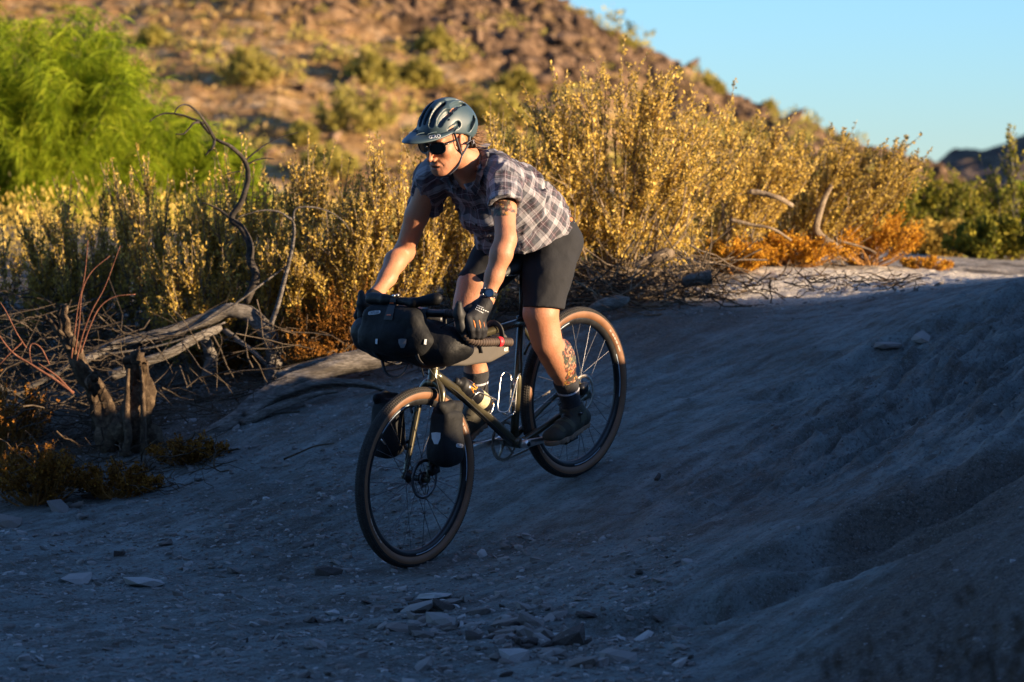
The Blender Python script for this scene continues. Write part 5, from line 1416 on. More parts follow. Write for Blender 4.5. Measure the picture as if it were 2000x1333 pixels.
S.chain([(1.0, -.165, 1.062), (1.02, -.08, 1.070), (1.02, .07, 1.072), (.985, .150, 1.082)], [.024, .019, .019, .027], .01); S.warp(wrinkle(14, .005, 23), .04)
rc_ = S.mesh('roll_closure', BAGK, HBAG, off); TC = bvh(S.V, S.F)
allV = np.concatenate([np.array([v.co[:] for v in o.data.vertices]) + off for o in (roll, pock, rc_)]); nF, k0 = [], 0
for o in (roll, pock, rc_):
    nF += [[i + k0 for i in p.vertices] for p in o.data.polygons]; k0 += len(o.data.vertices)
TH = bvh(allV, nF)
stp = quad_patch(TH, 'buckle_strap', [(764, 583), (775, 583.5), (767, 626), (750, 625)], 4, 14, STRAP, HBAG, off, .004)
for (a, b) in ((590, 592), (615.5, 617.5)):
    du = (a - 583) / 43 * 9
    quad_patch(TH, 'strap_mark', [(764.5 - du, a), (772 - du, a), (772 - du, b), (764 - du, b)], 3, 2, plain('orange_mark', (.62, .10, .02), .5), stp, off, .0065)
g = Geo(); p, n = cast(TH, 780, 580); 
for du in (-9, -3, 3, 9):
    q, n2 = cast(TH, 779 + du, 579.5 + abs(du) * .12)
    if q is not None: g.box(q + n2 * .006, (.012, .012, .007))
g.mesh('buckle', CHROME, HBAG, True, off)
pill(TH, 'logo_patch', [(720, 609), (744, 606.5), (743, 613.5), (719, 616.5)], GREYP, HBAG, off, 'ORTLIEB', PLAST)
def shield(tree, name, c, w, h, mat, parent, off, tilt=0):
    uv = [(0, 0), (-.5, -.5), (0, -.56), (.5, -.5), (.46, .0), (.2, .5), (-.2, .5), (-.46, .0)]
    return decal(tree, name, [(c[0] + x * w + tilt * y * h, c[1] + y * h) for x, y in uv], [np.array([[0, 1 + (i + 1) % 7, 1 + i] for i in range(7)])], mat, parent, off, .003)
shield(TH, 'reflector', (786.5, 671), 16, 17, plain('dim_reflector', (.16, .165, .18), .4), HBAG, off)
for c in ((737, 667), (831, 668)): quad_patch(TH, 'strap_buckle', [(c[0] - 2, c[1] - 5), (c[0] + 2, c[1] - 5), (c[0] + 1, c[1] + 5), (c[0] - 3, c[1] + 4)], 3, 3, LABELW, HBAG, off, .004)
g = Geo()
for y in (-.11, .11):
    g.tube(spline([(.90, y, .985), (.93, y, .80), (1.0, y, .80), (1.082, y, .86), (1.10, y, .94)], 24), [.010] * 24, 6, flat=.25)
g.tube(spline([(1.06, -.10, .835), (1.08, -.07, .79), (1.075, -.03, .775), (1.06, 0, .79), (1.05, .02, .825)], 16), [.006] * 16, 6, flat=.4)
g.mesh('mounting_strap', STRAP, HBAG, True, off)

def fork_bag(side, label):
    s = side; c = np.array([1.025, .148 * s, .535]); base = c - [0, 0, .13]
    e = bike_empty('fork_bag', base, label, 'bag', 'bags on the fork legs')
    lean = math.radians(-15); R_ = np.array([[math.cos(lean), 0, math.sin(lean)], [0, 1, 0], [-math.sin(lean), 0, math.cos(lean)]])
    R_ = np.array([[math.cos(lean), 0, math.sin(lean)], [0, 1, 0], [-math.sin(lean), 0, math.cos(lean)]])
    S = Sdf(c - [.16, .12, .19], c + [.16, .12, .20], .005)
    S.box(c, (.074, .060, .114), .035, .02, R_, taper=.84).ell(c + R_ @ [0, .006 * s, -.045], (.078, .066, .075), .03, R_)
    S.warp(wrinkle(13, .011, 33 + s, (1, 1, .45)), .05)
    b = S.mesh('body', BAGF, e, base); TV = bvh(S.V, S.F)
    S2 = Sdf(c - [.2, .12, .0], c + [.2, .12, .22], .005); t = c + R_ @ [0, 0, .118]
    f = R_ @ [1, 0, 0]
    S2.chain([t - f * .058 + [0, .012 * s, .004], t + [0, .020 * s, .010], t + f * .058 + [0, .012 * s, .004]], [.018, .018, .018], .01).box(t - R_ @ [0, 0, .02], (.058, .038, .022), .02, .02, R_)
    S2.warp(wrinkle(16, .004, 43 + s), .04); S2.mesh('roll_closure', BAGF, e, base)
    return e, TV, base
eL, TL_, bL = fork_bag(1, 'black roll top bag on the fork leg nearer the camera, with a silver reflector')
fork_bag(-1, 'black bag on the far fork leg, seen dark through the front spokes')
shield(TL_, 'reflector', (852.5, 857), 18, 22, REFL, eL, bL)
pill(TL_, 'logo_patch', [(891, 866), (905, 868.5), (903, 876), (890, 873.5)], GREYP, eL, bL, 'ORTLIEB', PLAST)
for s in (1, -1):
    g = Geo(); 
    for q in (.47, .60): g.tube(spline([(1.06 - (q - .36) * .5 + .03, .058 * s, q - .01), (1.06 - (q - .36) * .5, .085 * s, q), (1.06 - (q - .36) * .5 - .03, .058 * s, q + .01)], 8), [.006] * 8, 6)
    part(g, 'bag_mount', PLAST)
FB = np.array([.62, 0, .68]); FBAG = bike_empty('frame_bag', FB, 'grey zipped bag slung under the top tube of the bicycle', 'bag')
S = Sdf((.40, -.06, .62), (.88, .06, .83), .005)
poly = np.array([(.845, .775), (.43, .752), (.418, .668), (.55, .668), (.70, .700), (.80, .735)])
def pfn(X, Y, Z):
    d = np.full(X.shape, 1e9); sg = np.ones(X.shape); m = len(poly)
    for i in range(m):
        a, b = poly[i], poly[(i + 1) % m]; e_ = b - a; wx, wz = X - a[0], Z - a[1]; t = np.clip((wx * e_[0] + wz * e_[1]) / (e_ @ e_), 0, 1)
        d = np.minimum(d, (wx - e_[0] * t) ** 2 + (wz - e_[1] * t) ** 2)
        c1, c2, c3 = Z >= a[1], Z < b[1], e_[0] * wz > e_[1] * wx; fl = (c1 & c2 & c3) | (~c1 & ~c2 & ~c3); sg = np.where(fl, -sg, sg)
    d2 = np.sqrt(d) * sg + .016; dy = np.abs(Y) - .034 + .016
    return np.minimum(np.maximum(d2, dy), 0) + np.sqrt(np.maximum(d2, 0) ** 2 + np.maximum(dy, 0) ** 2) - .016
S.put((.40, -.06, .62), (.88, .06, .83), pfn); S.warp(wrinkle(9, .004, 53), .04)
S.mesh('body', BAGG, FBAG, FB); TG = bvh(S.V, S.F)
quad_patch(TG, 'top_panel', [(903, 657), (984, 643), (984, 652), (904, 668)], 14, 3, plain('mesh_panel', (.045, .038, .030), .8, var=.5, scale=200), FBAG, FB, .002)
quad_patch(TG, 'rear_panel', [(988, 640), (1003, 638), (1001, 690), (997, 694)], 4, 8, BAGK, FBAG, FB, .0025)
pill(TG, 'logo_patch', [(984, 680), (1000, 677), (999, 684), (984, 687)], plain('cream_patch', (.7, .66, .55), .5), FBAG, FB, 'ORTLIEB', PLAST)
g = Geo()
for x in (.47, .62, .77):
    z = .775 + (x - .43) * .10
    g.tube(spline([(x, -.035, z - .06), (x, -.030, z + .012), (x, 0, z + .030), (x, .030, z + .012), (x, .036, z - .06)], 16), [.013] * 16, 6, flat=.2)
g.mesh('mounting_strap', STRAP, FBAG, True, FB)
# ------------------------------------------------------------------ the rider (bicycle coordinates)
PB = np.array([.2, .13, .26])
PERSON = bike_empty('person', PB, 'cyclist in a plaid shirt, dark shorts and helmet riding the loaded bicycle', 'person')
def opx(u, v, Y): return on_plane(u, v, Y)
def A_(*p): return np.array(p, float)
# skin
M = Mat('skin'); co = M.coord('Object')
vc = M.n('VertexColor', layer_name='tone').outputs['Color']
n1 = M.noise(co, 30, 5, .6); n2 = M.noise(co, 160, 3, .6)
c = M.mix(M.ramp(n1, [(.35, (.4, .4, .4)), (.7, (0, 0, 0))]), vc, (.34, .125, .07))
c = M.mix(M.ramp(n2, [(.3, (.25, .25, .25)), (.5, (0, 0, 0))]), c, (.20, .085, .045))
tat = M.n('Attribute', attribute_name='tattoo').outputs['Fac']
dv = M.n('TexNoise'); dv.inputs['Scale'].default_value = 45; M.l(co, dv.inputs['Vector'])
vm = M.n('VectorMath'); vm.operation = 'MULTIPLY_ADD'; M.l(dv.outputs['Color'], vm.inputs[0]); vm.inputs[1].default_value = (.03, .03, .03); M.l(co, vm.inputs[2])
v1 = M.n('TexVoronoi'); v1.inputs['Scale'].default_value = 80; M.l(vm.outputs[0], v1.inputs['Vector'])
v2 = M.vor(vm.outputs[0], 80, 'Distance', 'DISTANCE_TO_EDGE')
sc_ = M.n('SeparateColor'); M.l(v1.outputs['Color'], sc_.inputs[0])
ink = M.ramp(sc_.outputs[0], [(0, (.33, .165, .095)), (.22, (.025, .05, .036)), (.40, (.20, .05, .025)), (.50, (.30, .16, .035)), (.58, (.015, .014, .015)), (.70, (.32, .17, .10)), (.82, (.05, .085, .06)), (.92, (.012, .012, .012))])
for rmp in [x for x in M.t.nodes if x.type == 'VALTORGB'][-1:]: rmp.color_ramp.interpolation = 'CONSTANT'
ink = M.mix(M.ramp(v2, [(.05, (.9, .9, .9)), (.14, (0, 0, 0))]), ink, (.012, .012, .014))
c = M.mix(M.math('MULTIPLY', tat, 1.05), c, ink)
M.set(color=c, rough=.52, spec=.35, sss=.06); M.bump(n2, .3, .003); M.bump(n1, .25, .008)
SKIN = M.m
TONE = np.array([.40, .185, .102])

# joints
SHL, SHR = A_(.520, .178, 1.430), A_(.525, -.185, 1.412)
ELL, ELR = opx(988, 467, .295), opx(790, 492, -.325)
WRL, WRR = opx(951, 585, .272), opx(736, 574, -.275)
LEGL = [A_(.145, .095, 1.075)] + [opx(u, v, y) for u, v, y in [(1056, 612, .125), (1063, 645, .13), (1068, 668, .135), (1081, 692, .135), (1093, 715, .133), (1106, 745, .130), (1118, 798, .128)]]
RADL = [.088, .066, .058, .0545, .054, .051, .041, .033]
LEGR = [A_(.145, -.095, 1.075)] + [opx(u, v, y) for u, v, y in [(927, 558, -.125), (917, 590, -.13), (914, 612, -.13), (918, 645, -.13), (925, 685, -.13), (930, 728, -.13), (935, 790, -.13)]]
RADL_R = [.088, .066, .058, .055, .054, .052, .042, .033]
HD = A_(.630, 0, 1.609); ph = math.radians(8.0); RH = np.array([[math.cos(ph), 0, math.sin(ph)], [0, 1, 0], [-math.sin(ph), 0, math.cos(ph)]])
def hl(x, y, z): return HD + RH @ np.array([x, y, z])
NECK0 = A_(.500, 0, 1.462)

def scone(S, a, b, r1, r2, ys, k=.03, op='add'):
    """rounded cone widened sideways"""
    a, b = np.asarray(a, float), np.asarray(b, float); ba = b - a; l2 = ba @ ba
    def fn(X, Y, Z):
        Y = Y / ys
        t = np.clip(((X - a[0]) * ba[0] + (Y - a[1]) * ba[1] + (Z - a[2]) * ba[2]) / l2, 0, 1)
        return np.sqrt((X - a[0] - t * ba[0]) ** 2 + (Y - a[1] - t * ba[1]) ** 2 + (Z - a[2] - t * ba[2]) ** 2) - (r1 + (r2 - r1) * t)
    R = max(r1, r2); lo = np.minimum(a, b) - R; hi = np.maximum(a, b) + R; lo[1] = -R * ys; hi[1] = R * ys
    return S.put(lo, hi, fn, k, op)

# the hands close on the hoods: index finger in front, little finger behind, fingertips under the bar
def hand(S, s, wr, fat=0.0, tips=True):
    m = lambda x, y, z: A_(x, y * s, z)
    kn = [m(.950, .268, 1.008), m(.929, .281, 1.004), m(.906, .286, .994), m(.886, .284, .981)]
    pi_ = [m(.962, .287, .966), m(.940, .298, .958), m(.915, .300, .950), m(.893, .296, .943)]
    di = [m(.955, .282, .938), m(.934, .290, .930), m(.910, .291, .922), m(.890, .287, .920)]
    ti = [m(.947, .266, .926), m(.927, .272, .917), m(.904, .273, .909), m(.886, .271, .911)]
    rad = [.0098, .0102, .0098, .0086]
    cm = (kn[1] + kn[2]) / 2
    pb = wr + (cm - wr) * .22
    S.chain([wr, pb], [.0265 + fat, .029 + fat], .02)
    for k, q in enumerate(kn):
        S.cone(pb + (q - pb) * .15 + A_(0, 0, -.004), q + A_(0, 0, -.003), .019 + fat, .0128 + fat, .016)
    for k in range(4):
        S.chain([kn[k], pi_[k], di[k], ti[k]], [rad[k] + .002 + fat, rad[k] + .0006 + fat, rad[k] + fat, rad[k] * .85 + fat], .004)
    tb = wr + (m(.895, .238, 1.012) - wr) * .45 + A_(0, -.010 * s, -.004)
    S.chain([tb, m(.898, .240, 1.022), m(.930, .216, 1.012), m(.948, .210, .994)], [.021 + fat, .0155 + fat, .0115 + fat, .0095 + fat], .012)
    return kn, pi_

S = Sdf((-.03, -.42, .22), (1.01, .40, 1.60), .005)
scone(S, (.130, 0, 1.075), (.20, 0, 1.19), .100, .098, 1.5); scone(S, (.20, 0, 1.19), (.33, 0, 1.305), .098, .108, 1.45); scone(S, (.33, 0, 1.305), (.44, 0, 1.405), .108, .092, 1.55)
for s, sh in ((1, SHL), (-1, SHR)): S.chain([(.47, .06 * s, 1.46), (.495, .12 * s, 1.452), sh], [.048, .052, .050], .04)
S.chain([NECK0 + A_(-.02, 0, -.02), NECK0 + A_(.035, 0, .045), hl(-.012, 0, -.045)], [.068, .060, .058], .03)
for sh, el, wr, s in ((SHL, ELL, WRL, 1), (SHR, ELR, WRR, -1)):
    mu = (sh + el) / 2 + A_(.006, 0, .004); f1 = el + (wr - el) * .26 + A_(.004, .006 * s, .006); f2 = el + (wr - el) * .62
    S.chain([sh, mu, el, f1, f2, wr], [.050, .0465, .0395, .0425, .0345, .0262], .02)
    S.ell(el + (el - mu) * .12 + A_(-.012, 0, -.012), (.022, .022, .022), .02)
    hand(S, s, wr)
for L, R_, s in ((LEGL, RADL, 1), (LEGR, RADL_R, -1)):
    S.chain(L, R_, .03)
    kd = RH @ A_(1, 0, .1)
    S.ell(L[3] + A_(.030, 0, .004), (.026, .027, .033), .022).ell(L[5] + A_(-.030, .006 * s, .03), (.038, .044, .075), .035)
    S.cone(L[7] + A_(.005, 0, -.01), L[7] + A_(.085, .01 * s, -.052), .025, .014, .02)
Vb1, Fb1 = S.nets(1); BODYS = S
# head, finer
H = Sdf(HD - A_(.14, .12, .17), HD + A_(.17, .12, .19), .0027)
h = hl
H.ell(h(-.008, 0, .058), (.098, .077, .090), .02, RH)
H.ell(h(.032, 0, -.008), (.066, .060, .088), .03, RH).ell(h(.062, 0, -.062), (.034, .038, .036), .022, RH)
for s in (1, -1):
    H.cone(h(.006, .050 * s, -.048), h(.070, .020 * s, -.093), .024, .018, .028).ell(h(.056, .043 * s, -.014), (.026, .022, .022), .02, RH)
    H.ell(h(.076, .026 * s, .034), (.020, .028, .011), .014, RH)
    H.ell(h(.096, .032 * s, .013), (.014, .017, .011), .012, RH, 'sub').ell(h(.080, .032 * s, .013), (.012, .0125, .0115), .004, RH)
    H.ell(h(-.004, .080 * s, .002), (.019, .0105, .032), .005, RH).ell(h(.002, .0925 * s, .005), (.0105, .007, .020), .003, RH, 'sub').ell(h(.008, .080 * s, -.026), (.009, .008, .010), .006, RH)
H.ell(h(.082, 0, -.093), (.020, .022, .018), .018, RH)
H.chain([h(.090, 0, .024), h(.106, 0, -.006), h(.117, 0, -.028)], [.0085, .0095, .0115], .011)
for s in (1, -1): H.ell(h(.104, .0135 * s, -.035), (.0125, .0088, .0082), .005, RH).ell(h(.108, .0075 * s, -.043), (.005, .004, .004), .003, RH, 'sub')
H.ell(h(.0955, 0, -.0595), (.011, .023, .0062), .005, RH).ell(h(.0925, 0, -.0785), (.0115, .0205, .0075), .005, RH)
H.ell(h(.104, 0, -.0685), (.017, .0205, .0040), .002, RH, 'sub')
for s in (1, -1): H.cone(h(.100, .018 * s, -.040), h(.085, .033 * s, -.066), .0025, .002, .006, 'sub')
H.chain([h(-.012, 0, -.045), NECK0 + A_(.035, 0, .045)], [.058, .060], .03)
H.warp(lambda X, Y, Z: .0008 * fbm(X * 40, Y * 40, Z * 40, 2, 3), .02)
Vh, Fh = H.nets(1)
Vall = np.concatenate([Vb1, Vh]); Fall = np.concatenate([Fb1, Fh + len(Vb1)])
body = obj('body', raw_mesh('body', Vall - PB, [Fall]), SKIN, PERSON)
# skin tone per vertex: lips, stubble, flushed cheeks; tattooed patches
tone = np.tile(TONE, (len(Vall), 1)); q = (Vall - HD) @ RH
def blob(c, r_): return np.clip(1.35 - np.sqrt((((q - np.array(c)) / np.array(r_)) ** 2).sum(1)), 0, 1)
hm = np.arange(len(Vall)) >= len(Vb1)
for c_, r_, t_, k_ in [((.098, 0, -.069), (.018, .023, .014), (.40, .11, .075), .9), ((.055, .044, -.012), (.03, .02, .024), (.58, .24, .15), .5), ((.055, -.044, -.012), (.03, .02, .024), (.58, .24, .15), .5), ((.112, 0, -.028), (.02, .014, .016), (.60, .23, .15), .6),
                       ((.075, 0, -.088), (.045, .045, .032), (.26, .14, .085), .45), ((.045, .05, -.07), (.045, .03, .032), (.32, .17, .10), .35), ((.045, -.05, -.07), (.045, .03, .032), (.32, .17, .10), .35), ((0, .08, .0), (.03, .02, .04), (.58, .22, .14), .5), ((.094, 0, -.051), (.02, .026, .009), (.27, .145, .085), .5)]:
    w = (blob(c_, r_) * k_ * hm)[:, None]; tone = tone * (1 - w) + np.array(t_) * w
w = blob((.106, 0, -.0685), (.012, .017, .004)) * hm; tone = tone * (1 - w[:, None] * .9)
w = np.clip(1.3 - np.abs(q[:, 2] - .036 - .0) / .006, 0, 1) * (np.abs(np.abs(q[:, 1]) - .03) < .02) * (q[:, 0] > .075) * hm; tone = tone * (1 - .75 * w[:, None])
ca = body.data.color_attributes.new('tone', 'FLOAT_COLOR', 'POINT'); ca.data.foreach_set('color', np.c_[tone, np.ones(len(tone))].astype(np.float32).ravel())
def seg_par(P, a, b):
    ba = b - a; t = ((P - a) @ ba) / (ba @ ba); return t, np.linalg.norm(P - a - t[:, None] * ba, axis=1)
tt = np.zeros(len(Vall))
o_, _ = pixel_ray(1000, 600)
def px_of(P):
    Wd = P @ BM.T + BO - A_(0, 0, CAMZ); y = Wd[:, 1] * math.cos(PITCH) - Wd[:, 2] * math.sin(PITCH); z = Wd[:, 2] * math.cos(PITCH) + Wd[:, 1] * math.sin(PITCH)
    return 1000 + FPX * Wd[:, 0] / y, 666.5 - FPX * z / y
ax_ = LEGL[7] - LEGL[5]; t_, d_ = seg_par(Vall, LEGL[5], LEGL[7]); rad_ = Vall - (LEGL[5] + t_[:, None] * ax_)
on = (d_ < .08) & (Vall[:, 1] > 0) & (rad_ @ A_(-.10, .99, 0) > .004) & (t_ > -.46) & (t_ < .64) & (rad_ @ A_(1, 0, 0) < .030)
tt[on] = .9
t_, d_ = seg_par(Vall, SHL, ELL); rad_ = Vall - (SHL + t_[:, None] * (ELL - SHL))
on = (d_ < .07) & (t_ > .40) & (t_ < .70 + .06 * np.sin(Vall[:, 2] * 160)) & (rad_ @ A_(.5, .7, .3) > -.012) & (fbm(Vall[:, 0] * 30, Vall[:, 1] * 30, Vall[:, 2] * 30, 2, 5) > -.12)
tt[on] = .85
ta_ = body.data.attributes.new('tattoo', 'FLOAT', 'POINT'); ta_.data.foreach_set('value', tt.astype(np.float32))

# ---- shirt
PLUM, NAVY, ASH, PALE = (.050, .013, .028), (.006, .009, .018), (.036, .041, .060), (.32, .31, .34)
M = Mat('plaid_shirt')
uvn = M.n('Attribute', attribute_name='weave').outputs['Vector']; sx = M.n('SeparateXYZ'); M.l(uvn, sx.inputs[0])
def stripes(t):
    f = M.math('FRACT', M.math('MULTIPLY', t, 1 / .074))
    o = M.ramp(f, [(0, PALE), (.20, ASH), (.40, NAVY), (.52, PLUM), (.60, PALE), (.625, PLUM), (.70, ASH), (.80, NAVY), (.86, PLUM), (.89, PALE), (.98, PLUM)])
    [x for x in M.t.nodes if x.type == 'VALTORGB'][-1].color_ramp.interpolation = 'CONSTANT'
    return o
pl = M.mix(.5, stripes(sx.outputs[0]), stripes(sx.outputs[1]))
co = M.coord('Object'); n = M.noise(co, 55, 5, .6); n3 = M.noise(co, 22, 4, .6)
M.set(color=M.mix(M.math('MULTIPLY', M.noise(co, 300, 2), .25), pl, (.3, .29, .3)), rough=.75, spec=.2, sheen=.05)
M.bump(n3, .55, .012); M.bump(n, .25, .004)
M.translucent(pl, .08)
PLAID = M.m
CUFL, CUFR = opx(985, 399, .252), opx(828, 410, -.252)
def torso(S, g, full=True):
    scone(S, (.155, 0, 1.125), (.215, 0, 1.205), .118 + g, .122 + g, 1.42, .03); scone(S, (.215, 0, 1.205), (.33, 0, 1.31), .122 + g, .124 + g, 1.38, .03)
    scone(S, (.33, 0, 1.31), (.445, 0, 1.408), .124 + g, .100 + g, 1.55, .03)
    for s, sh in ((1, SHL), (-1, SHR)): S.chain([(.455, .07 * s, 1.455), (.49, .125 * s, 1.450), sh], [.056 + g, .060 + g, .060 + g], .035)
S = Sdf((-.03, -.36, .98), (.78, .36, 1.58), .0055)
torso(S, .010)
S.ell((.255, 0, 1.115), (.165, .170, .115), .05).ell((.40, 0, 1.24), (.10, .15, .09), .05)
for sh, cf, el, s in ((SHL, CUFL, ELL, 1), (SHR, CUFR, ELR, -1)):
    d = (cf - sh) / np.linalg.norm(cf - sh)
    S.cone(sh - d * .01, cf + d * .05, .066, .068, .03)
spd = unit(A_(.66, 0, .75)); prp = A_(.75, 0, -.66)
def folds(X, Y, Z):
    s_ = X * spd[0] + Z * spd[2]; p_ = X * prp[0] + Z * prp[2]
    a = np.arctan2(Y, p_ - .02 + 1e-6)
    waist = sstep(1.28, 1.0, s_)
    f1 = 1 - 2 * np.abs(fbm(s_ * 17 + Y * 8 + p_ * 5, Y * 4.5 - s_ * 2, p_ * 4.5, 2, 61))
    f2 = 1 - 2 * np.abs(fbm(Y * 20 - s_ * 11, s_ * 6 + p_ * 5, p_ * 9, 2, 71))
    f3 = fbm(X * 16, Y * 16, Z * 16, 3, 81)
    return -(.012 + .009 * waist) * (f1 - .45) - .009 * (f2 - .45) + .005 * f3 + .002
S.warp(folds, .05)
for sh, cf, el, s in ((SHL, CUFL, ELL, 1), (SHR, CUFR, ELR, -1)):
    d = (cf - sh) / np.linalg.norm(cf - sh); d = unit(d * .8 + A_(0, .12 * s, -.45)); fn = lambda X, Y, Z, c=cf, d=d: -((X - c[0]) * d[0] + (Y - c[1]) * d[1] + (Z - c[2]) * d[2])
    S.put(cf - .105, cf + .105, fn, 0, 'sub')
    S.cone(cf - (cf - sh) * .15, cf + d * .06, .046, .0535, .0, 'sub')
hem = lambda X, Y, Z: Z - (1.152 - .20 * X - .05 * np.abs(Y) + .012 * np.sin(Y * 24 + X * 9))
S.put((-.05, -.4, .97), (.66, .4, 1.16), hem, 0, 'sub')
scone(S, (.17, 0, 1.02), (.215, 0, 1.15), .106, .098, 1.36, 0, 'sub'); S.ell((.28, 0, 1.06), (.128, .134, .068), 0, op='sub')
# open neck
S.cone(NECK0 + A_(-.005, 0, .005), NECK0 + A_(.06, 0, .085), .070, .080, .012, 'sub').cone(NECK0 + A_(.075, 0, -.015), NECK0 + A_(.150, 0, -.135), .044, .010, .01, 'sub')
Vs, Fs = S.nets(1); SHS = S
shirt = obj('shirt', raw_mesh('shirt', Vs - PB, [Fs]), PLAID, PERSON)
def weave(V):
    s_ = V @ spd; p_ = V @ prp - (.33 * prp[0] + 1.31 * prp[2]); ang = np.arctan2(V[:, 1] / 1.35, -p_); u = ang * .135; v = s_.copy()
    for sh, cf, s in ((SHL, CUFL, 1), (SHR, CUFR, -1)):
        t, d = seg_par(V, sh + (cf - sh) * .18, cf); on = (t > 0) & (d < .095) & (V[:, 1] * s > .175)
        axd = unit(cf - sh); e1 = unit(np.cross(axd, A_(0, 0, 1))); e2 = np.cross(axd, e1); r_ = V - sh
        u = np.where(on, np.arctan2(r_ @ e1, r_ @ e2) * .06, u); v = np.where(on, r_ @ axd, v)
    return np.c_[u, v, np.zeros(len(V))]
def set_weave(o, W):
    a = o.data.attributes.new('weave', 'FLOAT_VECTOR', 'POINT'); a.data.foreach_set('vector', W.astype(np.float32).ravel())
set_weave(shirt, weave(Vs)); TSH = bvh(Vs, Fs)
# collar: a band that stands and turns down in two points
nv_ = unit(hl(-.012, 0, -.045) - NECK0); e1 = unit(np.cross(A_(0, 1, 0), nv_)); e2 = A_(0, 1, 0)
g = Geo(); n_ = 41; V = []; W = []
for i, a in enumerate(np.linspace(-2.55, 2.55, n_)):
    # a = 0 at the nape; runs to both front points
    fr = abs(a) / 2.55; dirv = -e1 * math.cos(a) + e2 * math.sin(a)
    pt = sstep(.62, 1.0, fr); base = NECK0 + nv_ * (.012 - .030 * fr ** 2) + e1 * (.028 * fr ** 2)
    for (r_, hh) in ((.074, .0), (.076, .036 - .010 * fr), (.081, .040 - .010 * fr), (.092, .022 - .012 * fr), (.100 - .006 * pt, .006 - .014 * fr), (.097 - .006 * pt, .006 - .014 * fr), (.079, .030 - .010 * fr)):
        q_ = base + dirv * r_ + nv_ * hh
        for _k in range(24):
            if SHS.at(q_[None])[0] > (.011 if r_ > .09 else .003): break
            q_ = q_ + (nv_ * .8 + dirv * .35) * .004
        V.append(q_); W.append((a * .085, r_ + hh, 0))
F = [[i * 7 + j, i * 7 + j + 1, (i + 1) * 7 + j + 1, (i + 1) * 7 + j] for i in range(n_ - 1) for j in range(6)]
g.add(V, F); col_ = g.mesh('collar', PLAID, shirt, True, PB); set_weave(col_, np.array(W))
def flap(px, mirror):
    # one point of the collar, lying over the shoulder
    tl, tr, br, bl = [np.array(q, float) for q in px]; nu, nv2 = 7, 9; top, bot = [], []
    for b_ in np.linspace(0, 1, nv2):
        for a_ in np.linspace(0, 1, nu):
            q = (tl * (1 - a_) + tr * a_) * (1 - b_) + (bl * (1 - a_) + br * a_) * b_
            p, n = cast(TSH, *q)
            if p is None: p, n = opx(q[0], q[1], .10), A_(0, .5, .8)
            lift = .013 + .005 * math.sin(math.pi * a_) + .004 * b_
            if mirror:
                p = p * A_(1, -1, 1); n = n * A_(1, -1, 1)
                for _k in range(16):
                    if SHS.at(p[None])[0] > 0: break
                    p = p + n * .004
            top.append(p + n * lift); bot.append(p + n * (lift - .003))
    m_ = nu * nv2; F = []
    for j in range(nv2 - 1):
        for i in range(nu - 1):
            a = j * nu + i; F += [[a, a + 1, a + nu + 1, a + nu], [m_ + a, m_ + a + nu, m_ + a + nu + 1, m_ + a + 1]]
    rim = [i for i in range(nu)] + [nu * j + nu - 1 for j in range(1, nv2)] + [nu * (nv2 - 1) + i for i in range(nu - 2, -1, -1)] + [nu * j for j in range(nv2 - 2, 0, -1)]
    for k in range(len(rim)): a, b = rim[k], rim[(k + 1) % len(rim)]; F.append([a, m_ + a, m_ + b, b])
    o = Geo().add(top + bot, F).mesh('collar_flap', PLAID, shirt, True, PB)
    ab = np.array([(a_ * .06, b_ * .07, 0) for b_ in np.linspace(0, 1, nv2) for a_ in np.linspace(0, 1, nu)]); set_weave(o, np.concatenate([ab, ab]) + A_(.02, .045, 0))
FL = [(909, 286), (924, 278), (943, 330), (917, 342)]
flap(FL, False); flap(FL, True)
g = Geo()
for t in (.35, .52, .69, .86):
    b0 = A_(.62, -.005, 1.36) * (1 - t) + A_(.40, -.005, 1.10) * t; hit = TSH.ray_cast(Vector(b0 + A_(.15, 0, -.12)), Vector(unit(A_(-.15, 0, .12))))
    if hit[0] is not None: Geo().tube([np.array(hit[0]) + np.array(hit[1]) * .0005, np.array(hit[0]) + np.array(hit[1]) * .003], [.0055, .005], 10).mesh('button', PLAST, shirt, True, PB)

# ---- shorts
M = Mat('charcoal_shorts'); co = M.coord('Object'); n = M.noise(co, 26, 5, .6); n2 = M.noise(co, 400, 2)
M.set(color=M.mix(M.math('MULTIPLY', n, .5), (.019, .020, .023), (.031, .031, .035)), rough=.85, spec=.12, sheen=.0); M.bump(n, .35, .008); M.bump(n2, .2, .001)
SHORT = M.m
HEML, HEMR = opx(1061, 603, .132), opx(931, 557, -.128)
S = Sdf((-.06, -.28, .74), (.62, .28, 1.22), .0055)
scone(S, (.145, 0, 1.08), (.185, 0, 1.165), .122, .118, 1.36, .03)
for hmv, L, s in ((HEML, LEGL, 1), (HEMR, LEGR, -1)):
    d = unit(hmv - L[0]); S.chain([(.125, .088 * s, 1.06), L[0] + (hmv - L[0]) * .5, hmv + d * .04], [.113, .094, .079], .04)
S.warp(lambda X, Y, Z: -.006 * (1 - 2 * np.abs(fbm(X * 7 + Z * 4, Y * 6, Z * 9, 3, 91)) - .4) + .003 * fbm(X * 15, Y * 15, Z * 15, 2, 95), .05)
for hmv, L, s in ((HEML, LEGL, 1), (HEMR, LEGR, -1)):
    d = unit(hmv - L[0]); d = unit(d * .75 + A_(0, 0, -.4))
    lo_, hi_ = hmv - A_(.12, .11, .10), hmv + A_(.20, .11, .05); 
    S.put(lo_, hi_, lambda X, Y, Z, c=hmv, d=d: -((X - c[0]) * d[0] + (Y - c[1]) * d[1] + (Z - c[2]) * d[2]), 0, 'sub')
    S.cone(hmv - d * .04, hmv + d * .05, .060, .0655, 0, 'sub')
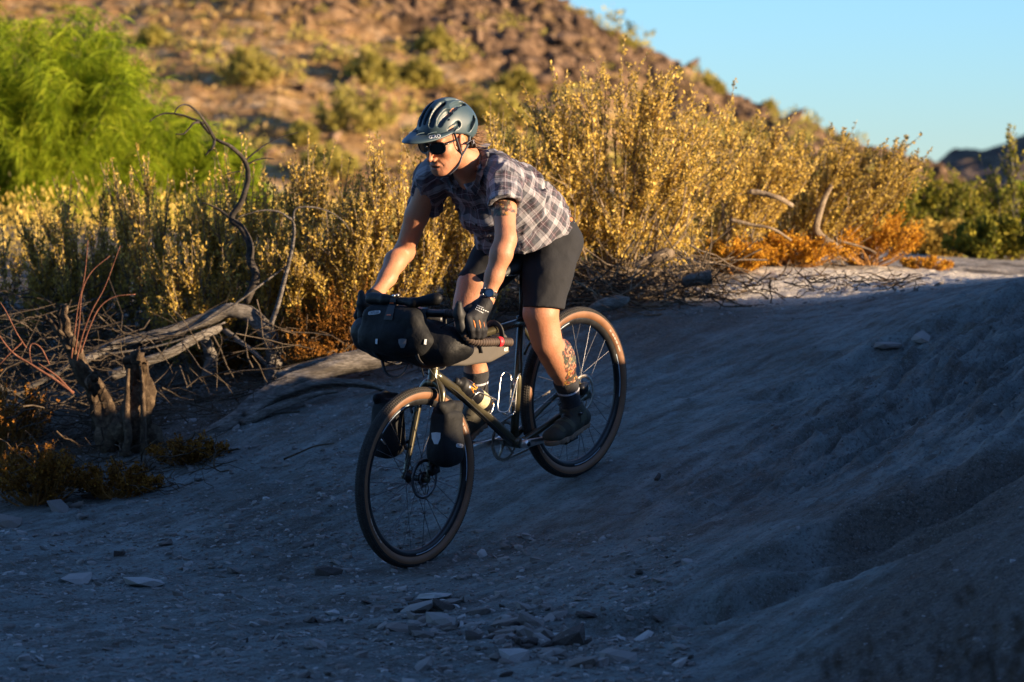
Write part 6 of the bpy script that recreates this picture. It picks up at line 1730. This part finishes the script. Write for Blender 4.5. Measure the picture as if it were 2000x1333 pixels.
shorts = S.mesh('shorts', SHORT, PERSON, PB, 2); TS2 = bvh(S.V, S.F)
pill(TS2, 'side_tag', [(1112, 427), (1117, 424), (1119, 431), (1115, 434)], plain('orange_tag', (.7, .16, .03), .5), shorts, PB)

# ---- gloves
GLOVE = fabric('black_glove', (.012, .012, .014), .65, 40, .3); GLO = plain('orange_glove_panel', (.42, .13, .02), rough=.65, var=.2)
for s, wr in ((1, WRL), (-1, WRR)):
    S = Sdf(A_(.80, .18 if s > 0 else -.345, .87), A_(1.01, .345 if s > 0 else -.18, 1.075), .0042)
    kn, pp_ = hand(S, s, wr, .0032)
    d = unit(wr - (kn[1] + kn[2]) / 2)
    S.put(wr - .06, wr + .06, lambda X, Y, Z, c=wr - d * .004, d=d: -((X - c[0]) * d[0] + (Y - c[1]) * d[1] + (Z - c[2]) * d[2]), 0, 'sub')
    gl = S.mesh('glove', GLOVE, PERSON, PB)
    for k in range(3):
        a, b = (kn[k] + kn[k + 1]) / 2, (pp_[k] + pp_[k + 1]) / 2; o2 = A_(.001, .0085 * s, .004)
        Geo().tube([a + o2 + (b - a) * .02, a + o2 + (b - a) * .35, a + o2 + (b - a) * .7, b + o2 * .8], [.0022, .0042, .0042, .0022], 8).mesh('finger_panel', GLO, gl, True, PB)
    TGL = bvh(S.V, S.F)
    if s > 0:
        for k, (u0, v0, u1, v1) in enumerate([(932, 597, 944, 602), (930, 600.5, 955, 610), (928, 604, 944, 612)]):
            for j in range(6):
                f0, f1 = j / 6 + .02, j / 6 + .12
                quad_patch(TGL, 'glove_print', [(u0 + (u1 - u0) * f0, v0 + (v1 - v0) * f0 - 1), (u0 + (u1 - u0) * f1, v0 + (v1 - v0) * f1 - 1), (u0 + (u1 - u0) * f1, v0 + (v1 - v0) * f1 + .9), (u0 + (u1 - u0) * f0, v0 + (v1 - v0) * f0 + .9)], 2, 2, GREYP, gl, PB, .0012)
    else:
        quad_patch(TGL, 'palm_panel', [(709, 593), (722, 594), (722, 604), (712, 607)], 5, 5, GLO, gl, PB, .0015)

# ---- wristwatch on the left wrist
fa = unit(WRL - ELL); wc = WRL - fa * .022; _w = A_(.60, .62, .40); up_ = unit(_w - fa * (_w @ fa)); sd_ = np.cross(fa, up_)
t = np.linspace(0, 2 * np.pi, 32, endpoint=False)
g = Geo().tube([wc + up_ * .0330 * math.cos(a) + sd_ * .0305 * math.sin(a) for a in t], [.0098] * 32, 8, closed=True, flat=.25)
V = np.concatenate(g.V)
wt = bpy.data.objects.new('wristwatch', None); COL.objects.link(wt); wt.parent = PERSON
def bandring(c, nrm, r_, w_, th, n=36):
    a1 = up_; b1 = sd_; V = []
    for (rr_, ww) in ((r_, -w_), (r_ + th, -w_), (r_ + th, w_), (r_, w_)):
        V += [c + (a1 * math.cos(q) * 1.05 + b1 * math.sin(q)) * rr_ + nrm * ww for q in np.linspace(0, 2 * np.pi, n, endpoint=False)]
    i = np.arange(n); k = (i + 1) % n
    return Geo().add(V, np.concatenate([np.stack([a * n + i, a * n + k, ((a + 1) % 4) * n + k, ((a + 1) % 4) * n + i], 1) for a in range(4)]))
bandring(wc, fa, .0300, .0105, .0035).mesh('watch_band', PLAST, wt, True, PB)
wcase = plain('watch_case', (.03, .05, .065), rough=.35, metal=.5)
g = lathe(Geo(), wc + up_ * .033, up_, [(0, 0), (.022, 0), (.0235, .003), (.0235, .009), (.0215, .0125), (.0185, .0125), (.018, .0115)], 28); g.mesh('watch_case', wcase, wt, True, PB)
g = lathe(Geo(), wc + up_ * .033, up_, [(0, .0118), (.0183, .0118)], 24); g.mesh('watch_dial', plain('watch_glass', (.10, .12, .15), rough=.15, var=.3), wt, False, PB)
g = Geo()
for s in (1, -1): 
    for q in (-.5, .5): g.tube([wc + up_ * .040 + (fa * math.sin(q) + sd_ * s * math.cos(q)) * .0225, wc + up_ * .040 + (fa * math.sin(q) + sd_ * s * math.cos(q)) * .0275], [.0028, .0026], 8)
g.mesh('watch_button', CHROME, wt, True, PB)

# ---- socks and shoes
SOCK = fabric('charcoal_sock', (.022, .022, .025), .9, 60, .4, .1); STRIPE = plain('pale_sock_stripe', (.42, .42, .46), rough=.85)
SHOE = fabric('olive_black_shoe', (.034, .031, .022), .7, 22, .4); SHOE2 = fabric('olive_shoe_panel', (.055, .051, .030), .75, 22, .3); SOLE = plain('dusty_brown_sole', (.16, .095, .055), rough=.85, var=.4, scale=30)
def shoe(L, heel, toe, s):
    f = unit(toe - heel); l_ = A_(0, 1, 0); l_ = unit(l_ - f * (l_ @ f)); u_ = np.cross(f, l_); R_ = np.stack([f, l_, u_], 1); W = lambda x, y, z: heel + f * x + l_ * y * s + u_ * z
    sk = Sdf(np.minimum(L[7], L[6]) - .07, np.maximum(L[7], L[6]) + .09, .0045)
    topq = L[6] + (L[5] - L[6]) * .10; axs = unit(L[6] - L[7])
    sk.chain([topq + axs * .02, L[6], L[7], L[7] - axs * .03], [.0535, .0485, .0395, .040], .02)
    sk.put(topq - .06, topq + .07, lambda X, Y, Z: -((X - topq[0]) * axs[0] + (Y - topq[1]) * axs[1] + (Z - topq[2]) * axs[2]), 0, 'sub'); sk.warp(wrinkle(16, .0018, 15), .03)
    so = sk.mesh('sock', SOCK, PERSON, PB)
    sc0 = topq + (L[7] - topq) * .36
    e1_ = unit(np.cross(axs, A_(0, 1, 0))); e2_ = np.cross(axs, e1_); TK = bvh(sk.V, sk.F); pts = []
    for q in np.linspace(0, 2 * np.pi, 28, endpoint=False):
        dd = e1_ * math.cos(q) + e2_ * math.sin(q); hit = TK.ray_cast(Vector(sc0 + dd * .12), Vector(-dd)); pts.append(np.array(hit[0]) + dd * .001 if hit[0] is not None else sc0 + dd * .043)
    V = [p + axs * hh for p in pts for hh in (-.0042, .0042)]; n = 28
    Geo().add(V, [[2 * i, 2 * i + 1, 2 * ((i + 1) % n) + 1, 2 * ((i + 1) % n)] for i in range(n)]).mesh('sock_stripe', STRIPE, so, True, PB)
    lo, hi = np.minimum(heel, toe) - .10, np.maximum(heel, toe) + A_(.10, .10, .17)
    S = Sdf(lo, hi, .0045)
    S.chain([W(.035, 0, .045), W(.10, .002, .048), W(.18, .004, .042), W(.245, -.004, .034)], [.036, .038, .040, .034], .02)
    S.chain([W(.035, 0, .05), L[7] + (L[6] - L[7]) * .02], [.036, .044], .025).chain([W(.10, 0, .075), L[7] + A_(.01, 0, 0)], [.034, .044], .03).ell(W(.245, -.006, .034), (.040, .044, .026), .02, R_)
    S.put(lo, hi, lambda X, Y, Z: ((X - heel[0]) * u_[0] + (Y - heel[1]) * u_[1] + (Z - heel[2]) * u_[2]) - .016, 0, 'sub')
    tp = L[7] + (L[6] - L[7]) * .17
    S.put(tp - .08, tp + .08, lambda X, Y, Z: -((X - tp[0]) * axs[0] * .9 + (Y - tp[1]) * axs[1] + (Z - tp[2]) * (axs[2])), 0, 'sub')
    S.chain([L[7], L[7] + axs * .12], [.040, .040], 0, 'sub')
    sh = S.mesh('shoe', SHOE, PERSON, PB); TS = bvh(S.V, S.F)
    K = Sdf(lo, hi, .0045)
    prof = [(.030, .034), (.10, .036), (.17, .043), (.225, .044), (.262, .034)]
    for (x0, r0), (x1, r1) in zip(prof[:-1], prof[1:]):
        a, b = W(x0, 0, 0), W(x1, .0, 0); ba = b - a
        K.put(np.minimum(a, b) - .06, np.maximum(a, b) + .06, lambda X, Y, Z, a=a, ba=ba, r0=r0, r1=r1: np.maximum((lambda px, py, pt: np.sqrt((px) ** 2 + py ** 2) - (r0 + (r1 - r0) * pt))(
            *(lambda fx, fy: ((fx - np.clip(fx, 0, np.linalg.norm(ba))), fy, np.clip(fx / np.linalg.norm(ba), 0, 1)))((X - a[0]) * f[0] + (Y - a[1]) * f[1] + (Z - a[2]) * f[2], (X - a[0]) * l_[0] + (Y - a[1]) * l_[1] + (Z - a[2]) * l_[2])),
            np.abs((X - heel[0]) * u_[0] + (Y - heel[1]) * u_[1] + (Z - heel[2]) * u_[2] - .010 - .006 * sstep(.2, .29, (X - heel[0]) * f[0] + (Z - heel[2]) * f[2])) - .0105), .006)
    for k in range(9):
        x = .01 + .031 * k
        K.box(W(x, 0, -.004), (.0045, .05, .009), .002, 0, R_, 'sub')
    K.mesh('sole', SOLE, sh, PB)
    def band(x0, x1, y0, y1, name, mat, w=.5, n=9):
        V = []
        for i in range(n):
            q = i / (n - 1); ang = y0 + (y1 - y0) * q
            for x in (x0 + (x1 - x0) * q - w * .5, x0 + (x1 - x0) * q + w * .5):
                dd = l_ * s * math.sin(ang) + u_ * math.cos(ang); c_ = W(x, 0, .04); hit = TS.ray_cast(Vector(c_ + dd * .11), Vector(-dd))
                V.append((np.array(hit[0]) if hit[0] is not None else c_ + dd * .045) + dd * .0022)
        return Geo().add(V, [[2 * i, 2 * i + 1, 2 * i + 3, 2 * i + 2] for i in range(n - 1)]).mesh(name, mat, sh, True, PB)
    band(.195, .165, -.9, 1.35, 'shoe_strap', SHOE2, .030); band(.235, .225, -1.0, 1.3, 'toe_cap', SHOE2, .02); band(.075, .085, .6, 1.35, 'side_panel', SHOE2, .05)
    for k in range(4): band(.125 + .014 * k, .135 + .014 * k, -.45, .5, 'lace', BLACK, .004, 6)
    dd = unit(l_ * s * .8 + u_ * .6); c_ = W(.105, 0, .055); hit = TS.ray_cast(Vector(c_ + dd * .12), Vector(-dd)); p0 = np.array(hit[0]) if hit[0] is not None else c_ + dd * .045
    g = lathe(Geo(), p0 - dd * .002, dd, [(0, 0), (.0135, 0), (.0145, .004), (.0125, .011), (.008, .0125), (0, .0125)], 20); dl = g.mesh('closure_dial', PLAST, sh, True, PB)
    g = lathe(Geo(), p0 + dd * .0107, dd, [(0, 0), (.0045, 0)], 12); g.mesh('dial_mark', LABELW, dl, False, PB)
HLb, TLb = opx(1143, 838, .130), opx(1078, 877, .150)
fL = unit(TLb - HLb); shoe(LEGL, HLb + A_(0, 0, .012) - fL * .012, HLb + fL * .27 + A_(0, 0, .012), 1)
pr_ = CR + A_(0, -.055, .012); hR = A_(.425, -.128, .362)
shoe(LEGR, hR, hR + unit(pr_ + A_(.02, 0, 0) - hR) * .27, -1)

# ---- helmet
HELM = plain('slate_helmet', (.030, .054, .066), rough=.42, var=.10, scale=12, spec=.5); HELD = plain('dark_helmet_liner', (.004, .005, .006), rough=.8); STRP = plain('blue_grey_strap', (.060, .080, .115), rough=.7)
helmet = bpy.data.objects.new('helmet', None); COL.objects.link(helmet); helmet.parent = PERSON
hx, hy, hz = .130, .095, .110; HC = (-.012, 0, .058)
S = Sdf(HD - A_(.20, .13, .09), HD + A_(.16, .13, .22), .0029)
S.ell(h(*HC), (hx, hy, hz), .02, RH).ell(h(-.075, 0, .035), (.082, .088, .080), .04, RH)
def lower(X, Y, Z):
    x = (X - HD[0]) * RH[0, 0] + (Z - HD[2]) * RH[2, 0]; z = (X - HD[0]) * RH[0, 2] + (Z - HD[2]) * RH[2, 2]
    edge = np.interp(x, [-.17, -.12, -.06, -.02, .03, .07, .12], [-.038, -.036, -.006, .026, .050, .062, .066])
    return z - edge
S.put(HD - A_(.2, .13, .09), HD + A_(.16, .13, .22), lower, .004, 'sub')
S.ell(h(HC[0], 0, HC[2] - .006), (hx - .026, hy - .022, hz - .024), 0, RH, 'sub')
def on_shell(x, y, k=1.0):
    v = 1 - ((x - HC[0]) / hx) ** 2 - (y / hy) ** 2
    return h(x, y, HC[2] + hz * k * math.sqrt(max(v, .02)))
def slot(x0, x1, y0, y1, r0, r1, n=9):
    P = [on_shell(x0 + (x1 - x0) * t, y0 + (y1 - y0) * t, .985) for t in np.linspace(0, 1, n)]
    S.chain(P, [r0 + (r1 - r0) * t if 0 < t < 1 else r0 * .55 for t in np.linspace(0, 1, n)], .004, 'sub')
    P2 = [on_shell(x0 + (x1 - x0) * t, y0 + (y1 - y0) * t, .84) for t in np.linspace(0, 1, n)]
    S.chain(P2, [r0 * 1.05] * n, .002, 'sub')
slot(.094, .040, .0, .0, .0070, .0080)
for s in (1, -1):
    slot(.092, -.010, .026 * s, .027 * s, .0100, .0115); slot(-.030, -.105, .024 * s, .020 * s, .0100, .0095)
    slot(.076, .012, .052 * s, .062 * s, .0105, .0120); slot(-.008, -.088, .060 * s, .048 * s, .0115, .0105)
    S.chain([h(.050, .074 * s, .074), h(.010, .088 * s, .080)], [.011, .013], .003, 'sub')
    S.chain([h(-.040, .094 * s, .040), h(-.092, .080 * s, .062)], [.0125, .0125], .003, 'sub').chain([h(-.125, .050 * s, .05), h(-.14, .025 * s, .06)], [.013, .013], .005, 'sub')
    # raised ribs beside the vents
shl = S.mesh('shell', HELM, helmet, PB); THL = bvh(S.V, S.F)
g = Geo()
I = Sdf(HD - A_(.16, .11, .04), HD + A_(.12, .11, .18), .005); I.ell(h(HC[0], 0, HC[2] - .010), (hx - .033, hy - .024, hz - .030), 0, RH); I.put(HD - A_(.2, .13, .09), HD + A_(.16, .13, .22), lambda X, Y, Z: lower(X, Y, Z) - .006, 0, 'sub')
I.mesh('liner', HELD, helmet, PB)
# visor
n_ = 25; V = []; 
for i, a in enumerate(np.linspace(-1.28, 1.28, n_)):
    ca_, sa_ = math.cos(a), math.sin(a)
    ri = h(-.02 + (hx + .002) * ca_ * .93, (hy + .004) * sa_ * 1.0, .083 - .012 * ca_ - .006 * abs(sa_))
    reach = .120 * max(0, ca_) ** 1.05 + .004
    ro = h(-.02 + (hx + .002) * ca_ * .93 + reach, (hy + .006) * sa_ * 1.01, .083 - .012 * ca_ - .006 * abs(sa_) + .014 * ca_ ** 2 - .006 * (1 - ca_) + .003 * math.cos(a * 3) - .004)
    for t_ in (0, .25, .5, .75, 1):
        p = ri + (ro - ri) * t_ + RH @ A_(0, 0, .010 * math.sin(t_ * 2.6) * ca_)
        V += [p, p - RH @ A_(0, 0, .0042)]
m_ = 10; F = []
for i in range(n_ - 1):
    for t_ in range(4):
        a, b = i * m_ + 2 * t_, (i + 1) * m_ + 2 * t_; F += [[a, a + 2, b + 2, b], [a + 1, b + 1, b + 3, a + 3]]
    a, b = i * m_ + 8, (i + 1) * m_ + 8; F += [[a, a + 1, b + 1, b]]; a, b = i * m_, (i + 1) * m_; F += [[a, b, b + 1, a + 1]]
for a in (0, (n_ - 1) * m_):
    for t_ in range(4): F += [[a + 2 * t_, a + 2 * t_ + 1, a + 2 * t_ + 3, a + 2 * t_ + 2]]
vis = Geo().add(V, F).mesh('visor', HELM, helmet, True, PB); TV = bvh(np.array(V), F)
g = Geo()
for y in (-.045, .0, .045):
    P = [h(-.02 + hx * .93 * math.sqrt(max(0, 1 - (y / (hy + .004)) ** 2)) + .09 * t_ - .004, y * (1 + .10 * t_), .0760 + .012 * t_ + .010 * math.sin(t_ * 2.6)) for t_ in np.linspace(0, .8, 7)]
    Geo().tube(P, [.0045, .004, .0035, .003, .0025, .002, .001], 6, flat=.6).mesh('visor_rib', HELM, vis, True, PB)
hitp, hitn = cast(THL, 876, 234.5)
if hitp is not None: lathe(Geo(), hitp - hitn * .001, hitn, [(0, 0), (.0075, 0), (.007, .003), (.004, .004), (0, .004)], 16).mesh('visor_bolt', BLACK, helmet, True, PB)
TVH = bvh(np.concatenate([np.array(V), S.V]), F + [[int(i) + len(V) for i in f] for f in S.F])
letter_decal(TVH, 'lettering', 'GIRO', [(837, 266.5), (860, 263), (861, 269.5), (838, 272.5)], plain('pale_lettering', (.72, .74, .76), .5), helmet, PB, .002)
g = Geo()
for s in (1, -1):
    jn = h(.012, .074 * s, -.050)
    Geo().tube(spline([h(.030, .078 * s, .050), h(.026, .080 * s, .0), jn], 10), [.0062] * 10, 6, flat=.22).mesh('helmet_strap', STRP, helmet, True, PB)
    Geo().tube(spline([h(-.062, .076 * s, .020), h(-.028, .088 * s, -.014), jn], 10), [.0062] * 10, 6, flat=.22).mesh('helmet_strap', STRP, helmet, True, PB)
    lathe(Geo(), jn - A_(0, .002 * s, 0), A_(0, s * 1.0, 0.001), [(0, 0), (.010, 0), (.011, .003), (.009, .007), (0, .007)], 14).mesh('strap_buckle', STRP, helmet, True, PB)
    Geo().tube(spline([jn, h(.030, .058 * s, -.088), h(.050, .030 * s, -.112), h(.055, 0, -.121)], 14), [.0062] * 14, 6, flat=.22).mesh('helmet_strap', STRP, helmet, True, PB)

# ---- sunglasses
LENS = plain('dark_lens', (.018, .014, .009), rough=.06, var=.1, spec=.7); FRM = plain('glasses_frame', (.008, .008, .009), rough=.25, var=.1)
sung = bpy.data.objects.new('sunglasses', None); COL.objects.link(sung); sung.parent = PERSON
def lens_pt(y, z, s): return h(.1085 - 3.6 * y * y - .08 * abs(y) - .10 * (z - .012) * 0, y * s, z)
for s in (1, -1):
    out = []
    for t in np.linspace(0, 2 * np.pi, 36, endpoint=False):
        x = np.sign(math.cos(t)) * abs(math.cos(t)) ** .62; z = np.sign(math.sin(t)) * abs(math.sin(t)) ** .72
        out.append((.0370 + .0295 * x * (1 + .06 * z), .013 + .0230 * z + .002 * x))
    P = np.array([lens_pt(y, z, s) for y, z in out]); rings = [P]; c0 = np.array([.0370, .013])
    V = [lens_pt(*c0, s)]
    for k in (.35, .7, 1.0): V += [lens_pt(*(c0 + (np.array(q) - c0) * k), s) for q in out]
    n = 36; F4 = [[1 + r_ * n + i, 1 + r_ * n + (i + 1) % n, 1 + (r_ + 1) * n + (i + 1) % n, 1 + (r_ + 1) * n + i] for r_ in range(2) for i in range(n)]; F3 = [[0, 1 + (i + 1) % n, 1 + i] for i in range(n)]
    Geo().add(V, F4, ).mesh('lens', LENS, sung, True, PB) if False else None
    g = Geo(); g.V.append(np.array(V)); g.F += [np.array(F4), np.array(F3)]; g.n = len(V); g.mesh('lens', LENS, sung, True, PB)
    g = Geo().tube(P, [.0030] * n, 6, closed=True); g.tube(spline([lens_pt(.062, .024, s), h(.080, .074 * s, .026), h(.030, .0785 * s, .022), h(-.012, .081 * s, .016)], 12), [.0034, .0036, .0034, .003, .003, .003, .003, .003, .003, .003, .003, .003], 6)
    g.mesh('glasses_rim', FRM, sung, True, PB)
Geo().tube([lens_pt(.012, .018, 1), lens_pt(0, .020, 1), lens_pt(.012, .018, -1)], [.0032, .0034, .0032], 6).mesh('bridge', FRM, sung, True, PB)

# ---- hair curling out behind the helmet
r = np.random.default_rng(600); n = 420
a = r.uniform(-1.15, 1.15, n); root = np.array([h(-.045 - .052 * math.cos(q) ** 1 + r.normal(0, .004), .079 * math.sin(q * 1.25) + r.normal(0, .003), -.012 + r.normal(0, .016)) for q in a])
dr = unit(np.stack([-.75 - .2 * np.cos(a) + r.normal(0, .18, n), .35 * np.sin(a) + r.normal(0, .18, n), -.55 + r.normal(0, .25, n)], 1)); ln = r.uniform(.035, .085, n)
t = np.linspace(0, 1, 7)[None, :, None]; w1 = unit(r.normal(0, 1, (n, 3)))
P = root[:, None] + dr[:, None] * ln[:, None, None] * t + w1[:, None] * (.007 * np.sin(t * r.uniform(2, 5, (n, 1, 1)))) + A_(-.25, 0, .55) * (ln[:, None, None] * .55 * t ** 2.2)
V, F = tubes_batch(P, np.linspace(1, .35, 7)[None] * np.full((n, 1), .0016), 4)
M = Mat('brown_hair'); M.set(color=M.ramp(M.n('NewGeometry').outputs['Random Per Island'], [(0, (.06, .028, .010)), (.5, (.16, .075, .028)), (1, (.30, .16, .065))]), rough=.45, spec=.4)
put(Geo().add(V, F).mesh('hair', M.m, PERSON, True, PB), kind='stuff')
S = Sdf(HD - A_(.13, .10, .09), HD + A_(.06, .10, .09), .004); S.ell(h(-.030, 0, .020), (.082, .0785, .075), .01, RH); S.put(HD - A_(.2, .13, .1), HD + A_(.16, .13, .22), lambda X, Y, Z: (Z - HD[2]) + .040 - .25 * (HD[0] - .02 - X), 0, 'sub')
S.put(HD - A_(.2, .13, .1), HD + A_(.16, .13, .22), lambda X, Y, Z: (HD[0] - .012) - X, 0, 'sub') if False else S.put(HD - A_(.2, .13, .1), HD + A_(.16, .13, .22), lambda X, Y, Z: (HD[0] - .018 - X), 0, 'sub')
S.warp(lambda X, Y, Z: .004 * fbm(X * 60, Y * 60, Z * 30, 2, 7), .02)
S.mesh('hair_base', M.m, PERSON, PB)
